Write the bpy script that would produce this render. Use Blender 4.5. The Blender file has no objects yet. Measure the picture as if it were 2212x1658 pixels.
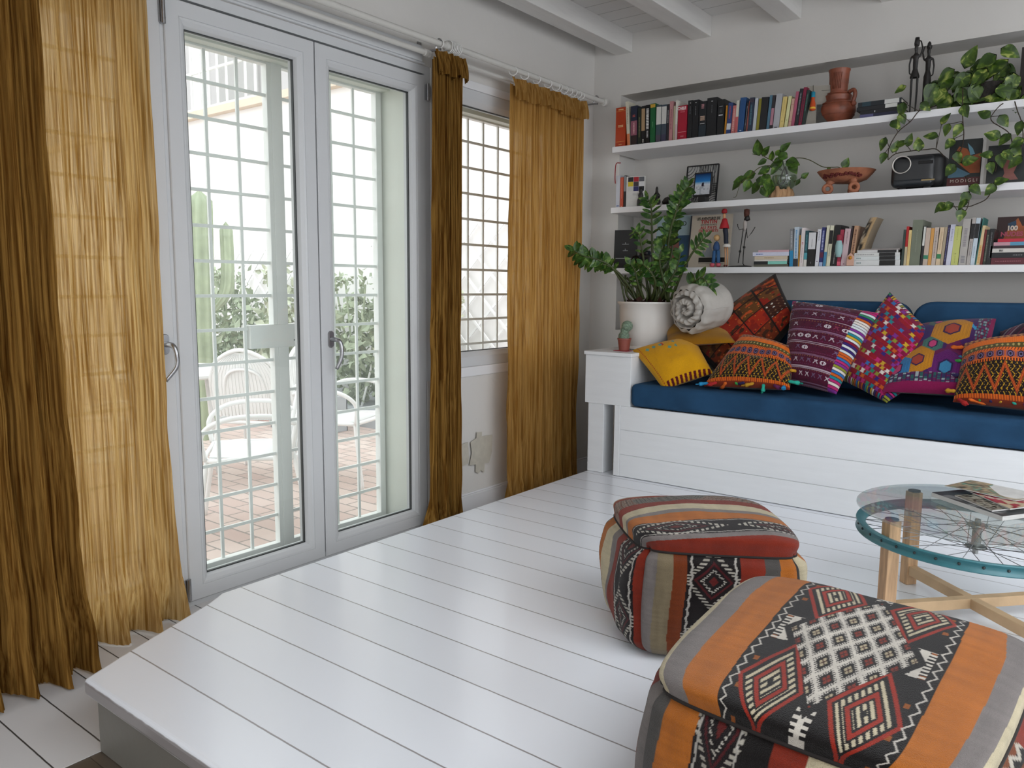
import bpy, math, random
import numpy as np
from mathutils import Vector, Matrix
PI = math.pi
SC = bpy.context.scene
COL = SC.collection
rnd = random.Random(7)

# ------------------------------------------------------------------ camera
CX, CY, FPX = 1106.0, 829.0, 1683.195
def _cam():
    vx = np.array([-1085.-CX, -(601.-CY), -FPX]); vy = np.array([2420.-CX, -(628.-CY), -FPX])
    rx = -vx/np.linalg.norm(vx); ry = vy/np.linalg.norm(vy)
    rz = np.cross(rx, ry); rz /= np.linalg.norm(rz); rx = np.cross(ry, rz)
    return np.array([rx, ry, rz])
RM = _cam(); CAMP = np.array([0., 0., .984])
def px(u, v, axis, val):
    """world point of the plane axis=val that lies on the sight line of a measured photo point"""
    d = RM @ np.array([u-CX, -(v-CY), -FPX]); t = (val-CAMP[axis])/d[axis]
    p = CAMP + t*d; return Vector(p)
def pX(u, v, x): return px(u, v, 0, x)
def pY(u, v, y): return px(u, v, 1, y)
def pZ(u, v, z): return px(u, v, 2, z)
cam = bpy.data.cameras.new('camera'); co = bpy.data.objects.new('camera', cam); COL.objects.link(co)
m = Matrix([[RM[i][j] for j in range(3)] + [CAMP[i]] for i in range(3)] + [[0, 0, 0, 1]])
co.matrix_world = m
cam.sensor_width = 36; cam.lens = FPX/2212*36; cam.clip_start = .02; cam.clip_end = 100
SC.camera = co
SC.view_settings.view_transform = 'Standard'; SC.view_settings.look = 'None'
SC.view_settings.gamma = 1; SC.view_settings.use_curve_mapping = False
SC.view_settings.exposure = 0.0
SC.cycles.use_denoising = True
SC.cycles.use_adaptive_sampling = True; SC.cycles.adaptive_threshold = .06
SC.cycles.max_bounces = 7; SC.cycles.diffuse_bounces = 4; SC.cycles.glossy_bounces = 3
SC.cycles.transmission_bounces = 4; SC.cycles.transparent_max_bounces = 12
SC.cycles.caustics_reflective = False; SC.cycles.caustics_refractive = False
SC.cycles.sample_clamp_indirect = 4.0

# ------------------------------------------------------------------ materials
def hexc(h):
    h = h.lstrip('#'); r = []
    for i in (0, 2, 4):
        c = int(h[i:i+2], 16)/255.
        r.append(c/12.92 if c <= .04045 else ((c+.055)/1.055)**2.4)
    return tuple(r)
def C3(c): return hexc(c) if isinstance(c, str) else tuple(c)
_mats = {}
def mat(name, color, rough=.6, metal=0., var=0., vscale=8., bump=0., bscale=60., spec=.5, stretch=None, sheen=0.):
    key = (name, str(color), rough, metal, var, bump)
    if key in _mats: return _mats[key]
    M = bpy.data.materials.new(name); M.use_nodes = True
    nt = M.node_tree; N = nt.nodes; L = nt.links
    b = N['Principled BSDF']; c = C3(color)
    b.inputs['Base Color'].default_value = (*c, 1); b.inputs['Roughness'].default_value = rough
    b.inputs['Metallic'].default_value = metal; b.inputs['Specular IOR Level'].default_value = spec
    if sheen: b.inputs['Sheen Weight'].default_value = sheen
    if var or bump:
        tc = N.new('ShaderNodeTexCoord'); src = tc.outputs['Object']
        if stretch:
            mp = N.new('ShaderNodeMapping'); mp.inputs['Scale'].default_value = stretch
            L.new(src, mp.inputs['Vector']); src = mp.outputs['Vector']
    if var:
        n = N.new('ShaderNodeTexNoise'); n.inputs['Scale'].default_value = vscale; n.inputs['Detail'].default_value = 4
        L.new(src, n.inputs['Vector'])
        r = N.new('ShaderNodeValToRGB'); e = r.color_ramp.elements
        e[0].position = .3; e[1].position = .7
        e[0].color = (*[max(0, x*(1-var)) for x in c], 1); e[1].color = (*[min(1, x*(1+var)) for x in c], 1)
        L.new(n.outputs['Fac'], r.inputs['Fac']); L.new(r.outputs['Color'], b.inputs['Base Color'])
    if bump:
        n2 = N.new('ShaderNodeTexNoise'); n2.inputs['Scale'].default_value = bscale; n2.inputs['Detail'].default_value = 3
        L.new(src, n2.inputs['Vector'])
        bp = N.new('ShaderNodeBump'); bp.inputs['Strength'].default_value = bump; bp.inputs['Distance'].default_value = .01
        L.new(n2.outputs['Fac'], bp.inputs['Height']); L.new(bp.outputs['Normal'], b.inputs['Normal'])
    _mats[key] = M
    return M
def painted(name, rough=.9, weave=.0, wscale=400., sheen=0., spec=.2):
    """cloth whose woven or embroidered pattern is held in a colour attribute"""
    M = bpy.data.materials.new(name); M.use_nodes = True
    nt = M.node_tree; N = nt.nodes; L = nt.links; b = N['Principled BSDF']
    a = N.new('ShaderNodeAttribute'); a.attribute_name = 'pattern'
    n = N.new('ShaderNodeTexNoise'); n.inputs['Scale'].default_value = wscale; n.inputs['Detail'].default_value = 3
    tc = N.new('ShaderNodeTexCoord'); L.new(tc.outputs['Object'], n.inputs['Vector'])
    mr = N.new('ShaderNodeMapRange'); mr.inputs['To Min'].default_value = .72; mr.inputs['To Max'].default_value = 1.2
    L.new(n.outputs['Fac'], mr.inputs['Value'])
    mx = N.new('ShaderNodeMix'); mx.data_type = 'RGBA'; mx.blend_type = 'MULTIPLY'; mx.inputs[0].default_value = 1
    L.new(a.outputs['Color'], mx.inputs[6]); L.new(mr.outputs['Result'], mx.inputs[7])
    L.new(mx.outputs[2], b.inputs['Base Color'])
    b.inputs['Roughness'].default_value = rough; b.inputs['Specular IOR Level'].default_value = spec
    if sheen: b.inputs['Sheen Weight'].default_value = sheen
    if weave:
        bp = N.new('ShaderNodeBump'); bp.inputs['Strength'].default_value = weave; bp.inputs['Distance'].default_value = .004
        L.new(n.outputs['Fac'], bp.inputs['Height']); L.new(bp.outputs['Normal'], b.inputs['Normal'])
    return M
def glass_mat(name, tint=(1, 1, 1), refl=.9, haze=0., fac=.05):
    M = bpy.data.materials.new(name); M.use_nodes = True
    nt = M.node_tree; N = nt.nodes; L = nt.links
    N.remove(N['Principled BSDF'])
    out = N['Material Output']
    t = N.new('ShaderNodeBsdfTransparent'); t.inputs['Color'].default_value = (*tint, 1)
    g = N.new('ShaderNodeBsdfGlossy'); g.inputs['Roughness'].default_value = .02; g.inputs['Color'].default_value = (refl, refl, refl, 1)
    lw = N.new('ShaderNodeLayerWeight'); lw.inputs['Blend'].default_value = .5
    pw = N.new('ShaderNodeMath'); pw.operation = 'POWER'; pw.inputs[1].default_value = 5; L.new(lw.outputs['Facing'], pw.inputs[0])
    ma = N.new('ShaderNodeMath'); ma.operation = 'MULTIPLY_ADD'; ma.inputs[1].default_value = .85; ma.inputs[2].default_value = fac; L.new(pw.outputs[0], ma.inputs[0])
    mx = N.new('ShaderNodeMixShader'); L.new(ma.outputs[0], mx.inputs['Fac'])
    L.new(t.outputs[0], mx.inputs[1]); L.new(g.outputs[0], mx.inputs[2])
    sh = mx.outputs[0]
    if haze:
        d = N.new('ShaderNodeBsdfDiffuse'); d.inputs['Color'].default_value = (.9, .95, .93, 1)
        tl = N.new('ShaderNodeBsdfTranslucent'); tl.inputs['Color'].default_value = (.9, .97, .95, 1)
        m0 = N.new('ShaderNodeMixShader'); m0.inputs['Fac'].default_value = .6
        L.new(d.outputs[0], m0.inputs[1]); L.new(tl.outputs[0], m0.inputs[2])
        m2 = N.new('ShaderNodeMixShader'); m2.inputs['Fac'].default_value = haze
        L.new(sh, m2.inputs[1]); L.new(m0.outputs[0], m2.inputs[2]); sh = m2.outputs[0]
    L.new(sh, out.inputs['Surface'])
    return M
def cloth_mat(name, color, color2, thin, trans, bump=.5):
    """crinkled gauze: diffuse + translucent + open weave"""
    M = bpy.data.materials.new(name); M.use_nodes = True
    nt = M.node_tree; N = nt.nodes; L = nt.links
    N.remove(N['Principled BSDF']); out = N['Material Output']
    tc = N.new('ShaderNodeTexCoord'); mp = N.new('ShaderNodeMapping'); mp.inputs['Scale'].default_value = (60, 120, 2.2)
    L.new(tc.outputs['Object'], mp.inputs['Vector'])
    n = N.new('ShaderNodeTexNoise'); n.inputs['Scale'].default_value = 1.3; n.inputs['Detail'].default_value = 5; n.inputs['Distortion'].default_value = .4
    L.new(mp.outputs['Vector'], n.inputs['Vector'])
    r = N.new('ShaderNodeValToRGB'); e = r.color_ramp.elements
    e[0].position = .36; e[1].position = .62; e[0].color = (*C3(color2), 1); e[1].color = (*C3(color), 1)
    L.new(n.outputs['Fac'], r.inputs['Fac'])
    bp = N.new('ShaderNodeBump'); bp.inputs['Strength'].default_value = bump; bp.inputs['Distance'].default_value = .006
    L.new(n.outputs['Fac'], bp.inputs['Height'])
    d = N.new('ShaderNodeBsdfDiffuse'); tl = N.new('ShaderNodeBsdfTranslucent'); tp = N.new('ShaderNodeBsdfTransparent')
    for s in (d, tl): L.new(r.outputs['Color'], s.inputs['Color']); L.new(bp.outputs['Normal'], s.inputs['Normal'])
    tp.inputs['Color'].default_value = (1, .93, .78, 1)
    m1 = N.new('ShaderNodeMixShader'); m1.inputs['Fac'].default_value = trans
    L.new(d.outputs[0], m1.inputs[1]); L.new(tl.outputs[0], m1.inputs[2])
    if thin:
        mr = N.new('ShaderNodeMapRange'); mr.inputs['From Min'].default_value = .35; mr.inputs['From Max'].default_value = .7
        mr.inputs['To Min'].default_value = 0; mr.inputs['To Max'].default_value = thin*2
        L.new(n.outputs['Fac'], mr.inputs['Value'])
        m2 = N.new('ShaderNodeMixShader'); L.new(mr.outputs['Result'], m2.inputs['Fac'])
        L.new(m1.outputs[0], m2.inputs[1]); L.new(tp.outputs[0], m2.inputs[2]); L.new(m2.outputs[0], out.inputs['Surface'])
    else: L.new(m1.outputs[0], out.inputs['Surface'])
    return M
def boards_mat(name, color, pitch, y0, gap, rough=.35, gapcol=None, axis='Y', fine=.02, coat=0.):
    """painted planks: dark joint every `pitch` metres along an axis"""
    M = bpy.data.materials.new(name); M.use_nodes = True
    nt = M.node_tree; N = nt.nodes; L = nt.links; b = N['Principled BSDF']
    tc = N.new('ShaderNodeTexCoord'); sp = N.new('ShaderNodeSeparateXYZ'); L.new(tc.outputs['Object'], sp.inputs[0])
    def mth(op, a, bv=None, **k):
        q = N.new('ShaderNodeMath'); q.operation = op
        for i, w in enumerate((a, bv)):
            if w is None: continue
            if isinstance(w, (int, float)): q.inputs[i].default_value = w
            else: L.new(w, q.inputs[i])
        return q.outputs[0]
    wob = N.new('ShaderNodeTexNoise'); wob.inputs['Scale'].default_value = 25; L.new(tc.outputs['Object'], wob.inputs['Vector'])
    w = mth('MULTIPLY', mth('SUBTRACT', wob.outputs['Fac'], .5), .0022)
    t = mth('DIVIDE', mth('ADD', mth('SUBTRACT', sp.outputs[axis], y0), w), pitch)
    fr = mth('FRACT', t)
    ed = mth('MINIMUM', fr, mth('SUBTRACT', 1, fr))
    idx = N.new('ShaderNodeTexWhiteNoise'); idx.noise_dimensions = '1D'; L.new(mth('FLOOR', t), idx.inputs['W'])
    gm = N.new('ShaderNodeMapRange'); gm.inputs['From Min'].default_value = gap/pitch*.35; gm.inputs['From Max'].default_value = gap/pitch*.75
    L.new(ed, gm.inputs['Value'])
    c = C3(color); gc = C3(gapcol) if gapcol else tuple(x*.45 for x in c)
    n = N.new('ShaderNodeTexNoise'); n.inputs['Scale'].default_value = 3; n.inputs['Detail'].default_value = 5
    L.new(tc.outputs['Object'], n.inputs['Vector'])
    base = N.new('ShaderNodeMix'); base.data_type = 'RGBA'
    base.inputs[6].default_value = (*[x*(1-fine*2) for x in c], 1); base.inputs[7].default_value = (*[min(1, x*(1+fine)) for x in c], 1)
    L.new(idx.outputs['Value'], base.inputs[0])
    mx = N.new('ShaderNodeMix'); mx.data_type = 'RGBA'; mx.inputs[6].default_value = (*gc, 1)
    L.new(gm.outputs['Result'], mx.inputs[0]); L.new(base.outputs[2], mx.inputs[7]); L.new(mx.outputs[2], b.inputs['Base Color'])
    b.inputs['Roughness'].default_value = rough
    n3 = N.new('ShaderNodeTexNoise'); n3.inputs['Scale'].default_value = 9; n3.inputs['Detail'].default_value = 6
    mp = N.new('ShaderNodeMapping'); mp.inputs['Scale'].default_value = (1, 6, 1) if axis == 'Y' else (6, 1, 1)
    L.new(tc.outputs['Object'], mp.inputs['Vector']); L.new(mp.outputs['Vector'], n3.inputs['Vector'])
    hs = mth('ADD', mth('MULTIPLY', gm.outputs['Result'], 1.0), mth('MULTIPLY', n3.outputs['Fac'], .03))
    bp = N.new('ShaderNodeBump'); bp.inputs['Strength'].default_value = .5; bp.inputs['Distance'].default_value = .003
    L.new(hs, bp.inputs['Height']); L.new(bp.outputs['Normal'], b.inputs['Normal'])
    if coat: b.inputs['Coat Weight'].default_value = coat; b.inputs['Coat Roughness'].default_value = .12
    return M

# ------------------------------------------------------------------ mesh helper
class MB:
    def __init__(s): s.v = []; s.f = []; s.mi = []; s.c = None
    def _add(s, vs, fs, mi=0):
        n = len(s.v); s.v += [tuple(p) for p in vs]; s.f += [tuple(i+n for i in f) for f in fs]; s.mi += [mi]*len(fs); return s
    def box(s, x0, x1, y0, y1, z0, z1, mi=0, M=None):
        vs = [Vector((x, y, z)) for z in (z0, z1) for y in (y0, y1) for x in (x0, x1)]
        if M is not None: vs = [M @ p for p in vs]
        return s._add(vs, [(0, 2, 3, 1), (4, 5, 7, 6), (0, 1, 5, 4), (2, 6, 7, 3), (0, 4, 6, 2), (1, 3, 7, 5)], mi)
    def cbox(s, c, sx, sy, sz, mi=0, M=None):
        return s.box(c[0]-sx/2, c[0]+sx/2, c[1]-sy/2, c[1]+sy/2, c[2]-sz/2, c[2]+sz/2, mi, M)
    def hexa(s, q0, q1, mi=0):
        """solid between two quads"""
        return s._add(list(q0)+list(q1), [(3, 2, 1, 0), (4, 5, 6, 7), (0, 1, 5, 4), (1, 2, 6, 5), (2, 3, 7, 6), (3, 0, 4, 7)], mi)
    def bar(s, a, b, w, h=None, up=(0, 0, 1), mi=0):
        a = Vector(a); b = Vector(b); h = h or w; d = (b-a).normalized(); u = Vector(up)
        if abs(d.dot(u)) > .98: u = Vector((1, 0, 0))
        r = d.cross(u).normalized(); u = r.cross(d).normalized()
        q = [(-1, -1), (1, -1), (1, 1), (-1, 1)]
        return s.hexa([a+r*i*w/2+u*j*h/2 for i, j in q], [b+r*i*w/2+u*j*h/2 for i, j in q], mi)
    def tube(s, pts, r, n=10, mi=0, cap=True, closed=False, rs=None):
        pts = [Vector(p) for p in pts]; m_ = len(pts); vs = []; up = None
        for i, p in enumerate(pts):
            if closed: d = pts[(i+1) % m_]-pts[i-1]
            else: d = pts[min(i+1, m_-1)]-pts[max(i-1, 0)]
            d.normalize()
            if up is None:
                up = Vector((0, 0, 1)) if abs(d.z) < .9 else Vector((1, 0, 0))
            u = (up-d*up.dot(d)).normalized(); up = u; w = d.cross(u)
            rr = rs[i] if rs else r
            vs += [p+(u*math.cos(2*PI*k/n)+w*math.sin(2*PI*k/n))*rr for k in range(n)]
        fs = []
        for i in range(m_ if closed else m_-1):
            j = (i+1) % m_
            fs += [(i*n+k, j*n+k, j*n+(k+1) % n, i*n+(k+1) % n) for k in range(n)]
        if cap and not closed: fs += [tuple(range(n)), tuple((m_-1)*n+k for k in reversed(range(n)))]
        return s._add(vs, fs, mi)
    def lathe(s, prof, c=(0, 0, 0), n=40, mi=0, sq=0., M=None, cap=True):
        vs = []
        for r, z in prof:
            for k in range(n):
                a = 2*PI*k/n; p = Vector((c[0]+r*math.cos(a), c[1]+r*math.sin(a), c[2]+z)); vs.append(M @ p if M is not None else p)
        fs = [(i*n+k, i*n+(k+1) % n, (i+1)*n+(k+1) % n, (i+1)*n+k) for i in range(len(prof)-1) for k in range(n)]
        if cap: fs += [tuple(reversed(range(n))), tuple((len(prof)-1)*n+k for k in range(n))]
        return s._add(vs, fs, mi)
    def ball(s, c, r, sx=1, sy=1, sz=1, n=14, mi=0, M=None):
        prof = [(math.sin(PI*i/n)*r+1e-5, -math.cos(PI*i/n)*r) for i in range(n+1)]
        T = Matrix.Translation(Vector(c)) @ (M or Matrix()) @ Matrix.Diagonal((sx, sy, sz, 1))
        return s.lathe(prof, (0, 0, 0), n+4, mi, M=T, cap=False)
    def grid(s, fn, nu, nv, mi=0, cf=None, flip=False):
        vs = [fn(i/nu, j/nv) for j in range(nv+1) for i in range(nu+1)]
        k = nu+1
        fs = [((j*k+i, j*k+i+1, (j+1)*k+i+1, (j+1)*k+i)) for j in range(nv) for i in range(nu)]
        if flip: fs = [f[::-1] for f in fs]
        if cf is not None:
            if s.c is None: s.c = [(1, 1, 1)]*len(s.v)
            s.c += [cf(i/nu, j/nv) for j in range(nv+1) for i in range(nu+1)]
        return s._add(vs, fs, mi)
    def prism(s, poly, thick, M, mi=0):
        """flat outline (x,z) given a thickness along local y"""
        n = len(poly); vs = [M @ Vector((x, 0, z)) for x, z in poly] + [M @ Vector((x, thick, z)) for x, z in poly]
        fs = [tuple(range(n)), tuple(range(2*n-1, n-1, -1))] + [(i, n+i, n+(i+1) % n, (i+1) % n) for i in range(n)]
        return s._add(vs, fs, mi)
    def build(s, name, mats, parent=None, smooth=False, bevel=0., seg=2, sub=0, orig=None, kind=None, label=None, angle=None):
        me = bpy.data.meshes.new(name)
        o_ = Vector(orig) if orig is not None else (Vector(parent_loc(parent)) if parent else None)
        vs = s.v
        if o_ is not None: vs = [(p[0]-o_.x, p[1]-o_.y, p[2]-o_.z) for p in s.v]
        me.from_pydata(vs, [], s.f); me.update()
        if not isinstance(mats, (list, tuple)): mats = [mats]
        for q in mats: me.materials.append(q)
        me.polygons.foreach_set('material_index', s.mi)
        if smooth: me.polygons.foreach_set('use_smooth', [True]*len(s.f))
        if s.c is not None:
            ca = me.color_attributes.new('pattern', 'FLOAT_COLOR', 'POINT')
            buf = np.ones((len(s.v), 4), dtype=np.float32); buf[:len(s.c), :3] = np.array(s.c, dtype=np.float32)
            ca.data.foreach_set('color', buf.ravel())
        o = bpy.data.objects.new(name, me); COL.objects.link(o)
        if parent: o.parent = parent
        elif o_ is not None: o.location = o_
        if bevel:
            b = o.modifiers.new('b', 'BEVEL'); b.width = bevel; b.segments = seg; b.limit_method = 'ANGLE'; b.angle_limit = .6
            b.harden_normals = False
        if sub:
            b = o.modifiers.new('s', 'SUBSURF'); b.levels = sub; b.render_levels = sub
        if angle is not None and smooth:
            b = o.modifiers.new('e', 'EDGE_SPLIT'); b.split_angle = angle
        if kind: o['kind'] = kind
        if label: o['label'] = label
        return o
def parent_loc(p):
    l = Vector(p.location)
    while p.parent: p = p.parent; l += p.location
    return l
def thing(name, label, cat, loc=(0, 0, 0), group=None):
    o = bpy.data.objects.new(name, None); COL.objects.link(o); o.location = loc; o.empty_display_size = .05
    o['label'] = label; o['category'] = cat
    if group: o['group'] = group
    return o
def tag(o, label, cat, group=None, kind=None):
    o['label'] = label; o['category'] = cat
    if group: o['group'] = group
    if kind: o['kind'] = kind
    return o
def struct(o): o['kind'] = 'structure'; return o
def text_mesh(name, txt, size, M, material, parent, extrude=.0006, align='CENTER', space=1., xs=1., bold=0.):
    cu = bpy.data.curves.new(name, 'FONT'); cu.body = txt; cu.size = size; cu.extrude = extrude; cu.align_x = align; cu.align_y = 'CENTER'
    cu.space_character = space; cu.offset = bold
    o = bpy.data.objects.new(name, cu); COL.objects.link(o)
    dg = bpy.context.evaluated_depsgraph_get(); me = bpy.data.meshes.new_from_object(o.evaluated_get(dg))
    bpy.data.objects.remove(o); me.name = name
    pl = parent_loc(parent)
    me.transform(Matrix.Translation(-pl) @ M @ Matrix.Diagonal((xs, 1, 1, 1)))
    me.materials.clear(); me.materials.append(material)
    n = bpy.data.objects.new(name, me); COL.objects.link(n); n.parent = parent
    return n
def face_M(p, right, up):
    """matrix whose local x runs right, local y up, local z out"""
    r = Vector(right).normalized(); u = Vector(up); u = (u-r*u.dot(r)).normalized(); n = r.cross(u)
    return Matrix(((r.x, u.x, n.x, p[0]), (r.y, u.y, n.y, p[1]), (r.z, u.z, n.z, p[2]), (0, 0, 0, 1)))
def lerp(a, b, t): return a+(b-a)*t
def smooth_path(pts, n=8):
    """Catmull-Rom through points"""
    P = [Vector(p) for p in pts]; P = [P[0]*2-P[1]]+P+[P[-1]*2-P[-2]]; out = []
    for i in range(1, len(P)-2):
        for k in range(n):
            t = k/n; a, b, c, d = P[i-1:i+3]
            out.append(.5*((2*b)+(-a+c)*t+(2*a-5*b+4*c-d)*t*t+(-a+3*b-3*c+d)*t**3))
    out.append(P[-2]); return out
def vn(x, y, s=0):
    """cheap smooth value noise"""
    def h(i, j):
        q = math.sin(i*127.1+j*311.7+s*74.7)*43758.5453; return q-math.floor(q)
    i, j = math.floor(x), math.floor(y); fx, fy = x-i, y-j; fx = fx*fx*(3-2*fx); fy = fy*fy*(3-2*fy)
    return lerp(lerp(h(i, j), h(i+1, j), fx), lerp(h(i, j+1), h(i+1, j+1), fx), fy)

# ------------------------------------------------------------------ palette
WPAINT = '#d9d8d6'
m_wall = mat('white_wall_plaster', (.64, .62, .59), .75, var=.03, vscale=2, bump=.08, bscale=40)
m_ceil = boards_mat('white_ceiling_boards', (.66, .645, .625), .13, 0., .004, .6, axis='Y', fine=.03)
m_beam = mat('white_painted_beam', (.68, .665, .64), .5, var=.05, vscale=6, bump=.15, bscale=20, stretch=(4, .5, 4))
m_plat = boards_mat('white_floor_boards', (.81, .835, .885), .1478, .8045, .0035, .28, gapcol=(.30, .28, .28), fine=.02, coat=.35)
m_low = boards_mat('white_lower_boards', (.70, .69, .69), .1245, .7225, .0035, .4, gapcol=(.05, .05, .05), fine=.04)
m_sofa = mat('white_painted_wood', (.77, .785, .80), .4, var=.02, vscale=5, bump=.05, bscale=15, stretch=(1, 8, 8))
m_shelf = mat('white_shelf_paint', (.76, .76, .77), .4, bump=.03, bscale=20)
m_pvc = mat('white_frame_plastic', (.60, .61, .62), .3, var=.01, vscale=5)
m_gasket = mat('black_rubber_seal', (.03, .035, .035), .5)
m_grille = mat('white_metal_bars', (.80, .82, .79), .35, var=.02, vscale=9)
m_steel = mat('brushed_steel', (.38, .38, .39), .28, metal=1., bump=.05, bscale=80)
m_rod = mat('white_lacquered_rod', (.58, .565, .53), .35, var=.02, vscale=8)
# ================================================================== ROOM SHELL
XW = -2.608; YN = 4.157; YB = 4.345; ZF = -.197; ZC = 2.44
mb = MB()
mb.box(-2.85, XW, -3.2, 4.4, 1.985, 2.75)
mb.box(-2.85, XW, -3.2, .15, ZF-.1, 1.985)
mb.box(-2.68, XW, 2.74, 2.90, ZF-.1, 1.985)
mb.box(-2.90, XW, 2.705, 4.4, ZF-.1, .525)
mb.box(-2.85, XW, 3.97, 4.4, .525, 1.985)
mb.box(-2.78, XW, 2.90, 3.97, 1.955, 1.985)
struct(mb.build('wall_west', m_wall))
mb = MB()
mb.box(-2.608, -2.42, YN, 4.55, ZF-.1, 2.75)
mb.box(-2.42, 3.0, YN, 4.55, 2.103, 2.75)
mb.box(-2.42, 3.0, YB, 4.55, .725, 2.103)
mb.box(-2.42, 3.0, YN, 4.55, ZF-.1, .725)
struct(mb.build('wall_north', m_wall))
# the two walls behind the photographer, with unseen windows added to let in light
def holed(axis, x0, x1, a0, a1, holes, z0, z1, name):
    mb = MB(); cuts = sorted(holes); prev = a0
    def bx(p, q, zz0, zz1):
        if axis == 'x': mb.box(x0, x1, p, q, zz0, zz1)
        else: mb.box(p, q, x0, x1, zz0, zz1)
    for h0, h1, hz0, hz1 in cuts:
        bx(prev, h0, z0, z1); bx(h0, h1, z0, hz0); bx(h0, h1, hz1, z1); prev = h1
    bx(prev, a1, z0, z1)
    return struct(mb.build(name, m_wall))
holed('x', 2.6, 2.8, -3.2, 4.4, [(-2.4, -.3, .1, 2.25), (.3, 3.6, .6, 2.25)], ZF-.1, 2.75, 'wall_east')
holed('y', -3.2, -3.0, -2.85, 2.8, [(-2.2, 2.0, .3, 2.25)], ZF-.1, 2.75, 'wall_south')
def added_window(name, axis, c, a0, a1, z0, z1, n):
    mb = MB()
    def bx(p, q, zz0, zz1):
        if axis == 'x': mb.box(c-.03, c+.03, p, q, zz0, zz1)
        else: mb.box(p, q, c-.03, c+.03, zz0, zz1)
    bx(a0, a1, z0, z0+.06); bx(a0, a1, z1-.06, z1)
    for k in range(n+1):
        p = lerp(a0, a1-.06, k/n); bx(p, p+.06, z0, z1)
    struct(mb.build(name, m_pvc, bevel=.004))
added_window('added_window_3', 'x', 2.7, .3, 3.6, .6, 2.25, 3)
added_window('added_window_4', 'x', 2.7, -2.4, -.3, .1, 2.25, 2)
added_window('added_window_5', 'y', -3.1, -2.2, 2.0, .3, 2.25, 4)
# floor: white lower boards by the windows, brown boards in front of the step
mb = MB(); mb.box(-2.9, -1.955, -3.2, 4.2, ZF-.05, ZF, 0); mb.box(-1.955, 2.8, -3.2, .86, ZF-.05, ZF-.002, 1)
m_brown = boards_mat('brown_floor_boards', (.13, .105, .08), .14, .1, .002, .45, axis='Y', fine=.1)
struct(mb.build('floor', [m_low, m_brown]))
mb = MB()          # board ceiling with an unseen skylight added for light from above
mb.box(-2.85, .2, -3.2, 4.55, ZC, ZC+.06); mb.box(2.2, 2.8, -3.2, 4.55, ZC, ZC+.06); mb.box(.2, 2.2, -3.2, -1.2, ZC, ZC+.06); mb.box(.2, 2.2, 2.4, 4.55, ZC, ZC+.06)
struct(mb.build('ceiling', m_ceil))
mb = MB(); mb.box(.16, .2, -1.24, 2.44, ZC, 2.80); mb.box(2.2, 2.24, -1.24, 2.44, ZC, 2.80); mb.box(.2, 2.2, -1.24, -1.2, ZC, 2.80); mb.box(.2, 2.2, 2.4, 2.44, ZC, 2.80)
for yy in (.0, 1.2): mb.box(.2, 2.2, yy-.02, yy+.02, 2.74, 2.80)
struct(mb.build('added_window_6', m_pvc))  # frame of the added skylight
beams = [(-2.46, -2.352)] + [(-1.868-.108+.482*k, -1.868+.482*k) for k in range(4)]
for k, (x0, x1) in enumerate(beams):
    b = MB().box(x0, x1, -3.0, YN, 2.335, ZC+.002).build('ceiling_beam', m_beam, bevel=.003)
    tag(b, ['white painted ceiling beam closest to the window wall, ending above the curtain rod end',
            'white painted ceiling beam second from the window wall, above the standing books',
            'white painted ceiling beam third from the window wall, above the terracotta vase'][k] if k < 3 else 'white painted ceiling beam beyond the right edge of the picture' if k > 3 else
        'white painted ceiling beam fourth from the window wall, barely in view', 'beam', 'white ceiling beams')
# crack-like shadow joint where boards meet beams is left to the geometry
mb = MB()
mb.box(XW, XW+.014, 2.72, YN, ZF, -.105); mb.box(XW, XW+.018, 2.72, YN, -.105, -.095); mb.box(XW, XW+.010, 2.72, YN, -.095, -.087)
struct(mb.build('baseboard_west', m_shelf, bevel=.002))
mb = MB()
mb.box(-2.594, -2.21, YN-.014, YN, ZF, -.130); mb.box(-2.594, -2.21, YN-.018, YN, -.130, -.120); mb.box(-2.594, -2.21, YN-.010, YN, -.120, -.112)
struct(mb.build('baseboard_north', m_shelf, bevel=.002))

# ================================================================== PLATFORM
m_riser = mat('shaded_step_paint', (.19, .18, .16), .45, var=.05, vscale=4, bump=.05)  # shade on the step front put into this darker colour
plat = thing('raised_platform', 'raised white floorboard platform with a rounded front step edge', 'platform')
top = [(-1.976, .805), (-2.04, .951), (-2.10, 1.100), (-2.16, 1.249), (-2.205, 1.330), (-2.205, 4.150), (2.59, 4.150), (2.59, .805)]
mb = MB(); n = len(top)
mb._add([(x, y, 0) for x, y in top]+[(x, y, -.045) for x, y in top], [tuple(range(n))[::-1], tuple(range(n, 2*n))]+[(i, (i+1) % n, n+(i+1) % n, n+i) for i in range(n)])
mb.build('deck', m_plat, plat, bevel=.012, seg=4)
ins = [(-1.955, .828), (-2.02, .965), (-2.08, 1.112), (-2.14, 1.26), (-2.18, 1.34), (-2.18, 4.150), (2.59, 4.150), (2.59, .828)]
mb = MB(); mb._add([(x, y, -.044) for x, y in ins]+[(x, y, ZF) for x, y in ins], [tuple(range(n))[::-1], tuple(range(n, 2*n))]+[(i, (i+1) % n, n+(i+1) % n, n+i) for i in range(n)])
mb.build('riser', m_riser, plat, label='riser with painted-in shade below the white deck')

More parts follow.
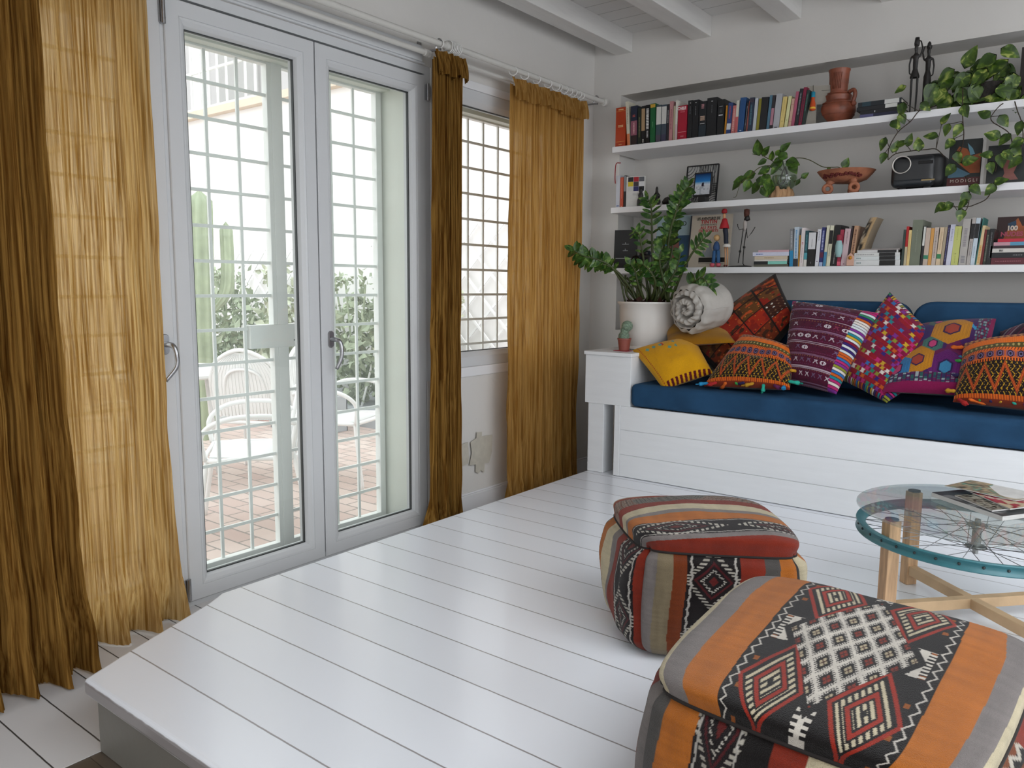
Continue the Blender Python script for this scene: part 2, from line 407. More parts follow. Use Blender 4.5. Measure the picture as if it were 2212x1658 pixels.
# ================================================================== DOORS
m_glass = glass_mat('window_glass', (.93, .97, .95), haze=.09)  # bright glare over the outdoor view mixed into the glass as milky haze
m_glass2 = glass_mat('window_glass_clear', (.95, .96, .95), haze=.02)
def frame_ring(mb, xf, y0, y1, z0, z1, prof, mi=0):
    """mitred frame: prof = list of (inset from edge, offset behind face xf)"""
    P = []
    for ins, off in prof:
        x = xf-off; P.append([(x, y0+ins, z0+ins), (x, y1-ins, z0+ins), (x, y1-ins, z1-ins), (x, y0+ins, z1-ins)])
    for a, b in zip(P, P[1:]):
        for k in range(4):
            j = (k+1) % 4; mb._add([a[k], a[j], b[j], b[k]], [(0, 1, 2, 3)], mi)
LEAF = [(0, .062), (0, .003), (.003, 0), (.052, 0), (.0535, .0025), (.055, .0005), (.062, .002), (.076, .012), (.083, .026), (.083, .06), (0, .062)]
def leaf(parent, xf, y0, y1, z0, z1, glass, label=None):
    mb = MB(); frame_ring(mb, xf, y0, y1, z0, z1, LEAF)
    f = mb.build('sash', m_pvc, parent, smooth=True, angle=.5)
    mb = MB(); frame_ring(mb, xf-.027, y0+.0825, y1-.0825, z0+.0825, z1-.0825, [(0, 0), (.0045, 0), (.0045, .012)])
    mb.build('seal', m_gasket, parent)
    a = .085
    mb = MB(); mb._add([(xf-.036, y0+a, z0+a), (xf-.036, y1-a, z0+a), (xf-.036, y1-a, z1-a), (xf-.036, y0+a, z1-a)], [(0, 1, 2, 3)])
    mb.build('pane', glass, parent)
    return f
def hinge(parent, y, z0, z1):
    mb = MB(); mb.tube([(XW+.012, y, z0), (XW+.012, y, z1)], .0075, 12); mb.box(XW-.002, XW+.007, y-.011, y+.004, z0+.004, z1-.004)
    mb.tube([(XW+.012, y, z0+.018), (XW+.012, y, z0+.020)], .0082, 12)
    return mb.build('hinge', m_steel, parent, smooth=True, angle=.6)
def handle(parent, y, z, droop=-.012):
    mb = MB()
    prof = [(0, .0), (.016, 0), (.0165, .003), (.015, .0075), (0, .0085)]
    M = Matrix.Translation((XW, y, z)) @ Matrix.Rotation(PI/2, 4, 'Y')
    # oval rose plate
    vs = []; K = 28
    for off, s in ((0, 1), (.005, 1), (.008, .86)):
        for k in range(K):
            a = 2*PI*k/K; cy = math.cos(a)*.0145*s; cz = math.sin(a)*.0145*s+(.021 if math.sin(a) > 0 else -.021); vs.append((XW+off, y+cy, z+cz))
    fs = [(i*K+k, i*K+(k+1) % K, (i+1)*K+(k+1) % K, (i+1)*K+k) for i in range(2) for k in range(K)]+[tuple(2*K+k for k in range(K))]
    h = MB()._add(vs, fs).build('handle', m_steel, parent, smooth=True, angle=.6)
    p = smooth_path([(XW+.006, y, z), (XW+.035, y, z), (XW+.052, y+.004, z-.006), (XW+.060, y+.008, z-.03), (XW+.060, y+.006, z-.075), (XW+.050, y+droop, z-.122)], 6)
    rs = [lerp(.010, .0075, i/(len(p)-1)) for i in range(len(p))]
    mb = MB(); mb.tube(p, .008, 12, rs=rs); mb.build('lever', m_steel, h, smooth=True)
# door_1: the pair of glazed leaves in the middle of the picture
d1 = struct(bpy.data.objects.new('door_1', None)); COL.objects.link(d1); d1.location = (XW, 2.07, ZF)
leaf(d1, XW, 1.449, 2.070, -.178, 1.940, m_glass)
leaf(d1, XW, 2.076, 2.700, -.178, 1.940, m_glass)
mb = MB(); frame_ring(mb, XW-.008, 1.437, 2.745, ZF, 1.990, [(0, .05), (0, 0), (.040, 0), (.040, .05)]); mb.build('door_frame', m_pvc, d1, bevel=.002)
hinge(d1, 1.4405, 1.845, 1.935); hinge(d1, 1.4405, -.165, -.085)
hinge(d1, 2.705, -.17, -.09); hinge(d1, 2.707, 1.83, 1.905); handle(d1, 2.122, .757)
# door_2: its neighbour behind the long curtain
d2 = struct(bpy.data.objects.new('door_2', None)); COL.objects.link(d2); d2.location = (XW, .8, ZF)
leaf(d2, XW, .185, .805, -.178, 1.940, m_glass)
leaf(d2, XW, .811, 1.434, -.178, 1.940, m_glass)
mb = MB(); frame_ring(mb, XW-.008, .145, 1.437, ZF, 1.990, [(0, .05), (0, 0), (.036, 0), (.036, .05)]); mb.build('door_frame', m_pvc, d2, bevel=.002)
handle(d2, 1.398, .775, -.03)
# shutter box above the doors
mb = MB(); mb.box(XW, XW+.02, .10, 2.665, 1.992, 2.062); mb.box(XW, XW+.012, .10, 2.69, 1.984, 1.994)
struct(mb.build('trim_1', m_pvc, bevel=.004))
# window_1
w1 = struct(bpy.data.objects.new('window_1', None)); COL.objects.link(w1); w1.location = (XW, 3.4, .53)
mb = MB(); frame_ring(mb, XW-.004, 2.885, 3.985, .572, 1.945, [(0, .06), (0, .002), (.002, 0), (.050, 0), (.056, .004), (.075, .018), (.078, .05)])
mb.build('sash', m_pvc, w1, smooth=True, angle=.5)
mb = MB(); frame_ring(mb, XW-.024, 2.962, 3.908, .649, 1.868, [(0, 0), (.004, 0), (.004, .012)]); mb.build('seal', m_gasket, w1)
mb = MB(); mb._add([(XW-.034, 2.96, .648), (XW-.034, 3.91, .648), (XW-.034, 3.91, 1.87), (XW-.034, 2.96, 1.87)], [(0, 1, 2, 3)]); mb.build('pane', m_glass2, w1)
mb = MB(); mb.box(XW-.01, XW+.010, 2.86, 4.01, .523, .572); mb.box(XW-.01, XW+.004, 2.86, 4.01, 1.945, 1.985); mb.box(XW-.01, XW+.010, 2.852, 2.885, .50, 1.96)
mb.build('casing', m_shelf, w1, bevel=.003)
mb = MB(); mb.box(XW, XW+.012, 2.842, 2.850, .50, 1.93); struct(mb.build('trim_2', m_shelf, bevel=.002))

# ================================================================== CURTAIN RODS
def rod(label, x, y0, y1, z, r, knobs=()):
    t = thing('curtain_rod', label, 'curtain rod', (x, y0, z), 'white curtain rods')
    MB().tube([(x, y0, z), (x, y1, z)], r, 18).build('pole', m_rod, t, smooth=True, angle=.6)
    for y in knobs:
        mb = MB(); mb.lathe([(r*1.0, -.004), (r*1.35, 0), (r*1.4, .012), (r*1.1, .016), (r*1.1, .022), (r*1.35, .026), (r*1.3, .034), (.001, .038)], n=20,
                            M=Matrix.Translation((x, y, z)) @ Matrix.Rotation(-PI/2, 4, 'X'), cap=False)
        mb.build('finial', m_rod, t, smooth=True, angle=.7)
    return t
XR = XW+.125
r1 = rod('thick white rod running over the glass doors towards the bunched curtain', XR, .05, 2.70, 2.052, .0135, (2.70,))
r2 = rod('thinner white rod behind the thick one, over the glass doors', XR-.055, .05, 2.635, 2.015, .0115, (2.625,))
r3 = rod('white rod over the small window, holding the ochre curtain on hooks', XR, 2.745, 4.06, 2.058, .0135)
r4 = rod('thin white rod close to the wall behind the window curtain rod', XR-.055, 2.72, 3.98, 2.020, .008)
def bracket(parent, y, z, wall='w'):
    mb = MB(); mb.box(XW, XW+.006, y-.012, y+.012, z-.03, z+.03); mb.bar((XW, y, z-.018), (XR+.01, y, z-.022), .010, .008)
    mb.tube([(XR-.02, y, z-.018), (XR-.012, y, z+.019), (XR, y, z+.024), (XR+.014, y, z+.012)], .0035, 6)
    mb.build('bracket', m_steel, parent)
bracket(r1, 2.66, 2.048); bracket(r3, 3.985, 2.055)
mb = MB(); mb.lathe([(.001, -.002), (.022, 0), (.024, .008), (.024, .02), (.017, .024), (.017, .035)], n=24, M=Matrix.Translation((XR, 4.085, 2.058)) @ Matrix.Rotation(PI/2, 4, 'X'))
mb.build('end_socket', m_rod, r3, smooth=True, angle=.6)

# ================================================================== CURTAINS
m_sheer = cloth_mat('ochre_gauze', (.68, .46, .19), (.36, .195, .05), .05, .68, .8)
m_thick_shaded = cloth_mat('ochre_crinkled_cotton_shaded', (.27, .145, .036), (.105, .044, .008), 0, .06)  # darker copy of the cotton below, shade of bunched folds painted into it
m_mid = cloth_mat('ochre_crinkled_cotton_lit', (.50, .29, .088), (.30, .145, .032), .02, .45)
m_ring = mat('white_plastic_ring', (.75, .74, .72), .35)
def curtain(label, xr, y0, y1, z1, z0, folds, amp, material, seed, flare=0., narrow=0., nu=260, nv=90, hem=.02, fine=.004, lean=0.):
    t = thing('curtain', label, 'curtain', (xr, (y0+y1)/2, z0))
    def f(u, v):
        z = lerp(z1, z0, v); w = 1+flare*v**4-narrow*math.sin(PI*min(1, v*1.05))**.7*.5
        s = u+.030*(vn(u*7, v*2.2, seed)-.5)
        y = (y0+y1)/2+(s-.5)*(y1-y0)*w+lean*v
        a = amp*(.55+.45*v)
        x = xr+a*math.sin(2*PI*folds*(s+.05*vn(u*3, v*1.5, seed+5)))*(.6+.6*vn(u*folds, 0, seed+2))
        x += a*.45*math.sin(2*PI*folds*2.3*s+seed+1.3*v)+fine*math.sin(2*PI*folds*9*s+3*vn(u*30, v*6, seed))*1.0
        x += .010*(vn(u*14, v*9, seed+9)-.5)*(.3+v)
        y += .007*(vn(u*5, v*16, seed+3)-.5)*2*(.2+v)
        if v > .93: x += (v-.93)/.07*.035*math.sin(2*PI*folds*s*1.0+1); z += .012*vn(u*folds*1.5, 0, seed)
        return (x, y, z)
    mb = MB(); mb.grid(f, nu, nv); o = mb.build('cloth', material, t, smooth=True)
    def g(u, v):
        p = f(u, 0); q = math.sin(PI*v*.5)
        return (p[0]+.012+.022*q+.006*math.sin(u*folds*12+v*2), p[1], z1+.030-.085*v*(1+.35*vn(u*folds*1.3, 0, seed+8)))
    mb = MB(); mb.grid(g, nu, 8); mb.build('heading', material, t, smooth=True)
    return t, f
c1, _ = curtain('ochre bunched curtain with painted-in shade at the far left, in front of the sheer one', -2.385, .10, .965, 2.00, ZF+.006, 10, .034, m_thick_shaded, 3, flare=.13, nu=360, fine=.005)
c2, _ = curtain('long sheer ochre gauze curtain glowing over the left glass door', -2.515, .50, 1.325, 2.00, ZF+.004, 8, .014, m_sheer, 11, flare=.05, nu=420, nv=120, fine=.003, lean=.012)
c3, f3 = curtain('narrow ochre curtain gathered into a bunch between door and window', XR, 2.618, 2.815, 1.985, ZF+.01, 4.5, .030, m_thick_shaded, 21, flare=.0, narrow=.16, nu=260, fine=.004, lean=-.028)
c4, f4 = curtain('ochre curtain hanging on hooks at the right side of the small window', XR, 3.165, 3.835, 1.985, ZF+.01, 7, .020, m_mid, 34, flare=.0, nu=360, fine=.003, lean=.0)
def ring(parent, y, tilt, z, r=.0205, hookz=1.995, hy=0):
    M = Matrix.Translation((XR, y, z)) @ Matrix.Rotation(tilt, 4, 'Z')
    h = MB(); h.tube([M @ Vector((math.cos(a)*r, 0, math.sin(a)*r-.004)) for a in [2*PI*k/20 for k in range(20)]], .0024, 8, closed=True)
    h.tube([M @ Vector((0, 0, -r-.004)), M @ Vector((0, hy, -r-.018)), M @ Vector((0, hy, -r-.036))], .0022, 6)
    return h.build('hook_ring', m_ring, parent, smooth=True)
for k in range(8): ring(c3, 2.665+.010*k+(.045 if k > 0 else 0), .12, 2.056, r=.027 if k else .021, hy=.002*k-.01)
for k, yy in enumerate([3.20, 3.295, 3.40, 3.50, 3.575, 3.60, 3.655, 3.70, 3.745, 3.79, 3.82]): ring(c4, yy, .5+.3*math.sin(k*2.1), 2.052)

# ================================================================== TAPED SOCKETS on the wall under the window
m_tape = mat('beige_masking_tape', (.50, .47, .40), .55, var=.08, vscale=30)
m_plate = mat('white_socket_plate', (.62, .60, .55), .4)
sk = thing('wall_socket', 'pair of wall sockets covered with beige masking tape under the window', 'wall socket', (XW, 3.03, .10))
mb = MB(); mb.box(XW, XW+.010, 2.86, 2.995, .085, .155); mb.box(XW, XW+.010, 3.03, 3.125, .090, .165); mb.build('socket_plate', m_plate, sk, bevel=.004)
def strip(pts, x):
    mb = MB(); n = len(pts); mb._add([(x, y, z) for y, z in pts]+[(x+.0008, y, z) for y, z in pts], [tuple(range(n)), tuple(range(2*n-1, n-1, -1))]+[(i, (i+1) % n, n+(i+1) % n, n+i) for i in range(n)])
    return mb
strip([(2.83, .055), (2.99, .070), (2.998, .10), (2.99, .185), (2.93, .178), (2.83, .185)], XW+.0105).build('tape', m_tape, sk)
strip([(3.00, .060), (3.16, .045), (3.185, .10), (3.19, .195), (3.07, .20), (3.01, .18), (3.02, .12)], XW+.0107).build('tape', m_tape, sk)
strip([(3.055, .17), (3.098, .17), (3.10, .222), (3.058, .225)], XW+.0110).build('tape', m_tape, sk)
strip([(3.05, .015), (3.075, .004), (3.095, .016), (3.12, .0), (3.125, .07), (3.05, .07)], XW+.0110).build('tape', m_tape, sk)
# ================================================================== SECURITY GRILLES outside the glass
XG = -2.90; GZ = [1.768-.1387*k for k in range(14)]
def gate(label, y0, ymid, y1, vs, plate, z0=-.195, z1=1.925, zs=GZ, double=True):
    t = thing('security_grille', label, 'window grille', (XG, ymid, z0), 'white security grilles')
    f = .034; d = .018
    halves = [(y0, ymid-.003), (ymid+.003, y1)] if double else [(y0, y1)]
    for a, b in halves:
        mb = MB(); mb.box(XG-d, XG+d, a, a+f, z0, z1); mb.box(XG-d, XG+d, b-f, b, z0, z1); mb.box(XG-d, XG+d, a+f, b-f, z0, z0+f); mb.box(XG-d, XG+d, a+f, b-f, z1-f, z1)
        mb.build('grille_frame', m_grille, t, bevel=.002)
        mb = MB()
        for z in zs: mb.box(XG-.003, XG+.006, a+f-.002, b-f+.002, z-.0065, z+.0065)
        for y in vs:
            if a+f < y < b-f: mb.box(XG-.006, XG+.003, y-.0065, y+.0065, z0+f-.002, z1-f+.002)
        mb.build('grille_bars', m_grille, t)
    if plate:
        MB().box(XG-.022, XG+.024, 1.918, 2.19, .712, .812).build('lock_plate', m_grille, t, bevel=.002)
        MB().box(XG+.0235, XG+.0255, 2.135, 2.165, .738, .743).build('keyhole', m_gasket, t)
    if double:
        MB().box(XG-.03, XG+.022, ymid-.018, ymid+.036, z0, z1-.002).build('meeting_post', m_grille, t, bevel=.003)
    return t
gate('white barred security grille behind the middle pair of glass doors', 1.485, 2.075, 2.68, [1.628, 1.766, 1.908, 2.24, 2.382, 2.518], True)
gate('white barred security grille seen through the sheer ochre curtain', .19, .80, 1.45, [.33, .47, .61, .95, 1.09, 1.23, 1.35], False)
gate('white barred grille outside the small window between the ochre curtains', 2.84, 3.4, 3.98, [2.94+.1315*k for k in range(8)], False, z0=.545, z1=1.925, zs=[z for z in GZ if z > .6], double=False)
mb = MB()
mb.box(XG-.03, -2.70, 2.686, 2.70, -.20, 1.93); mb.box(XG-.03, XG+.02, 2.70, 2.835, .525, 1.93)
mb.box(XG-.06, -2.67, .10, 4.0, 1.93, 1.99); mb.box(XG-.02, XG+.07, .10, 4.0, 1.90, 1.93)
mb.box(XG-.05, XG+.04, 1.45, 1.485, -.20, 1.93); mb.box(XG-.05, -2.67, .10, .185, -.20, 1.93)
m_jamb = mat('pale_green_white_paint', (.70, .73, .66), .5, var=.03, vscale=4)
struct(mb.build('trim_3', m_jamb, bevel=.002))
MB().box(-2.92, -2.70, 2.705, 3.985, .525, .545).build('trim_4', mat('worn_stone_sill', (.60, .58, .52), .7, var=.15, vscale=20), kind='structure')
MB().box(-2.98, -2.65, .12, 2.72, -.30, -.197).build('trim_5', m_jamb, kind='structure')

# ================================================================== PATIO
ZG = -.38
def brick_mat():
    M = bpy.data.materials.new('terracotta_pavers'); M.use_nodes = True
    nt = M.node_tree; N = nt.nodes; L = nt.links; b = N['Principled BSDF']
    tc = N.new('ShaderNodeTexCoord'); br = N.new('ShaderNodeTexBrick')
    br.inputs['Color1'].default_value = (.56, .42, .37, 1); br.inputs['Color2'].default_value = (.68, .56, .50, 1); br.inputs['Mortar'].default_value = (.30, .27, .24, 1)
    br.inputs['Scale'].default_value = 1; br.inputs['Brick Width'].default_value = .24; br.inputs['Row Height'].default_value = .12; br.inputs['Mortar Size'].default_value = .006
    L.new(tc.outputs['Object'], br.inputs['Vector']); L.new(br.outputs['Color'], b.inputs['Base Color']); b.inputs['Roughness'].default_value = .8
    return M
o = MB().box(-16, -2.86, -5, 6.2, ZG-.1, ZG).build('patio_floor', brick_mat(), kind='structure')
m_out = mat('white_garden_wall', (.84, .83, .82), .8, var=.04, vscale=1.2, bump=.1, bscale=12)
mb = MB(); mb.box(-16, -2.92, 6.0, 6.2, ZG-.1, 3.18); tag(mb.build('garden_wall', m_out), 'tall white rendered garden wall closing the patio', 'garden wall', kind='structure')
mb = MB(); mb.box(-16.2, -16, -5, 6.2, ZG-.1, 2.6); tag(mb.build('garden_wall', m_out), 'white garden wall at the far side of the patio', 'garden wall', kind='structure')
mb = MB(); mb.box(-16, -2.95, 5.90, 6.25, 3.18, 3.27); tag(mb.build('wall_coping', mat('sand_coloured_coping', (.70, .58, .46), .8, var=.06)), 'sand coloured coping on top of the garden wall', 'coping', kind='structure')
m_bld = mat('grey_neighbour_wall', (.52, .50, .50), .8, var=.05, vscale=1)
bl = thing('neighbour_building', 'grey neighbouring building behind the garden wall seen at the top of the left pane', 'building', (-12, 6.9, 3.0))
MB().box(-17, -8.6, 6.9, 8.5, 2.6, 6.5).build('wall', m_bld, bl)
MB().box(-11.6, -11.2, 6.86, 6.9, 3.3, 5.2).build('window', mat('pale_window_surround', (.7, .7, .7), .5), bl)
MB().box(-10.9, -9.9, 6.86, 6.9, 3.4, 4.9).build('shutter', mat('grey_shutter', (.40, .39, .38), .6), bl)
rl = thing('balcony_railing', 'white metal balcony railing on top of the garden wall', 'railing', (-10.3, 6.06, 3.27))
mb = MB()
mb.box(-13, -8.75, 6.04, 6.08, 3.30, 3.35)
mb.build('bottom_rail', m_grille, rl)
mb = MB(); mb.box(-13, -8.75, 6.045, 6.075, 3.80, 3.83); mb.build('middle_rail', m_grille, rl)
mb = MB()
for k in range(21): mb.tube([(-13+.21*k, 6.06, 3.3), (-13+.21*k, 6.06, 5.0)], .016, 6)
for k in range(0, 21, 4): mb.ball((-13+.21*k, 6.06, 4.45), .035, sz=1.4, n=6)
mb.build('bars', m_grille, rl)
# lattice panels on the white wall
m_lat = mat('white_wood_lattice', (.90, .90, .90), .6)
def lattice(label, x0, x1, z0, z1, s=.27):
    t = thing('trellis', label, 'trellis', ((x0+x1)/2, 5.93, z0), 'white trellis panels')
    mb = MB(); w = x1-x0; h = z1-z0
    for sgn, yy in ((1, 5.955), (-1, 5.93)):
        k = -h
        while k < w:
            a = max(0, k); b = min(w, k+h)
            if b-a > .02:
                if sgn > 0: mb.bar((x0+a, yy, z0+a-k), (x0+b, yy, z0+b-k), .022, .014, up=(0, 1, 0))
                else: mb.bar((x0+a, yy, z1-(a-k)), (x0+b, yy, z1-(b-k)), .022, .014, up=(0, 1, 0))
            k += s
    mb.build('slats', m_lat, t)
    return t
lattice('white trellis panel on the garden wall behind the left glass door', -9.9, -7.3, -.215, 1.42)
lattice('white trellis panel on the garden wall behind the small window', -6.6, -3.6, -.215, 1.75, .34)
# planting
def leaf_cloud(mb, c, r, n, size, seed, sz=1., mi=0, up=.5):
    q = random.Random(seed)
    for _ in range(n):
        while True:
            p = Vector((q.uniform(-1, 1), q.uniform(-1, 1), q.uniform(-1, 1)))
            if p.length < 1: break
        p = Vector((c[0]+p.x*r[0], c[1]+p.y*r[1], c[2]+p.z*r[2]))
        d = Vector((q.gauss(0, 1), q.gauss(0, 1), q.gauss(up, 1))).normalized(); s = size*q.uniform(.6, 1.3)
        w = d.cross(Vector((q.gauss(0, 1), q.gauss(0, 1), q.gauss(0, 1)))).normalized()*s*.32
        nn = d.cross(w).normalized()*s*.10
        mb._add([p, p+d*s*.4+w+nn, p+d*s, p+d*s*.4-w+nn], [(0, 1, 2, 3)], mi)
m_lf1 = mat('garden_leaf_green', (.36, .42, .29), .6, var=.3, vscale=6)
m_lf2 = mat('garden_leaf_light', (.50, .54, .40), .6, var=.3, vscale=6)
m_terra = mat('terracotta_planter', (.50, .26, .20), .8, var=.08)
m_greybox = mat('grey_stone_planter', (.42, .44, .46), .8, var=.08)
m_soil = mat('dark_soil', (.05, .035, .025), .95, var=.3, vscale=40)
shr = [(-8.3, 5.3, .35, .75, .35, .60, 900, 'wide low garden shrub left of the barred lock plate, against the trellis', m_lf1),
       (-7.2, 5.35, .35, .55, .35, .62, 700, 'garden shrub in the middle of the planting, behind the door grille', m_lf2),
       (-6.1, 5.35, .30, .50, .35, .60, 700, 'bushy garden shrub seen through the right glass door, above the white chair', m_lf1),
       (-5.3, 5.4, .25, .45, .3, .50, 500, 'garden shrub at the right end of the planting', m_lf2)]
for i, (x, y, z, rx_, ry_, rz_, n, lab, mm) in enumerate(shr):
    t = thing('garden_shrub', lab, 'shrub', (x, y, ZG), 'garden shrubs along the patio wall')
    mb = MB(); leaf_cloud(mb, (x, y, z), (rx_, ry_, rz_), n, .11, i+3); mb.build('foliage', mm, t)
    mb = MB(); q = random.Random(i)
    for k in range(7):
        a = q.uniform(0, 6.28); mb.tube(smooth_path([(x+.05*math.cos(a), y+.05*math.sin(a), ZG+.2), (x+.2*math.cos(a), y+.1*math.sin(a), z), (x+.45*math.cos(a), y+.15*math.sin(a), z+rz_*1.15)], 4), .010, 5)
        e = Vector((x+.45*math.cos(a), y+.15*math.sin(a), z+rz_*1.15)); leaf_cloud(mb, e, (.12, .1, .15), 16, .08, k+20)
    mb.build('stems', mm, t)
m_cac = mat('cactus_green_outdoor', (.36, .42, .28), .7, var=.15, vscale=9)
t = thing('column_cactus', 'tall pale green column cactus at the left edge of the left glass pane', 'cactus', (-6.3, 3.72, ZG))
def ribbed(mb, path, r, ribs=9, n=54):
    P = smooth_path(path, 6); m_ = len(P); vs = []
    for i, p in enumerate(P):
        t_ = i/(m_-1); rr = r*(1-.02*i/m_) * (math.sqrt(max(0.0, 1-((t_-.93)/.07)**2)) if t_ > .93 else 1)*(.75+.25*min(1, t_*6))
        for k in range(n):
            a = 2*PI*k/n; q_ = rr*(1+.16*math.cos(ribs*a)); vs.append(p+Vector((math.cos(a)*q_, math.sin(a)*q_, 0)))
    mb._add(vs, [(i*n+k, i*n+(k+1) % n, (i+1)*n+(k+1) % n, (i+1)*n+k) for i in range(m_-1) for k in range(n)])
mb = MB(); ribbed(mb, [(-6.3, 3.72, ZG), (-6.3, 3.72, .5), (-6.28, 3.72, 1.2), (-6.27, 3.73, 1.78)], .10); mb.build('trunk', m_cac, t, smooth=True)
mb = MB(); ribbed(mb, [(-6.33, 3.66, .55), (-6.42, 3.60, .75), (-6.45, 3.58, 1.0), (-6.45, 3.58, 1.38)], .055, 7); mb.build('arm', m_cac, t, smooth=True)
mb = MB(); ribbed(mb, [(-6.25, 3.80, .75), (-6.18, 3.88, .9), (-6.16, 3.90, 1.1), (-6.16, 3.90, 1.52)], .05, 7); mb.build('arm', m_cac, t, smooth=True)
def planter(label, x, y, sx, sy, h, material):
    t = thing('planter', label, 'planter', (x, y, ZG), 'planters on the patio')
    mb = MB(); b = .02
    mb.box(x-sx/2, x+sx/2, y-sy/2, y-sy/2+b, ZG, ZG+h); mb.box(x-sx/2, x+sx/2, y+sy/2-b, y+sy/2, ZG, ZG+h); mb.box(x-sx/2, x-sx/2+b, y-sy/2, y+sy/2, ZG, ZG+h); mb.box(x+sx/2-b, x+sx/2, y-sy/2, y+sy/2, ZG, ZG+h)
    mb.box(x-sx/2-.015, x+sx/2+.015, y-sy/2-.015, y-sy/2+.02, ZG+h-.05, ZG+h); mb.build('box', material, t, bevel=.006)
    MB().box(x-sx/2+b, x+sx/2-b, y-sy/2+b, y+sy/2-b, ZG, ZG+h-.04).build('soil', m_soil, t)
planter('long red terracotta planter seen beside the grille post', -6.9, 4.75, 1.0, .36, .40, m_terra)
planter('red terracotta planter left of the white patio table', -7.9, 4.2, .9, .4, .38, m_terra)
planter('grey stone planter low behind the white chairs', -6.0, 4.6, .7, .36, .34, m_greybox)
mb = MB(); mb.box(-9.5, -4.0, 5.0, 5.95, ZG, ZG+.16); tag(mb.build('raised_flower_bed', m_greybox), 'low stone edged flower bed under the garden wall', 'flower bed')
MB().tube([(-5.95, 5.2, ZG+.1), (-5.35, 5.3, 1.62)], .012, 6).build('cane', m_grille); tag(bpy.data.objects['cane'], 'thin pale garden cane leaning above the right shrub', 'cane')
# furniture
m_wht = mat('white_woven_plastic', (.85, .85, .84), .4)
def chair(label, x, y, yaw):
    t = thing('garden_chair', label, 'garden chair', (x, y, ZG), 'white woven garden chairs')
    T = Matrix.Translation((x, y, ZG)) @ Matrix.Rotation(yaw, 4, 'Z')
    def tb(mb, pts, r=.013): mb.tube([T @ Vector(p) for p in smooth_path(pts, 6)], r, 8)
    # front of the chair is -y
    mb = MB(); tb(mb, [(-.24, -.22, .44), (.24, -.22, .44), (.25, .0, .44), (.22, .22, .43), (0, .25, .43), (-.22, .22, .43), (-.25, 0, .44), (-.24, -.22, .44)]); mb.build('seat_frame', m_wht, t, smooth=True)
    mb = MB(); q = []
    N_ = 26
    mb.grid(lambda u, v: T @ Vector((lerp(-.23, .23, u), lerp(-.21, .23, v), .445-.018*math.sin(PI*u)*math.sin(PI*v))), 12, 12)
    for k in range(N_): xx = lerp(-.22, .22, k/(N_-1)); mb.tube([T @ Vector((xx, -.21, .452)), T @ Vector((xx, 0, .438)), T @ Vector((xx, .23, .45))], .004, 4)
    mb.build('seat', m_wht, t, smooth=True)
    mb = MB(); tb(mb, [(-.23, .20, .42), (-.25, .24, .62), (-.21, .29, .82), (0, .33, .93), (.21, .29, .82), (.25, .24, .62), (.23, .20, .42)], .015)
    tb(mb, [(-.15, .22, .44), (-.15, .26, .62), (-.11, .30, .76), (0, .32, .80), (.11, .30, .76), (.15, .26, .62), (.15, .22, .44)], .010); mb.build('back_frame', m_wht, t, smooth=True)
    def bk(u, v):
        w = .24*math.sqrt(max(0, 1-max(0, (v-.45)/.56)**2)); z = lerp(.47, .91, v); return T @ Vector((lerp(-w, w, u), .235+.09*v, z))
    mb = MB(); mb.grid(bk, 14, 14)
    for k in range(20): mb.tube([bk(k/19, j/6*.98) for j in range(7)], .0035, 4)
    mb.build('backrest', m_wht, t, smooth=True)
    for s in (-1, 1):
        mb = MB(); tb(mb, [(s*.25, .24, .62), (s*.29, .10, .67), (s*.30, -.12, .66), (s*.27, -.24, .58), (s*.25, -.23, .44)], .014); mb.build('armrest', m_wht, t, smooth=True)
        mb = MB(); tb(mb, [(s*.24, -.22, .45), (s*.26, -.25, .25), (s*.28, -.29, .0)], .013); mb.build('leg', m_wht, t, smooth=True)
        mb = MB(); tb(mb, [(s*.22, .22, .45), (s*.24, .26, .25), (s*.26, .32, .0)], .013); mb.build('leg', m_wht, t, smooth=True)
chair('white woven garden chair nearest the glass, its tall arched back behind the grille', -3.80, 2.52, -.62)
chair('white woven garden chair seen through the right glass door', -4.25, 3.55, 1.95)
chair('white woven garden chair half hidden at the left edge of the left pane', -4.30, 2.0, 2.5)
chair('white woven garden chair behind the nearest one, by the grille post', -4.75, 3.25, -2.6)
tb_ = thing('patio_table', 'round white patio table cut off by the left door frame', 'table', (-5.35, 2.85, ZG))
mb = MB(); mb.lathe([(.001, .72), (.5, .72), (.52, .73), (.52, .748), (.5, .755), (.001, .755)], (-5.35, 2.85, ZG), 48, cap=False); mb.build('tabletop', m_wht, tb_, smooth=True, angle=.6)
for a in range(4):
    mb = MB(); cx, cy = -5.35+.30*math.cos(a*PI/2+.7), 2.85+.30*math.sin(a*PI/2+.7); mb.tube([(cx, cy, ZG+.72), (cx+.06*math.cos(a*PI/2+.7), cy+.06*math.sin(a*PI/2+.7), ZG)], .018, 8); mb.build('leg', m_wht, tb_, smooth=True)
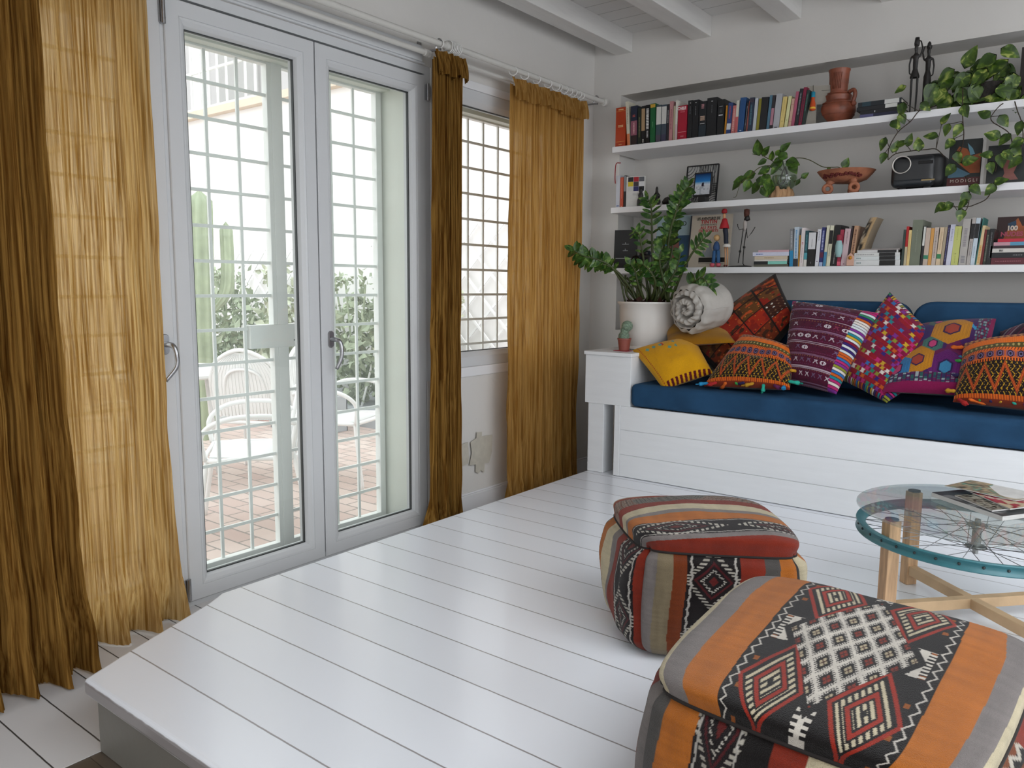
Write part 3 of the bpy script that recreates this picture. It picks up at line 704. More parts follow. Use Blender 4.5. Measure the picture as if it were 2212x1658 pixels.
# ================================================================== BUILT-IN BENCH
YS = 3.503
bench = thing('daybed_base', 'white built-in bench base of wide horizontal boards under the blue cushions', 'sofa base', (-.3, 3.8, 0))
mb = MB()
zs = [.002, .119, .249, .372]
mb.box(-2.032, -1.998, YS-.002, YS+.022, .002, .3745)
mb.box(-2.032, 2.4, YS+.022, 4.15, .33, .3705)
mb.build('bench_frame', m_sofa, bench, bevel=.0015)
for k in range(3):
    MB().box(-1.997, 2.4, YS, YS+.022, zs[k]+.0012, zs[k+1]-.0012).build('front_board', m_sofa, bench, bevel=.0012)
MB().box(-1.998, 2.4, YS+.004, YS+.02, .002, .372).build('backing', m_sofa, bench)
arm = thing('armrest_cabinet', 'white box armrest on a square leg at the left end of the bench', 'armrest', (-2.08, 3.8, 0))
MB().box(-2.218, -1.944, YS+.003, 4.15, .372, .628).build('body', m_sofa, arm, bevel=.002)
MB().box(-2.224, -1.938, YS-.006, 4.152, .6285, .648).build('top_board', m_sofa, arm, bevel=.003)
MB().box(-2.200, -2.103, YS+.01, YS+.11, .001, .3725).build('leg', m_sofa, arm, bevel=.002)
MB().box(-2.200, -2.103, 4.0, 4.12, .001, .3725).build('leg', m_sofa, arm, bevel=.002)

# ================================================================== BLUE CUSHIONS
m_blue = mat('petrol_blue_velvet', (.016, .058, .125), .85, var=.22, vscale=7, bump=.25, bscale=14, stretch=(1, 2.2, 1), spec=.2)
def rbox(mb, x0, x1, y0, y1, z0, z1, r, n=6, mi=0):
    """box with generously rounded edges"""
    N_ = 10
    c = Vector(((x0+x1)/2, (y0+y1)/2, (z0+z1)/2)); h = Vector(((x1-x0)/2, (y1-y0)/2, (z1-z0)/2))
    def ease(t, hl):
        # parameter samples concentrate in the corners
        return t
    def pt(p):
        q = Vector([max(-h[i]+r, min(h[i]-r, p[i])) for i in range(3)]); d = Vector(p)-q
        return c+q+(d.normalized()*r if d.length > 1e-9 else d)
    def samples(hl):
        a = [-hl+r*(1-math.cos(PI/2*k/n)) if False else -hl+r*k/n for k in range(n+1)]
        mid = [lerp(-hl+r, hl-r, k/8) for k in range(1, 8)]
        return a+mid+[-q for q in reversed(a)]
    S = [samples(h[i]) for i in range(3)]
    for ax in range(3):
        u, v = (ax+1) % 3, (ax+2) % 3
        for sg in (-1, 1):
            U, V = S[u], S[v]; vs = []
            for b_ in V:
                for a_ in U:
                    p = [0, 0, 0]; p[ax] = sg*h[ax]; p[u] = a_; p[v] = b_; vs.append(pt(p))
            k = len(U); fs = [(j*k+i, j*k+i+1, (j+1)*k+i+1, (j+1)*k+i) for j in range(len(V)-1) for i in range(k-1)]
            if sg < 0: fs = [f[::-1] for f in fs]
            mb._add(vs, fs, mi)
    return mb
def weld(o, d=.0004):
    import bmesh
    b = bmesh.new(); b.from_mesh(o.data); bmesh.ops.remove_doubles(b, verts=b.verts, dist=d); b.to_mesh(o.data); b.free(); return o
o = rbox(MB(), -1.940, 2.35, 3.492, 4.12, .377, .494, .028).build('seat_cushion', m_blue, None, smooth=True, orig=(0, 3.8, .38)); weld(o)
tag(o, 'long petrol blue mattress cushion lying on the white bench', 'seat cushion')
def backcush(label, x0, x1, y0, y1, z0, z1):
    """upholstered slab with big rounded upper corners"""
    R_ = .085; pts = []
    for k in range(9): a = PI-PI/2*k/8; pts.append((x0+R_+R_*math.cos(a), z1-R_+R_*math.sin(a)))
    for k in range(9): a = PI/2-PI/2*k/8; pts.append((x1-R_+R_*math.cos(a), z1-R_+R_*math.sin(a)))
    pts += [(x1, z0), (x0, z0)]
    mb = MB(); mb.prism(pts[::-1], y1-y0, Matrix.Translation((0, y0, 0)))
    o = mb.build('back_cushion', m_blue, None, smooth=True, bevel=.022, seg=5, orig=((x0+x1)/2, (y0+y1)/2, z0)); o.data.polygons.foreach_set('use_smooth', [True]*len(o.data.polygons))
    return tag(o, label, 'back cushion', 'petrol blue back cushions')
a = pY(1566, 646, 3.99); b = pY(1968, 646, 3.99); c_ = pY(1972, 646, 3.99)
backcush('petrol blue back cushion with rounded corners at the left half of the bench', a.x, b.x, 3.99, 4.11, .497, a.z)
backcush('petrol blue back cushion running out of the right edge of the picture', c_.x, c_.x+.92, 3.99, 4.11, .497, a.z+.004)
backcush('petrol blue back cushion beyond the right edge of the picture', c_.x+.93, c_.x+1.85, 3.99, 4.11, .497, a.z)

# ================================================================== PATCHWORK AND EMBROIDERED CUSHIONS
m_cloth = painted('embroidered_cloth', .9, .35, 320, .15)
m_plaincl = painted('dyed_wool_cloth', .9, .25, 220, .2)
def pillow(name, label, corners, thick, cf, n=90, seed=1, back='#2a1c1c', fold=.0, pinch=.10, group='cushions on the blue bench', material=None, sag=.0):
    """corners: tl, tr, br, bl in space; front side carries the pattern"""
    tl, tr, br, bl = [Vector(c) for c in corners]
    nrm = ((br-tl).cross(tr-bl)).normalized()
    if nrm.y > 0: nrm = -nrm
    ctr = (tl+tr+br+bl)/4
    def base(u, v):
        # concave seams between pointed corners
        p = tl*(1-u)*(1-v)+tr*u*(1-v)+br*u*v+bl*(1-u)*v
        e = pinch*(math.sin(PI*u)*(1 if v < .5 else 1)*abs(2*v-1)**3+math.sin(PI*v)*abs(2*u-1)**3)*.5
        return p+(ctr-p)*e
    def puff(u, v):
        a = max(0, 1-abs(2*u-1)**2.4); b = max(0, 1-abs(2*v-1)**2.4)
        return thick*(a*b)**.48
    def wr(u, v): return .010*(vn(u*5, v*5, seed)-.5)*math.sin(PI*u)*math.sin(PI*v)*2+.004*(vn(u*16, v*11, seed+4)-.5)*math.sin(PI*u)*math.sin(PI*v)-sag*math.exp(-((v-.5-.25*(u-.5))/.07)**2)*math.sin(PI*u)
    def fr(u, v): return base(u, v)+nrm*(puff(u, v)*.62+wr(u, v))
    def bk(u, v): return base(u, v)-nrm*puff(u, v)*.38
    o_ = ctr; bc = C3(back)
    mb = MB()
    mb.grid(fr, n, n, 0, lambda u, v: C3(cf(u, v)), flip=True)
    mb.grid(bk, n//3, n//3, 0, lambda u, v: bc)
    t = thing(name, label, 'cushion', tuple(ctr), group)
    mb.build('cover', material or m_cloth, t, smooth=True)
    return t, fr, nrm
def fr_(x): return x-math.floor(x)
def tri(x): return abs(2*fr_(x)-1)
def hsh(*a):
    q = math.sin(sum(w*x for w, x in zip((12.9898, 78.233, 37.719, 9.77), a)))*43758.5453; return q-math.floor(q)
def pick(lst, *a): return lst[int(hsh(*a)*len(lst)) % len(lst)]
def cf_yellow(u, v):
    c = '#d49a0c'
    if v < .12 and abs(u-.78) < .16 and .03 < v and abs(tri(u*9)*.06-(v-.03)) < .015: return '#221a12'
    if .10 < u < .62 and .10 < v < .42:
        f = fr_(u*9); g = fr_(v*7+.3*u)
        if hsh(math.floor(u*9), math.floor(v*7)) > .45 and abs(f-.5)+abs(g-.5) < .33 and abs(f-g) < .35: return '#5d8f80'
        if abs(u-.42) < .018 and .14 < v < .25: return '#a32218'
    if u < .075 and fr_(v*26) < .55 and u > .05: return '#a3401f'
    if v > .93 and .1 < u < .97: return '#5b1015' if fr_(u*11+v*3) < .55 else c
    if abs(v-.5) < 1: return lerpc('#d49a0c', '#c28a08', vn(u*4, v*4, 2))
def lerpc(a, b, t):
    a = C3(a); b = C3(b); return tuple(lerp(x, y, t) for x, y in zip(a, b))
def cf_patch(u, v):
    if u < .03 or u > .97 or v < .03 or v > .97: return '#1c1512'
    seam = '#1d110d'
    # nested patch panels
    gx, gy = u*4.2, v*4.2
    big = (int(gx), int(gy))
    fx, fy = fr_(gx), fr_(gy)
    if fx < .07 or fy < .07: return seam
    k = hsh(big[0], big[1], 3)
    if k > .78: # mirror-work strip
        cx, cy = fr_(u*16)-.5, fr_(v*16)-.5
        if cx*cx+cy*cy < .035: return '#cfc8ba' if hsh(int(u*16), int(v*16)) > .55 else '#6a4a33'
        return '#33170f' if fr_((u+v)*20) < .5 else '#402014'
    c = ['#8a2412', '#5b3815', '#6e2b12', '#4a2c14', '#93260f', '#5e3a1a'][int(k*7.6) % 6]
    q = vn(u*22, v*22, 5)
    if q > .68: return '#a8451c' if k < .4 else '#7d1d10'
    if q < .25: return '#3b2010'
    if abs(fr_(fx*3)-.5)+abs(fr_(fy*3)-.5) < .12: return '#b06a2b'
    return c
def cf_zig(u, v):
    """orange and black border cloth: v runs from the top edge down"""
    v = max(0, (v-.07)/.93)
    if v < .08: return '#c98b3c' if abs(fr_(u*16)-.5-.25*math.sin(v*130)) < .16 else '#6a1a17'
    if v < .20: return '#e06c08' if fr_(u*60) > .12 else '#c85a05'
    if v < .29:
        f, g = fr_(u*20)-.5, (v-.24)/.03
        return '#a8985c' if abs(f)*2+abs(g)*.6 < .55 else '#4e4520'
    if v < .33: return '#d2611a' if fr_(u*36+v*12) > .3 else '#46151c'
    if v < .46:
        f = fr_(u*11)-.5; g = (v-.395)/.11
        r = math.hypot(f, g*.62)
        if r < .13: return '#17121a'
        if r < .22: return '#6d5f86'
        if r < .31: return '#241420'
        return '#c05a24' if abs(g) > .42 else '#7a4a5a' if r < .44 else '#b0501e'
    if v < .50: return '#d2611a' if fr_(u*40) > .35 else '#30100f'
    if v < .92:
        w = (v-.50)/.42; z = tri(u*5.5)
        d = abs(w-(.12+.76*z))
        if d < .035: return '#c4551c'
        if d < .075: return '#5a1512'
        if d < .11: return '#b2521d'
        e = fr_(u*22+.25*math.sin(w*24))
        if abs(e-.5) < .10: return '#b58a20' if fr_(w*9) > .25 else '#1c0f0e'
        if abs(fr_(u*22)-0) < .10 and fr_(w*12) < .25: return '#b8922c'
        return '#190e0e'
    return '#d2611a' if v < .965 and fr_(u*44) > .3 else '#7a2a10'
WV = ['#b3276b', '#2e6aa8', '#c8a02a', '#2a7d5a', '#7a2e8a', '#c25a1e', '#d8d0c8', '#7d1432', '#1d7f8a', '#8a8f2e', '#31206a']
def cf_maya(u, v):
    if u > .86 or u < .035 or v < .035:
        s = v*34 if (u > .86 or u < .035) else u*34
        c = pick(WV, math.floor(s), 2)
        if hsh(math.floor(s), 7) > .8: c = '#cdd3d6'
        return c if fr_(s) > .12 else '#2a1024'
    b = '#4f0f2c'; r = v*7.2; f = fr_(r)
    if f < .06 or (.12 < f < .16): return '#8d6a86' if int(r) % 2 else '#b9a7b4'
    if .20 < f < .26 and fr_(u*26) < .3: return '#8a5a34'
    if .82 < f < .86: return '#6e2a54' if fr_(u*30) < .6 else b
    cell = math.floor(u*9); fx, fy = fr_(u*9)-.5, (f-.54)/.36
    k = hsh(cell, math.floor(r), 5)
    col = '#c9bcc6' if k > .74 else '#6f5a78' if k > .4 else '#3f6a6c' if k > .3 else '#8d3550'
    if k > .86:
        rr = math.hypot(fx, fy*.9)
        if abs(rr-.33) < .07 or (rr < .33 and abs(abs(fx)-.14) < .045): return '#d2c8cf'
    elif k > .2:
        if (abs(abs(fx)-.05-.5*abs(fy+.1)) < .055 and abs(fy) < .42) or (abs(fy+.32) < .07 and abs(fx) < .10): return col
    return b if vn(u*30, v*60, 3) > .3 else '#43102a'
def cf_multi(u, v):
    if u < .045 or u > .93 or v < .045 or v > .955:
        s = (v if (u < .045 or u > .93) else u)*30
        return pick(WV, math.floor(s), 8) if fr_(s) > .25 else '#2c1028'
    r = v*22; row = math.floor(r); c0 = u*12+row*.5; cell = math.floor(c0); fx, fy = fr_(c0), fr_(r)
    if fy < .14: return '#7a0f35' if row % 3 else '#a3164e'
    k = hsh(cell, row, 1)
    if k < .30: return '#7a0f3a' if row % 4 < 2 else '#8e1222'
    c = pick(WV, cell, row, 4)
    if abs(fx-.5) > .18+.30*abs(fy-.55)*1.2 + .1*k: return '#7a0f35' if row % 4 < 2 else '#8e1222'
    return c
def cf_purple(u, v):
    if v > .93 or u > .965: return '#7a1145'
    if v > .84:
        return pick(['#8f9a9e', '#27514f', '#5a1a4a', '#2c2a52'], math.floor(u*22), math.floor(v*80)) if fr_(u*22) > .3 else '#43123c'
    if u > .84:
        return pick(['#39626a', '#7a8a8e', '#5a1a4a', '#6a1a38'], math.floor(v*22), math.floor(u*70)) if fr_(v*22) > .3 else '#43123c'
    for cx, cy, R_, c in ((.22, .30, .17, '#33195e'), (.60, .28, .20, '#b87a18'), (.10, .78, .16, '#2f6fa0'), (.32, .70, .16, '#b87a18'), (.62, .78, .17, '#5a1a5e'), (.42, .10, .10, '#3f5a55'), (.44, .50, .11, '#3f6a62')):
        d = max(abs(u-cx)*1.0, abs(u-cx)*.5+abs(v-cy)*.85)
        if d < R_:
            if d < R_*.35: return pick(['#9a3a2a', '#34749a', '#b03a6a'], cx, cy)
            if d < R_*.45: return '#2a1440'
            return c if fr_(d*60) > .25 else lerpc(c, '#1a1020', .35)
    if abs(tri(u*6)*.2+.3-fr_(v*2)) < .05: return '#2f86b0'
    return '#5c1440' if vn(u*9, v*9, 6) > .5 else '#3a1650'
def PP(pts): return [pY(x, y, d) for x, y, d in pts]
# bolster: rolled grey duvet
def bolster():
    c0 = pY(1496, 666, 3.70); ax = Vector((.34, .93, .10)).normalized()
    t = thing('rolled_duvet', 'rolled-up pale grey duvet leaning between the plant pot and the patchwork cushion', 'duvet', tuple(c0))
    s = ax.cross(Vector((0, 0, 1))).normalized(); up = s.cross(ax).normalized(); Rr = .128; L_ = .24
    def shp(a, v):
        r = Rr*(1+.05*math.sin(2*a+.8)+.03*math.sin(3*a+1)+.022*math.sin(8*a+v*3)*math.exp(-v*3))
        if v < .14: r *= .80+.20*math.sqrt(max(0, 1-(1-v/.14)**2))
        if v > .72: r *= math.sqrt(max(0, 1-((v-.72)/.285)**2))
        return r
    mb = MB()
    def body(u, v):
        a = 2*PI*u; r = shp(a, v)+.010*(vn(u*9, v*6, 4)-.5)+.004*math.sin(a*13+3*vn(u*4, v*3))*math.exp(-v*2.5)
        return c0+ax*(v*L_-.04)+(s*math.cos(a)+up*math.sin(a)*1.0)*r
    mb.grid(body, 96, 44)
    mb.build('roll', m_duvet, t, smooth=True)
    mb = MB()
    def face(u, v):
        a = 2*PI*u; r = shp(a, 0)*(1-v); sp = fr_(v*2.1+u*1.0)
        cr = abs(sp-.5)*2
        dep = .055*max(0, cr-.55)/.45*min(1, v*6)+.014*(vn(u*16, v*4, 8)-.5)*min(1, v*8)-.022*math.sin(min(1, v*2.2)*PI/2)*(1-cr*.5)+.006*math.sin(a*15+v*7)*(1-v)*min(1, v*8)
        return c0+ax*(-.04+dep)+(s*math.cos(a)+up*math.sin(a)*1.0)*r
    mb.grid(face, 120, 44, flip=True)
    mb.build('folded_end', m_duvet, t, smooth=True)
m_duvet = mat('pale_grey_cotton', (.42, .395, .36), .85, var=.05, vscale=9, bump=.3, bscale=22)
bolster()
pillow('cushion', 'mustard yellow cushion lying half hidden behind the white plant pot', PP([(1436, 706, 3.88), (1560, 690, 3.98), (1590, 740, 3.70), (1440, 748, 3.68)]), .07, lambda u, v: lerpc('#b07e12', '#8a5c0c', vn(u*3, v*6, 3)), n=40, seed=5, back='#8a5c0c')
pillow('cushion', 'large brown and red patchwork cushion with mirror embroidery standing on its corner', PP([(1675, 590, 4.00), (1722, 690, 3.96), (1600, 850, 3.70), (1470, 735, 3.86)]), .13, cf_patch, n=150, seed=2, pinch=.04)
pillow('cushion', 'bright mustard yellow cushion with small teal embroidery against the white armrest', PP([(1366, 756, 3.60), (1500, 728, 3.80), (1541, 806, 3.62), (1434, 842, 3.53)]), .12, cf_yellow, n=120, seed=3, back='#b07a08', pinch=.06)
pillow('cushion', 'magenta cushion with white stitched figures and a striped edge, left of centre', PP([(1712, 650, 3.92), (1898, 676, 3.86), (1806, 852, 3.62), (1690, 826, 3.68)]), .15, cf_maya, n=170, seed=6, pinch=.05)
pillow('cushion', 'multicoloured woven cushion standing on its corner beside the magenta one', PP([(1922, 630, 3.97), (2064, 768, 3.80), (1915, 870, 3.60), (1800, 812, 3.78)]), .12, cf_multi, n=160, seed=7, pinch=.03)
pillow('cushion', 'purple cushion with large blue and ochre diamonds lying behind the orange one', PP([(1955, 706, 3.96), (2152, 688, 3.97), (2120, 858, 3.63), (1906, 846, 3.60)]), .13, cf_purple, n=150, seed=8, pinch=.05)
pillow('cushion', 'dark striped cushion just showing at the right edge behind the orange one', PP([(2160, 716, 3.97), (2330, 650, 3.98), (2340, 870, 3.80), (2150, 850, 3.80)]), .10, lambda u, v: pick(['#5a2238', '#8a7a82', '#3a1530', '#6d3a52', '#2a1a28'], math.floor((u+v)*26)), n=60, seed=10)
TAS = ['#1f86b8', '#a01a1a', '#d2611a', '#2f8a3a', '#241a48', '#b8861e', '#1f9a86', '#5a1a4a']
def tassels(t, fr, edge, n, seed, size=.045, start=0):
    q = random.Random(seed)
    for k in range(n):
        s = (k+.5)/n; u, v = {'b': (s, .985), 'l': (.015, s), 'r': (.985, s)}[edge]
        p = fr(u, v); out = (fr(u, v)-fr({'b': s, 'l': .15, 'r': .85}[edge], .85 if edge == 'b' else s)); out.normalize(); out.z = min(out.z, 0)*.25; out.normalize()
        d = Vector((out.x+q.uniform(-.5, .5), out.y+q.uniform(-.3, .1), -.12)).normalized(); L_ = size*q.uniform(.8, 1.25)
        mb = MB()
        a_ = p+Vector((0, -.004, .004)); zmin = .4975+.008
        e_ = a_+d*L_; e_.z = max(e_.z, zmin); mid = (a_+e_)/2; mid.z = max(mid.z, zmin+.004)
        mb.tube([a_, a_.lerp(mid, .3), mid, mid.lerp(e_, .6), e_], .006, 8, rs=[.003, .008, .007, .011, .0085])
        for j in range(5):
            w = Vector((q.uniform(-.01, .01), q.uniform(-.008, .004), q.uniform(-.002, .004))); mb.tube([mid, e_+w+d*.008], .0022, 4)
        c = TAS[(k+start) % len(TAS)]
        mb.build('tassel', mat('tassel_'+c[1:], c, .9, var=.2, vscale=60), t, smooth=True, label={'#1f86b8': 'blue', '#a01a1a': 'red', '#d2611a': 'orange', '#2f8a3a': 'green', '#241a48': 'dark blue', '#b8861e': 'ochre', '#1f9a86': 'turquoise', '#5a1a4a': 'plum'}[c]+' tassel')
t, f, _ = pillow('cushion', 'slumped orange and black zigzag cushion with tassels, next to the yellow one', PP([(1606, 722, 3.78), (1722, 756, 3.76), (1706, 842, 3.57), (1520, 834, 3.56)]), .15, cf_zig, n=190, seed=9, pinch=.05, sag=.012)
tassels(t, f, 'b', 9, 4); tassels(t, f, 'r', 4, 5, start=3)
t, f, _ = pillow('cushion', 'large orange and black zigzag cushion with tassels at the right edge of the bench', PP([(2082, 742, 3.76), (2300, 716, 3.78), (2330, 900, 3.56), (2058, 868, 3.58)]), .17, cf_zig, n=240, seed=12, pinch=.05)
tassels(t, f, 'b', 11, 6, .055, start=1); tassels(t, f, 'l', 4, 7, start=2)
# ================================================================== SHELVES
SH = {1: (1.753, 1.785), 2: (1.410, 1.442), 3: (1.0615, 1.0935)}
for k, lab in ((1, 'white wall shelf, the uppermost of three, carrying most of the books'), (2, 'white wall shelf in the middle, carrying the black projector'), (3, 'white wall shelf, the lowest of three, just above the cushions')):
    z0, z1 = SH[k]
    tag(MB().box(-2.388 if k < 3 else -2.375, 2.5, 4.015, YB+.0-.001, z0, z1).build('wall_shelf', m_shelf, None, bevel=.0015, orig=(-1, 4.2, z0)), lab, 'shelf', 'white wall shelves')
m_pages = mat('paper_pages', (.62, .58, .48), .9, var=.08, vscale=200, stretch=(1, 1, .02))
YBK = 4.035
def xat(u, y, z):
    v = 300.
    for _ in range(6):
        a = pY(u, v, y); b = pY(u, v+10, y); v += 10*(z-a.z)/(b.z-a.z)
    return pY(u, v, y).x
def bmat(c, rough=.5): return mat('book_cover_'+c[1:], c, rough, var=.04, vscale=30)
def book(label, M, w, h, d, color, group, bands=(), marks=(), pages=True, name='book', rough=.45, loc=None):
    """local frame: x across the spine, y into the shelf, z up; spine at y=0, left bottom corner at 0"""
    p = M @ Vector((0, 0, 0))
    t = thing(name, label, 'book', tuple(loc or p), group)
    mb = MB(); c = min(.0025, w*.18); r = .0012
    mb.box(0, c, 0, d, 0, h, 0, M); mb.box(w-c, w, 0, d, 0, h, 0, M); mb.box(c, w-c, 0, .002, 0, h, 0, M)
    mb.build('cover', bmat(color, rough), t)
    mb = MB(); mb.box(c, w-c, .002, d-.004, .003, h-.003, 0, M); mb.build('pages', m_pages, t)
    for z0, z1, cc in bands:
        mb = MB(); mb.box(w*.02, w*.98, -.0006, .001, z0*h, z1*h, 0, M); mb.build('spine_label', bmat(cc), t)
    for m_ in marks:
        z0, z1, cc = m_[:3]; f = m_[3] if len(m_) > 3 else .3
        q = random.Random(hash(label) % 1000 if False else len(label)*7+int(z0*100))
        mb = MB(); z = z0
        while z < z1-.002:      # illegible lettering as broken strokes
            s = q.uniform(.018, .035); e = min(z+s, z1)
            mb.box(w*(.5-f/2), w*(.5+f/2), -.0011, 0, z*h, e*h-.0012, 0, M); z = e+.008
        mb.build('spine_lettering', bmat(cc), t)
    return t
def stand(rows, shelf, group, place, depth=.15, y=YBK):
    zt = SH[shelf][1]+.0006
    for r in rows:
        u0, u1, vt, col, lean, desc = r[:6]; kw = r[6] if len(r) > 6 else {}
        yy = kw.get('y', y); x0 = xat(u0, yy, zt); x1 = xat(u1, yy, zt); w = (x1-x0)*.965; L_ = math.radians(lean)
        h = (pY((u0+u1)/2+math.tan(L_)*80, vt, yy).z-zt)/math.cos(L_)
        if L_ > 0: M = Matrix.Translation((x0+w, yy, zt)) @ Matrix.Rotation(L_, 4, 'Y') @ Matrix.Translation((-w, 0, 0))
        else: M = Matrix.Translation((x0, yy, zt)) @ Matrix.Rotation(L_, 4, 'Y')
        book(desc+', '+place, M, w, h, kw.get('d', depth), col, group, kw.get('b', ()), kw.get('m', ()), loc=(x0, yy, zt))
B_ = lambda *b: {'b': b}
stand([
 (1329, 1351, 232, '#a83a16', 0, 'thick orange-red hardback with gold lines', {'b': ((.90, .905, '#d8a048'), (.13, .136, '#d8a048')), 'm': ((.50, .56, '#d8b080', .5), (.93, .97, '#d8b080', .5), (.05, .075, '#c89858', .3)), 'd': .17}),
 (1355, 1361.5, 220, '#c9c4b2', -4.5, 'thin cream book with an orange foot', {'b': ((.0, .27, '#c8744a'),), 'm': ((.5, .85, '#8a8474', .2),)}),
 (1362, 1376, 229, '#1c2438', -1, 'navy book with a dusty pink label', {'b': ((.25, .62, '#8a5262'), (.0, .25, '#2a1c1c')), 'm': ((.72, .78, '#b4544c', .4), (.3, .58, '#caa0a0', .25))}),
 (1377, 1384.5, 233, '#1b241d', -1, 'narrow black-green book with a faded title', {'m': ((.2, .75, '#7c7c5a', .3),)}),
 (1385, 1393, 229, '#15161a', -1, 'black book with a long tan spine patch', {'b': ((.35, .93, '#a58a68'),), 'm': ((.04, .14, '#c8c8c0', .3),)}),
 (1393.5, 1403, 227, '#0e0f12', -1, 'black book with bold white lettering down the spine', {'m': ((.38, .92, '#e4e4e0', .55), (.16, .34, '#c8c8c8', .35))}),
 (1404, 1415, 224, '#175c33', -1, 'green paperback with a gold square at its head', {'b': ((.90, .985, '#c49a32'),), 'm': ((.4, .55, '#5f9a6a', .15),)}),
 (1416, 1427, 227, '#3a4c54', 0, 'first of two twin books, white above a dark sea photograph', {'b': ((.48, .95, '#cfcfca'), (.0, .2, '#4a4452'))}),
 (1427.6, 1438.5, 226, '#3c4854', 0, 'second of two twin books, white above a dark sea photograph', {'b': ((.48, .95, '#c9cac6'), (.0, .2, '#3c3a50'))}),
 (1439, 1444, 225, '#26242a', 0, 'very narrow dark book right of the white twins', {'m': ((.5, .85, '#a8a8a8', .3),)}),
 (1444.5, 1452, 219, '#b57f82', 0, 'dusty pink spine before the crimson book', {'m': ((.3, .8, '#7c4a50', .2),)}),
 (1453, 1457, 229, '#b0a48c', 0, 'thin beige spine left of the tall white one'),
 (1457.4, 1462, 217, '#d3cfc6', 0, 'tall thin white spine left of the crimson book', {'b': ((.0, .4, '#c9b0b4'),)}),
 (1463, 1483, 228, '#a0132e', 0, 'crimson book reading CHILE', {'b': ((.22, .228, '#e0b0b0'),), 'm': ((.08, .12, '#d08a90', .35), (.80, .97, '#c85a68', .5)), 'd': .16}),
 (1484, 1494, 217, '#131519', 0, 'matt black book, first right of the crimson one', {'m': ((.65, .85, '#6a7078', .12), (.92, .95, '#d0d0d0', .2))}),
 (1494.5, 1507.5, 216, '#101216', 0, 'black book with a white dot, second right of crimson', {'m': ((.6, .85, '#7a7c80', .1), (.92, .95, '#d0d0d0', .2))}),
 (1508, 1524.5, 219, '#14181d', 0, 'black book with pink flower shapes on its spine', {'b': ((.0, .34, '#1e2a33'),), 'm': ((.80, .93, '#c08a8e', .35), (.47, .60, '#c8aa94', .6), (.37, .40, '#a0a0a0', .6))}),
 (1525, 1547, 211, '#111317', 0, 'largest black hardback in the middle of the row', {'m': ((.60, .82, '#55585c', .08), (.90, .925, '#f0f0f0', .14)), 'd': .2}),
 (1548, 1563, 215, '#0e1013', 0, 'black book with a grey ring on the spine', {'m': ((.63, .74, '#44484c', .35), (.55, .58, '#d8d8d8', .6), (.80, .82, '#b0b0b0', .5))}),
 (1564, 1567.6, 228, '#b0771a', 2, 'thin ochre spine right of the black hardbacks'),
 (1568, 1577.5, 222, '#2a3f72', 3, 'blue book with a white foot label', {'b': ((.14, .34, '#c8ccd0'),), 'm': ((.5, .9, '#b0485a', .3),)}),
 (1578.5, 1586, 228, '#b76a68', 3, 'salmon book with mottled spine', {'m': ((.1, .9, '#d8b0a8', .4),)}),
 (1586.5, 1592.5, 217, '#c9c8bc', 2, 'white spine turning coral below', {'b': ((.0, .5, '#b85a5c'),)}),
 (1593, 1605.5, 211, '#20497a', 3, 'bright blue hardback', {'m': ((.05, .08, '#c0c8d0', .3),)}),
 (1606.5, 1610.5, 222, '#1b1d26', 4, 'slim black book right of the blue hardback', {'m': ((.1, .9, '#9a9aa2', .25),)}),
 (1611, 1614, 218, '#8a4a44', 4, 'thin brick red spine'),
 (1614.5, 1624.5, 211, '#273449', 2, 'dark slate book with teal flecks', {'b': ((.86, .97, '#3a3440'),), 'm': ((.2, .8, '#4c7a84', .3),)}),
 (1625, 1632, 212, '#b4bac0', 3, 'silver grey spine'),
 (1632.5, 1638.5, 213, '#827a22', 4, 'olive yellow spine'),
 (1639, 1654.5, 210, '#15171b', 3, 'pair-wide black book right of the olive one'),
 (1655, 1661, 206, '#4a6f83', 4, 'steel blue spine'),
 (1661.5, 1668, 206, '#2a242a', 4, 'dark spine with faded pink cover art', {'b': ((.12, .62, '#a87886'),)}),
 (1669, 1682.5, 203, '#a7a8ad', 4, 'broad pale grey book', {'m': ((.02, .05, '#2a2a30', .5),)}),
 (1683, 1692, 209, '#d5bf78', 5, 'cream yellow book with a small black mark', {'m': ((.20, .24, '#4a3a18', .2), (.4, .9, '#b09858', .1))}),
 (1693.5, 1700.5, 208, '#d2cf9c', 6, 'pale lemon spine', {'m': ((.22, .26, '#5a7a38', .3),)}),
 (1702, 1708, 213, '#c19e8c', 6, 'pinkish beige spine with red lines', {'b': ((.18, .19, '#a03a3a'), (.78, .79, '#a03a3a'))}),
 (1708.5, 1715, 198, '#a5536a', 6, 'mauve spine'),
 (1716, 1723.5, 192, '#202227', 6, 'charcoal spine between the mauve and crimson ones', {'m': ((.3, .9, '#8a8e92', .3),)}),
 (1724, 1731, 189, '#7b1838', 6, 'tall dark crimson spine', {'m': ((.1, .8, '#3a2a30', .4),)}),
 (1731.5, 1737.5, 195, '#20302d', 6, 'dark green spine next to the grey art book', {'m': ((.4, .9, '#4f7a70', .3),)}),
], 1, 'books standing on the top shelf', 'on the top shelf')
# CHILE lettering
zt1 = SH[1][1]
pb = [o for o in bpy.data.objects if o.get('label', '').startswith('crimson book')][0]
text_mesh('spine_title', 'CHILE', .022, face_M((xat(1473, YBK, zt1+.15), YBK-.0015, zt1+.165), (1, 0, 0), (0, 0, 1)), bmat('#e8dcdc'), pb, xs=.85, bold=.0006)
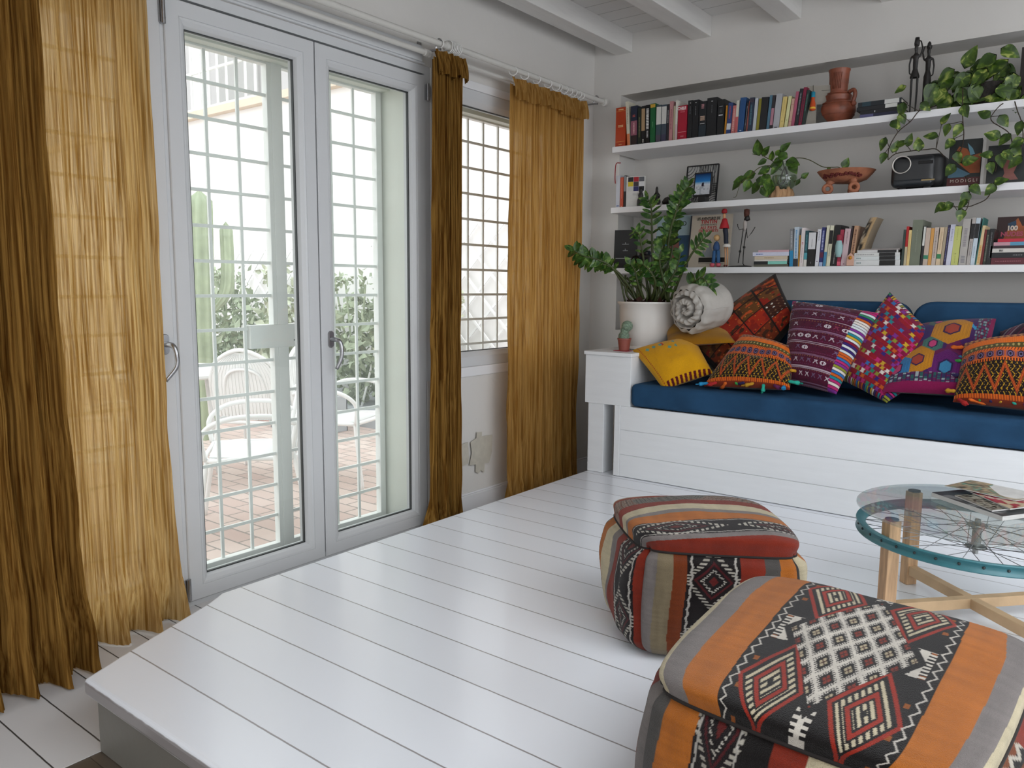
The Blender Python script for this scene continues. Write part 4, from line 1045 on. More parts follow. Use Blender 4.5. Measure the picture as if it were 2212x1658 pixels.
# large grey art book turned so that its cover shows, with a small knitted ornament
def big_book(name, label, u0, u1, vt, shelf, y0, yaw, lean, w, t_, spine, cover, group, d=None):
    """big upright book: front cover faces the room, spine on the left"""
    zt = SH[shelf][1]+.0006; x0 = xat(u0, y0, zt); h = (pY((u0+u1)/2, vt, y0).z-zt)/math.cos(math.radians(lean))
    x1 = xat(u1, y0, zt); w = w or (x1-x0)
    M = Matrix.Translation((x0, y0, zt)) @ Matrix.Rotation(math.radians(yaw), 4, 'Z') @ Matrix.Rotation(-math.radians(lean), 4, 'X')
    t = thing(name, label, 'book', (x0, y0, zt), group)
    mb = MB(); mb.box(0, w, 0, .003, 0, h, 0, M); mb.box(0, w, t_-.003, t_, 0, h, 0, M); mb.box(0, .003, .003, t_-.003, 0, h, 0, M); mb.build('cover', [cover], t)
    MB().box(.003, w-.004, .003, t_-.003, .004, h-.004, 0, M).build('pages', m_pages, t)
    return t, M, w, h
def panel(mb_name, t, M, x0, x1, z0, z1, m_, off=-.0006, poly=None):
    mb = MB()
    if poly: mb.prism(poly, .0008, M @ Matrix.Translation((0, off, 0)))
    else: mb.box(x0, x1, off, 0.0005, z0, z1, 0, M)
    return mb.build(mb_name, m_, t)
def FM(M, x, z, off=-.0012): return M @ Matrix.Translation((x, off, z)) @ Matrix(((1, 0, 0, 0), (0, 0, -1, 0), (0, 1, 0, 0), (0, 0, 0, 1)))
t, M, w, h = big_book('art_book', 'large grey art book showing its cover beside the terracotta vase', 1739, 1786, 181, 1, 4.05, 22, 6, .20, .03, None, bmat('#8c867c'), 'art books')
panel('cover_photo', t, M, .05, w-.002, .01, h*.52, mat('dark_cover_photo', '#3a3732', .5, var=.5, vscale=25))
panel('cover_title', t, M, .07, .15, h*.86, h*.872, bmat('#5a544c'))
od = thing('knitted_ornament', 'small orange and turquoise knitted ornament hanging against the grey art book', 'ornament', tuple(M @ Vector((.03, -.012, h*.62))))
mb = MB(); mb.lathe([(.001, -.055), (.014, -.05), (.013, -.02), (.008, .0), (.009, .012), (.009, .035), (.001, .038)], n=14, M=M @ Matrix.Translation((.03, -.016, h*.62)), cap=False); ob = mb.build('bell', bmat('#b8481a', .9), od, smooth=True)
mb = MB(); mb.lathe([(.0085, .010), (.0100, .012), (.0100, .036), (.008, .038)], n=14, M=M @ Matrix.Translation((.03, -.016, h*.62)), cap=False); mb.build('cap', bmat('#1f7f9a', .9), od, smooth=True)
mb = MB(); mb.lathe([(.0142, -.047), (.0146, -.045), (.0146, -.04), (.0142, -.038)], n=14, M=M @ Matrix.Translation((.03, -.016, h*.62)), cap=False); mb.build('band', bmat('#d8a838', .9), od, smooth=True)
mb = MB(); mb.tube([M @ Vector((.03, -.016, h*.62+.037)), M @ Vector((.03, -.003, h+.002)), M @ Vector((.03, .01, h+.003))], .0012, 5); mb.build('cord', bmat('#3a3026', .9), od)

def stack(rows, shelf, group, place, y=YBK, depth=.14):
    """rows from the bottom: (u0,u1,vbottom,vtop,colour,desc,bands)"""
    z = SH[shelf][1]+.0006
    for r in rows:
        u0, u1, vb, vt, col, desc = r[:6]; kw = r[6] if len(r) > 6 else {}
        x0 = xat(u0, y, z); x1 = xat(u1, y, z); th = (pY((u0+u1)/2, vt, y).z-pY((u0+u1)/2, vb, y).z)
        # lying book: spine faces the room, its length runs along x
        M = Matrix.Translation((x0, y+kw.get('dy', 0), z)) @ Matrix(((0, 0, 1, 0), (0, 1, 0, 0), (-1, 0, 0, 0), (0, 0, 0, 1))) @ Matrix.Translation((-th, 0, 0))
        book(desc+', '+place, M, th*.97, x1-x0, kw.get('d', depth), col, group, kw.get('b', ()), kw.get('m', ()), loc=(x0, y, z)); z += th
stack([(1857, 1941, 254, 246, '#1d1f3a', 'bottom dark blue book', {'b': ((.0, .35, '#55557e'),)}),
       (1858, 1948, 246, 237.5, '#101216', 'second book up, plain black', {'m': ((.35, .37, '#e8e8e8', .4),)}),
       (1850, 1945, 237.5, 229, '#15161a', 'third book up, black with a white end patch', {'b': ((.66, .93, '#cfcfca'),)}),
       (1853, 1947, 229, 219, '#131a20', 'uppermost black book with a white strip', {'b': ((.62, .95, '#c8c8c4'), (.1, .3, '#1c3640'))})],
      1, 'dark books lying in a stack on the top shelf', 'dark stack, top shelf')
# ---- middle shelf
stand([(1330, 1338.5, 379, '#b9bcc4', 0, 'white book with a red ribbon at the left end', {'m': ((.04, .08, '#5a6a9a', .6),)}),
       (1339, 1346, 383, '#b2482a', 0, 'orange paperback with pale edges', {'b': ((.0, .98, '#b8482a'),), 'm': ((.3, .95, '#e0a890', .12), (.02, .05, '#e8e0d8', .4))}),
       (1346.6, 1351.5, 379, '#1a1c20', 0, 'thin black book left of the colour-block book', {'b': ((.5, .98, '#8a8c90'),)})],
      2, 'books at the left end of the middle shelf', 'on the middle shelf')
t, M, w, h = big_book('picture_book', 'white book with a grid of coloured squares on its cover, middle shelf', 1352, 1388, 380, 2, 4.03, 14, 0, None, .016, None, bmat('#c9c8c4'), 'art books')
w_ = w/3.4
for i, c in enumerate(['#17171c', '#a01622', '#55565c', '#c8b21e', '#3a3036', '#cfcfd0', '#bfc0bc', '#22245a', '#14161e']):
    a, b = i % 3, i//3; x = .010+a*(w-.012)/3; zz = h*(.98-.155*(b+1)); panel('cover_square', t, M, x, x+(w-.012)/3-.002, zz, zz+h*.150, bmat(c))
for k in range(3): panel('cover_line', t, M, w*.35, w*(.95-.05*k), h*(.44-.03*k), h*(.445-.03*k), bmat('#4a4a4c'))
rb = [o for o in bpy.data.objects if o.get('label', '').startswith('white book with a red ribbon')][0]
x_ = xat(1330, YBK, SH[2][1]); MB().tube(smooth_path([(x_+.008, YBK+.03, 1.70), (x_-.002, YBK-.004, 1.69), (x_-.006, YBK-.006, 1.62), (x_-.004, YBK-.004, 1.58)], 5), .003, 6).build('ribbon', bmat('#8a1a22'), rb)
# ---- lower shelf, standing rows
stand([(1705, 1713, 494, '#77787a', -2, 'grey spine with a bright blue foot', {'b': ((.0, .42, '#1c7fae'),), 'm': ((.48, .95, '#b0b2b4', .4),)}),
       (1713.6, 1723, 490, '#b9c6d0', -1, 'pale blue book with spaced blue letters', {'m': ((.22, .94, '#4a8ab8', .35),), 'b': ((.0, .2, '#2a2a30'),)}),
       (1723.6, 1726, 508, '#b8862e', 0, 'thin ochre spine'),
       (1726.5, 1734.5, 492, '#d6cdcc', 1, 'off-white spine with a small red dot', {'m': ((.58, .63, '#a02a4a', .4), (.1, .5, '#b8a0a0', .2))}),
       (1735, 1742, 498, '#1f4a52', 1, 'dark teal spine', {'b': ((.2, .38, '#4f9aa6'), (.0, .19, '#d0ccc4')), 'm': ((.45, .9, '#5a98a0', .3),)}),
       (1742.6, 1759, 501, '#141416', 1, 'book half white above half black', {'b': ((.5, .985, '#d2d2d4'),), 'm': ((.56, .8, '#3a3a3c', .06), (.08, .14, '#9a9a9a', .06))}),
       (1759.8, 1768, 495, '#d3d4da', 2, 'plain white spine right of the black and white one', {'m': ((.12, .15, '#5a3a5a', .3), (.7, .95, '#8a8a9a', .2))}),
       (1768.6, 1776.5, 491, '#242a66', 2, 'navy spine with pale title and maroon bands', {'b': ((.22, .36, '#5a1a3a'), (.0, .1, '#a0b0d0')), 'm': ((.42, .92, '#b8c0e0', .4),)}),
       (1777, 1783.5, 487, '#cfcdb6', 3, 'cream spine with a blue tab', {'b': ((.0, .35, '#3f7fa4'),)}),
       (1784.5, 1792.5, 487, '#d2d0b8', 3, 'cream book with a black title box', {'b': ((.55, .88, '#141414'),), 'm': ((.25, .5, '#9a9880', .15),)}),
       (1793, 1806.5, 486, '#0d0e10', 4, 'black book with a grey curl at its foot', {'m': ((.06, .34, '#a8a8a8', .18),)}),
       (1807, 1815, 496, '#9c2a44', 3, 'raspberry red spine', {'b': ((.02, .12, '#d05a70'),)}),
       (1815.6, 1828, 494, '#c2a8ac', 4, 'pale pink book', {'m': ((.04, .08, '#8a5a60', .2), (.6, .95, '#8a7478', .15))}),
       (1828.6, 1832.5, 488, '#2a1c20', 4, 'thin dark spine right of the pale pink book'),
       (1833, 1842, 488, '#b08a6c', 5, 'tan spine with dark lettering', {'m': ((.15, .92, '#6a4434', .4),)})],
      3, 'books standing on the lower shelf, left row', 'left row, lower shelf', depth=.14)
# ornaments over those books
for (u, v, c, lab, c2) in ((1812, 535, '#8fb0b0', 'small grey-green bottle shaped ornament in front of the raspberry book', '#8a2a3a'), (1837, 562, '#c9a08c', 'pink leather tag with an ochre bead hanging in front of the tan book', '#b87a1a')):
    p = pY(u, v, YBK-.012); t = thing('book_charm', lab, 'ornament', tuple(p))
    if c2 == '#8a2a3a':
        MB().lathe([(.001, -.045), (.012, -.044), (.013, -.035), (.017, -.02), (.0175, .01), (.012, .032), (.010, .038), (.010, .06), (.001, .062)], tuple(p), 18, cap=False).build('body', bmat(c, .8), t, smooth=True)
        MB().lathe([(.0102, .034), (.0125, .036), (.0125, .06), (.008, .063)], tuple(p), 18, cap=False).build('cap', bmat(c2, .8), t, smooth=True)
    else:
        MB().prism([(-.017, -.028), (.017, -.028), (.017, .016), (0, .034), (-.017, .016)], .004, Matrix.Translation((p.x, p.y-.004, p.z+.002))).build('tag', bmat(c, .8), t, bevel=.003)
        MB().ball((p.x, p.y-.006, p.z+.012), .0085, n=8).build('bead', bmat(c2, .6), t, smooth=True)
# curved patterned magazine
p0 = Vector((xat(1844, YBK, SH[3][1]), YBK, SH[3][1]+.001))
t = thing('magazine', 'bent patterned magazine leaning at the end of the left book row', 'magazine', tuple(p0))
mb = MB(); mb.grid(lambda u, v: p0+Vector((.004+.058*v**1.8+.028*u, .0+.02*u*.5, .228*v)), 4, 16, 0, lambda u, v: C3('#2a2622' if hsh(int(u*4+v*30), int(v*26)) > .5 and u < .7 else '#a48a66' if u > .45 else '#8a7c6a'))
mb.grid(lambda u, v: p0+Vector((.004+.058*v**1.8+.028, .01+.13*u, .228*v)), 6, 16, 0, lambda u, v: C3('#8a7658'))
mb.build('cover', m_plaincl, t, smooth=False)
stack([(1844, 1943.5, 575, 563, '#cfd0cf', 'bottom white book with a black title box', {'b': ((.56, .90, '#131313'),), 'm': ((.06, .16, '#8a9a98', .3),)}),
       (1844, 1943.5, 563, 554.5, '#cdd2d1', 'second white book with a black title box', {'b': ((.56, .90, '#131313'),), 'm': ((.06, .16, '#8a9a98', .3),)}),
       (1844, 1943.5, 554.5, 547, '#cfd0cd', 'third white book with a black title box', {'b': ((.56, .90, '#131313'),), 'm': ((.06, .45, '#9a9a98', .25),)}),
       (1852, 1940, 547, 541, '#c9c9c8', 'topmost thin white book with a black half', {'b': ((.5, .96, '#17171a'),)}),
       (1862, 1944, 541, 538.5, '#8d8480', 'thin grey magazine on the very top', {'d': .16})],
      3, 'white books lying in a stack on the lower shelf', 'white stack, lower shelf')
stack([(1628, 1702, 577.5, 572.5, '#5c5a4e', 'bottom olive grey book', {}),
       (1628, 1702, 572.5, 565.5, '#16181b', 'black and turquoise book', {'b': ((.42, .97, '#7fc4b4'),)}),
       (1630, 1700, 565.5, 562, '#cfc9c0', 'thin white book', {}),
       (1630, 1701, 562, 554.5, '#c6b7a0', 'beige book', {'m': ((.3, .6, '#a89878', .3),)}),
       (1626, 1704, 554.5, 546, '#c9cbdc', 'pale lilac book', {'m': ((.1, .3, '#5a78b8', .25),)}),
       (1638, 1704, 546, 541.5, '#c7a0a8', 'topmost pink magazine', {})],
      3, 'books lying in the small stack on the lower shelf', 'small stack, lower shelf')
stand([(1945.5, 1951, 496, '#2b3a34', 1, 'narrow dark green spine', {}),
       (1951.4, 1957, 489, '#a41012', 1, 'bright red spine over cream', {'b': ((.0, .48, '#b8ac8c'),)}),
       (1957.4, 1963.6, 497, '#d5bc7e', 1, 'butter yellow spine', {'m': ((.2, .9, '#b89a58', .15),)}),
       (1964, 1986.5, 475, '#6d7362', 1, 'thick sage green slipcase', {'m': ((.3, .8, '#8a9080', .06),), 'd': .2}),
       (1987, 1992, 488, '#1c1d1f', 2, 'thin spine white above black', {'b': ((.5, .98, '#c9cac4'),)}),
       (1992.6, 2003, 492, '#bba99a', 2, 'greyish pink beige book with a green seal', {'b': ((.17, .27, '#2f7a5c'),)}),
       (2003.4, 2010.5, 493, '#c9924a', 2, 'apricot orange spine', {}),
       (2011, 2020, 491, '#bdaea2', 2, 'grey beige spine', {'m': ((.2, .9, '#8a7c78', .3),)}),
       (2020.6, 2030, 491, '#cdb697', 3, 'sand coloured spine with a green seal', {'b': ((.17, .29, '#2f7a4c'),), 'm': ((.4, .9, '#a8906a', .15),)}),
       (2030.4, 2036.5, 490, '#a3947c', 3, 'taupe spine', {}),
       (2037, 2042, 486, '#231b3c', 3, 'dark violet spine with dotted title', {'m': ((.1, .95, '#7a78a8', .25),)}),
       (2042.6, 2053, 485, '#c3c4d4', 3, 'pale lilac spine', {'m': ((.6, .9, '#9a9ab0', .3),)}),
       (2053.6, 2069, 489, '#b9bd6c', 2, 'lime yellow book', {'m': ((.28, .30, '#2a2a1a', .15), (.05, .24, '#8a8c48', .06), (.65, .95, '#8a8c48', .06))}),
       (2070, 2086.5, 473, '#aaa5a0', 2, 'pale grey book with a soft picture', {'m': ((.4, .8, '#8a8488', .4), (.05, .2, '#7a7a80', .5))}),
       (2087, 2095, 470, '#a8a19c', 3, 'grey spine with a black title box', {'b': ((.55, .87, '#141416'),), 'm': ((.2, .5, '#6a6468', .15),)}),
       (2095.5, 2105, 471, '#b9c6cf', 3, 'icy blue spine with a black title box', {'b': ((.57, .88, '#101214'),), 'm': ((.15, .4, '#8090a0', .15),)}),
       (2105.4, 2108, 470, '#27665e', 5, 'thin dark turquoise spine', {}),
       (2108.4, 2116, 487, '#cbb48a', 4, 'cream spine with an orange picture', {'m': ((.05, .5, '#c8923a', .5),)}),
       (2116.6, 2122, 496, '#6a1c18', 3, 'thin rust red spine', {}),
       (2122.5, 2129, 496, '#22261f', 3, 'black spine with grey-green title', {'m': ((.1, .85, '#7a8070', .35),)}),
       (2129.5, 2140, 494, '#0f0f11', 2, 'broad black spine at the end of the row', {'m': ((.2, .9, '#8a8a8e', .12),)})],
      3, 'books standing on the lower shelf, right row', 'right row, lower shelf', depth=.14)
stack([(2139, 2250, 572, 557.5, '#561824', 'maroon hardback at the bottom', {'m': ((.1, .6, '#a0646c', .12),), 'd': .15}),
       (2138, 2250, 557.5, 546, '#15161a', 'black book with a white patch', {'b': ((.72, .99, '#cfcfcf'),), 'm': ((.45, .65, '#8a8a8a', .15),)}),
       (2139, 2250, 546, 537, '#c4c0ba', 'off-white book with a dark emblem', {'m': ((.18, .26, '#2a2a2a', .5),)}),
       (2140, 2250, 537, 531, '#2c1620', 'dark plum book', {}),
       (2146, 2250, 531, 523, '#4f8aa8', 'pink and light blue book', {'b': ((.0, .35, '#b88a94'),)}),
       (2155, 2250, 523, 516, '#b01a34', 'topmost crimson book', {})],
      3, 'books lying in a stack at the right end of the lower shelf', 'lower shelf stack, right edge')
t, M, w, h = big_book('art_book', 'dark art book titled 100 NUDES standing behind the right-hand book stack', 2146, 2235, 467, 3, 4.19, 0, 4, None, .03, None, bmat('#2c100e'), 'art books')
m_skin = mat('ochre_print', '#8f4a1c', .5, var=.3, vscale=14)
panel('cover_print', t, M, 0, 0, 0, 0, m_skin, off=-.0010, poly=[(w*.18, h*.55), (w*.30, h*.80), (w*.50, h*.97), (w*.62, h*.80), (w*.98, h*.86), (w*.98, h*.52), (w*.6, h*.40)])
panel('cover_print', t, M, 0, 0, 0, 0, mat('blue_print', '#1c3a52', .5, var=.3, vscale=20), off=-.0016, poly=[(w*.26, h*.86), (w*.32, h*.72), (w*.48, h*.76), (w*.46, h*.92)])
text_mesh('cover_title', '100', .028, FM(M, w*.38, h*.76, -.0022), bmat('#cfc0b0'), t, bold=.0012)
text_mesh('cover_title', 'NUDES', .027, FM(M, w*.38, h*.64, -.0022), bmat('#a8485c'), t, bold=.001)
# PICASSO / TINTIN / black book
t, M, w, h = big_book('art_book', 'pale blue art book titled PICASSO behind the leaves of the pot plant', 1412, 1483, 465, 3, 4.13, 2, 7, None, .02, None, bmat('#8eaaba'), 'art books')
panel('cover_print', t, M, 0, w, h*.62, h, mat('pale_sky_print', '#9fb6bd', .5, var=.1, vscale=10)); panel('cover_print', t, M, 0, w, .002, h*.62, mat('blue_paint_print', '#345a7c', .5, var=.35, vscale=9))
text_mesh('cover_title', 'PICASSO', .036, FM(M, w*.53, h*.84, -.0020), bmat('#17181c'), t, xs=1.05)
for (a, b, c, d_, cc) in ((.38, .75, .18, .50, '#7a4a44'), (.45, .7, .50, .60, '#1a1c1a')): panel('cover_print', t, M, 0, 0, 0, 0, bmat(cc), off=-.0014, poly=[(w*a, h*c), (w*b, h*c), (w*(b-.05), h*d_), (w*(a+.07), h*d_)])
t, M, w, h = big_book('comic_book', 'cream comic album with red and black title lettering, standing behind the painted doll', 1483, 1572, 463, 3, 4.10, 0, 7, None, .014, None, bmat('#bdb3a3'), 'art books')
panel('spine_strip', t, M, 0, .008, 0, h, bmat('#2a2f3a'), off=-.0010)
BK = bmat('#1c1a18'); RD = bmat('#b03a3a')
text_mesh('cover_title', 'LES AVENTURES DE', .0215, FM(M, w*.44, h*.930), BK, t, bold=.0004, xs=.74)
text_mesh('cover_title', 'TINTIN', .027, FM(M, w*.46, h*.868), RD, t, bold=.0008, space=1.1)
text_mesh('cover_title', 'REPORTER DU PETIT', .0105, FM(M, w*.46, h*.812), bmat('#6a645c'), t)
text_mesh('cover_title', 'AU PAYS', .022, FM(M, w*.46, h*.758), RD, t, space=1.15, bold=.0004)
text_mesh('cover_title', 'DES SOVIETS', .020, FM(M, w*.46, h*.698), RD, t, bold=.0004)
panel('cover_print', t, M, w*.28, w*.92, h*.10, h*.19, BK)
panel('cover_print', t, M, 0, 0, 0, 0, bmat('#8f959b'), off=-.001, poly=[(w*.33, h*.20), (w*.38, h*.36), (w*.42, h*.28), (w*.47, h*.38), (w*.53, h*.55), (w*.57, h*.38), (w*.64, h*.20)])
panel('cover_line', t, M, w*.28, w*.90, h*.070, h*.076, bmat('#6a645c'))
t, M, w, h = big_book('art_book', 'black book with faint grey lettering leaning at the left end of the lower shelf', 1325, 1359, 496, 3, 4.06, 16, 4, .135, .02, None, bmat('#0f1011'), 'art books')
for a, b, c in ((.62, .80, .04), (.45, .50, .03), (.25, .28, .12)): panel('cover_mark', t, M, w*.5-c/2, w*.5+c/2, h*a, h*a+.004, bmat('#8a8c8c')); panel('cover_mark', t, M, w*.48, w*.51, h*a, h*(a+.06), bmat('#8a8c8c'))
# MODIGLIANI, portrait book on the middle shelf
t, M, w, h = big_book('art_book', 'dark art book with an ochre painted figure and the letters MODIGLI', 2044, 2114, 300, 2, 4.08, 2, 5, None, .03, None, bmat('#141a18'), 'art books')
panel('cover_print', t, M, 0, w, .001, h*.20, bmat('#4a1414'))
panel('cover_print', t, M, 0, 0, 0, 0, mat('skin_print', '#8a4418', .5, var=.25, vscale=10), off=-.0010, poly=[(w*.1, h*.62), (w*.3, h*.86), (w*.55, h*.80), (w*.70, h*.64), (w*.99, h*.70), (w*.99, h*.28), (w*.7, h*.28)])
panel('cover_print', t, M, 0, 0, 0, 0, mat('blue_cloth_print', '#4a6a7c', .5, var=.2, vscale=16), off=-.0012, poly=[(w*.02, h*.52), (w*.45, h*.36), (w*.7, h*.27), (w*.5, h*.21), (w*.02, h*.21)])
panel('cover_print', t, M, 0, 0, 0, 0, bmat('#5a8494'), off=-.0016, poly=[(w*.55, h*.92), (w*.72, h*.80), (w*.80, h*.68), (w*.66, h*.66)])
text_mesh('cover_title', 'MODIGLI', .020, FM(M, w*.52, h*.13, -.0020), bmat('#b8aca0'), t, space=1.45)
t, M, w, h = big_book('art_book', 'pale grey art book with a dark portrait, right end of the middle shelf', 2116, 2225, 290, 2, 4.06, 3, 4, None, .035, None, bmat('#8f8b86'), 'art books')
panel('spine_strip', t, M, 0, .012, 0, h, bmat('#a8a4a0'), off=-.0009)
panel('cover_photo', t, M, .022, w, .006, h*.80, mat('dark_leaf_photo', '#101514', .4, var=.6, vscale=30))
panel('cover_photo', t, M, 0, 0, 0, 0, mat('face_photo', '#7a4a42', .5, var=.2, vscale=20), off=-.0014, poly=[(w*.42, h*.07), (w*.48, h*.22), (w*.42, h*.42), (w*.50, h*.50), (w*.66, h*.50), (w*.73, h*.40), (w*.66, h*.22), (w*.76, h*.08)])
p = pY(2215, 95, 4.2); t = thing('framed_picture', 'dark edge of a framed picture behind the trailing plant on the top shelf', 'picture frame', (p.x, 4.2, SH[1][1]))
MB().box(p.x-.01, p.x+.01, 4.19, 4.205, SH[1][1]+.001, 2.04).build('frame', bmat('#241c18'), t); MB().box(p.x+.01, p.x+.22, 4.192, 4.203, SH[1][1]+.001, 2.04).build('picture', bmat('#5a5048'), t)
# ================================================================== THINGS ON THE SHELVES
T1, T2, T3 = SH[1][1]+.0006, SH[2][1]+.0006, SH[3][1]+.0006
m_clay = mat('burnished_terracotta', (.22, .062, .032), .45, var=.35, vscale=22, bump=.3, bscale=30)
m_clay2 = mat('matt_terracotta', (.30, .11, .055), .7, var=.3, vscale=18, bump=.3, bscale=40)
m_wood_dark = mat('blackened_wood', (.010, .008, .007), .5, bump=.3, bscale=60)
m_blackpl = mat('black_plastic', (.012, .012, .014), .35)
# two-handled clay jar
JS = Matrix.Diagonal(((pY(1807, 152, 4.14).z-T1)/.353,)*3+(1,)); x, y = xat(1807, 4.14, T1), 4.14; t = thing('clay_jar', 'dark terracotta jar with tall neck and two handles on the top shelf', 'jar', (x, y, T1))
mb = MB(); mb.lathe([(.001, 0), (.066, 0), (.075, .015), (.098, .05), (.113, .085), (.112, .11), (.098, .138), (.080, .155), (.082, .165), (.086, .185), (.074, .197), (.060, .205), (.058, .22), (.060, .30), (.063, .337), (.067, .345), (.067, .353), (.058, .353), (.054, .30), (.001, .29)], (0, 0, 0), 48, cap=False, M=Matrix.Translation((x, y, T1)) @ JS)
mb.build('body', m_clay, t, smooth=True, angle=.9)
for s_ in (-1, 1):
    M = Matrix.Translation((x, y, T1)) @ Matrix.Rotation(-.35, 4, 'Z') @ JS
    mb = MB(); mb.tube([M @ Vector(p) for p in smooth_path([(s_*.080, 0, .200), (s_*.112, 0, .206), (s_*.124, 0, .180), (s_*.116, 0, .145), (s_*.108, 0, .115)], 6)], .0095, 12); mb.ball(M @ Vector((s_*.118, 0, .120)), .013, n=8); mb.build('handle', m_clay, t, smooth=True)
mb = MB(); M = Matrix.Translation((x, y, T1)) @ JS
for k in range(7): a = -PI/2-.5+k*.16; mb.tube([M @ Vector((.0605*math.cos(a), .0605*math.sin(a), .225)), M @ Vector((.0625*math.cos(a+.05), .0625*math.sin(a+.05), .325))], .0018, 5)
for zz, r in ((.062, .104), (.135, .102), (.20, .073)): mb.tube([M @ Vector((r*math.cos(a), r*math.sin(a), zz)) for a in [2*PI*k/40 for k in range(40)]], .0026, 6, closed=True)
mb.build('relief_lines', m_clay, t, smooth=True)
# carved standing figures
def skin_body(name, verts, edges, rad, material, parent, sub=2):
    me = bpy.data.meshes.new(name); l = parent_loc(parent)
    me.from_pydata([tuple(Vector(v)-l) for v in verts], edges, []); me.materials.append(material)
    o = bpy.data.objects.new(name, me); COL.objects.link(o); o.parent = parent
    m_ = o.modifiers.new('k', 'SKIN'); m_.use_smooth_shade = True
    for i, d in enumerate(me.skin_vertices[0].data): d.radius = rad[i] if isinstance(rad[i], tuple) else (rad[i], rad[i]); d.use_root = (i == 0)
    o.modifiers.new('s', 'SUBSURF').levels = sub; o.modifiers['s'].render_levels = sub
    return o
m_skin_modifier_ok = True
def carved(label, u, vb, vt, y, arm, dress):
    x = xat(u, y, T1); H = pY(u, vt, y).z-T1
    t = thing('carved_figure', label, 'figurine', (x, y, T1), 'carved standing figures')
    def P(a, z, d=0): return (x+a*H, y+d*H, T1+z*H)
    v = [P(0, .50), P(0, .58), P(0, .68), P(0, .755), P(0, .79), P(0, .85, -.01), P(0, .90), P(-.035, .50), P(-.034, .27), P(-.030, .03), P(.035, .50), P(.036, .27), P(.034, .03),
         P(-.055*1, .745), P(.055, .745)]
    r = [(.040*H, .026*H), (.030*H, .020*H), (.036*H, .022*H), (.038*H, .02*H), .016*H, (.026*H, .028*H), (.020*H, .022*H), (.020*H, .016*H), .013*H, .010*H, (.020*H, .016*H), .013*H, .010*H, .014*H, .014*H]
    e = [(0, 1), (1, 2), (2, 3), (3, 4), (4, 5), (5, 6), (0, 7), (7, 8), (8, 9), (0, 10), (10, 11), (11, 12), (3, 13), (3, 14)]
    n = len(v); s1 = arm  # raised arm side
    v += [P(s1*.075, .84), P(s1*.050, .93), P(s1*.015, .945)]; r += [.010*H, .009*H, .009*H]; e += [(14 if s1 > 0 else 13, n), (n, n+1), (n+1, n+2)]
    v += [P(-s1*.072, .65), P(-s1*.066, .54), P(-s1*.045, .52)]; r += [.011*H, .009*H, .009*H]; e += [(13 if s1 > 0 else 14, n+3), (n+3, n+4), (n+4, n+5)]
    skin_body('body', v, e, r, m_wood_dark, t, 1)
    mb = MB(); mb.lathe([(.001, .975*H), (.014*H, .99*H) if arm < 0 else (.026*H, .985*H), (.030*H, .95*H), (.034*H, .915*H), (.030*H, .885*H), (.018*H, .87*H)], (x, y+.004, T1), 12, cap=False); mb.build('headdress', m_wood_dark, t, smooth=True)
    mb = MB()
    if dress: mb.lathe([(.034*H, .30*H), (.040*H, .40*H), (.048*H, .52*H), (.038*H, .56*H), (.028*H, .60*H)], (x, y, T1), 14, cap=False)
    else: mb.lathe([(.058*H, .475*H), (.056*H, .50*H), (.040*H, .545*H), (.030*H, .58*H)], (x, y, T1), 14, cap=False)
    mb.build('skirt', m_wood_dark, t, smooth=True)
    MB().lathe([(.001, 0), (.062*H, 0), (.060*H, .022*H), (.03*H, .035*H), (.001, .036*H)], (x, y, T1), 16, cap=False).build('base', m_wood_dark, t, smooth=True, angle=.7)
carved('tall slim carved black wooden figure in a short skirt, left of the pair', 1970, 238, 80, 4.09, 1, False)
carved('slim carved black wooden figure in a long dress, right of the pair', 1997, 233, 87, 4.16, -1, True)
# small dark statuettes, middle shelf
x = xat(1383.5, 4.05, T2); t = thing('statuette', 'small black bottle-shaped statuette in front of the colour-block book', 'figurine', (x, 4.05, T2))
MB().lathe([(.001, 0), (.019, 0), (.021, .012), (.020, .035), (.013, .052), (.016, .06), (.013, .072), (.009, .078), (.011, .086), (.009, .098), (.005, .106), (.001, .112)], (x, 4.05, T2), 20, cap=False).build('body', m_wood_dark, t, smooth=True)
x = xat(1418, 4.10, T2); t = thing('statuette', 'small black seated buddha statuette partly behind the plant leaves', 'figurine', (x, 4.10, T2))
skin_body('body', [(x, 4.10, T2+.02), (x, 4.10, T2+.045), (x, 4.10, T2+.068), (x, 4.10, T2+.082), (x, 4.10, T2+.098), (x, 4.10, T2+.112), (x-.026, 4.09, T2+.014), (x+.026, 4.09, T2+.014), (x-.022, 4.10, T2+.055), (x+.022, 4.10, T2+.055)],
          [(0, 1), (1, 2), (2, 3), (3, 4), (4, 5), (0, 6), (0, 7), (2, 8), (2, 9)], [.018, .015, .014, .006, .010, .003, .013, .013, .006, .006], m_wood_dark, t, 1)
MB().lathe([(.001, 0), (.034, 0), (.034, .006), (.03, .010), (.001, .011)], (x, 4.10, T2), 20, cap=False).build('base', m_wood_dark, t)
x = xat(1446, 4.10, T2); t = thing('statuette', 'small black reclining statuette left of the picture frame', 'figurine', (x, 4.10, T2))
skin_body('body', [(x-.045, 4.10, T2+.016), (x-.015, 4.10, T2+.028), (x+.012, 4.10, T2+.032), (x+.035, 4.10, T2+.026), (x+.055, 4.10, T2+.014), (x+.002, 4.10, T2+.052), (x+.002, 4.10, T2+.064), (x-.030, 4.10, T2+.044), (x+.028, 4.095, T2+.048)],
          [(0, 1), (1, 2), (2, 3), (3, 4), (2, 5), (5, 6), (1, 7), (3, 8)], [.013, .018, .020, .016, .012, .009, .011, .007, .008], m_wood_dark, t, 1)
MB().box(x-.056, x+.062, 4.08, 4.12, T2, T2+.010).build('base', m_wood_dark, t, bevel=.003)
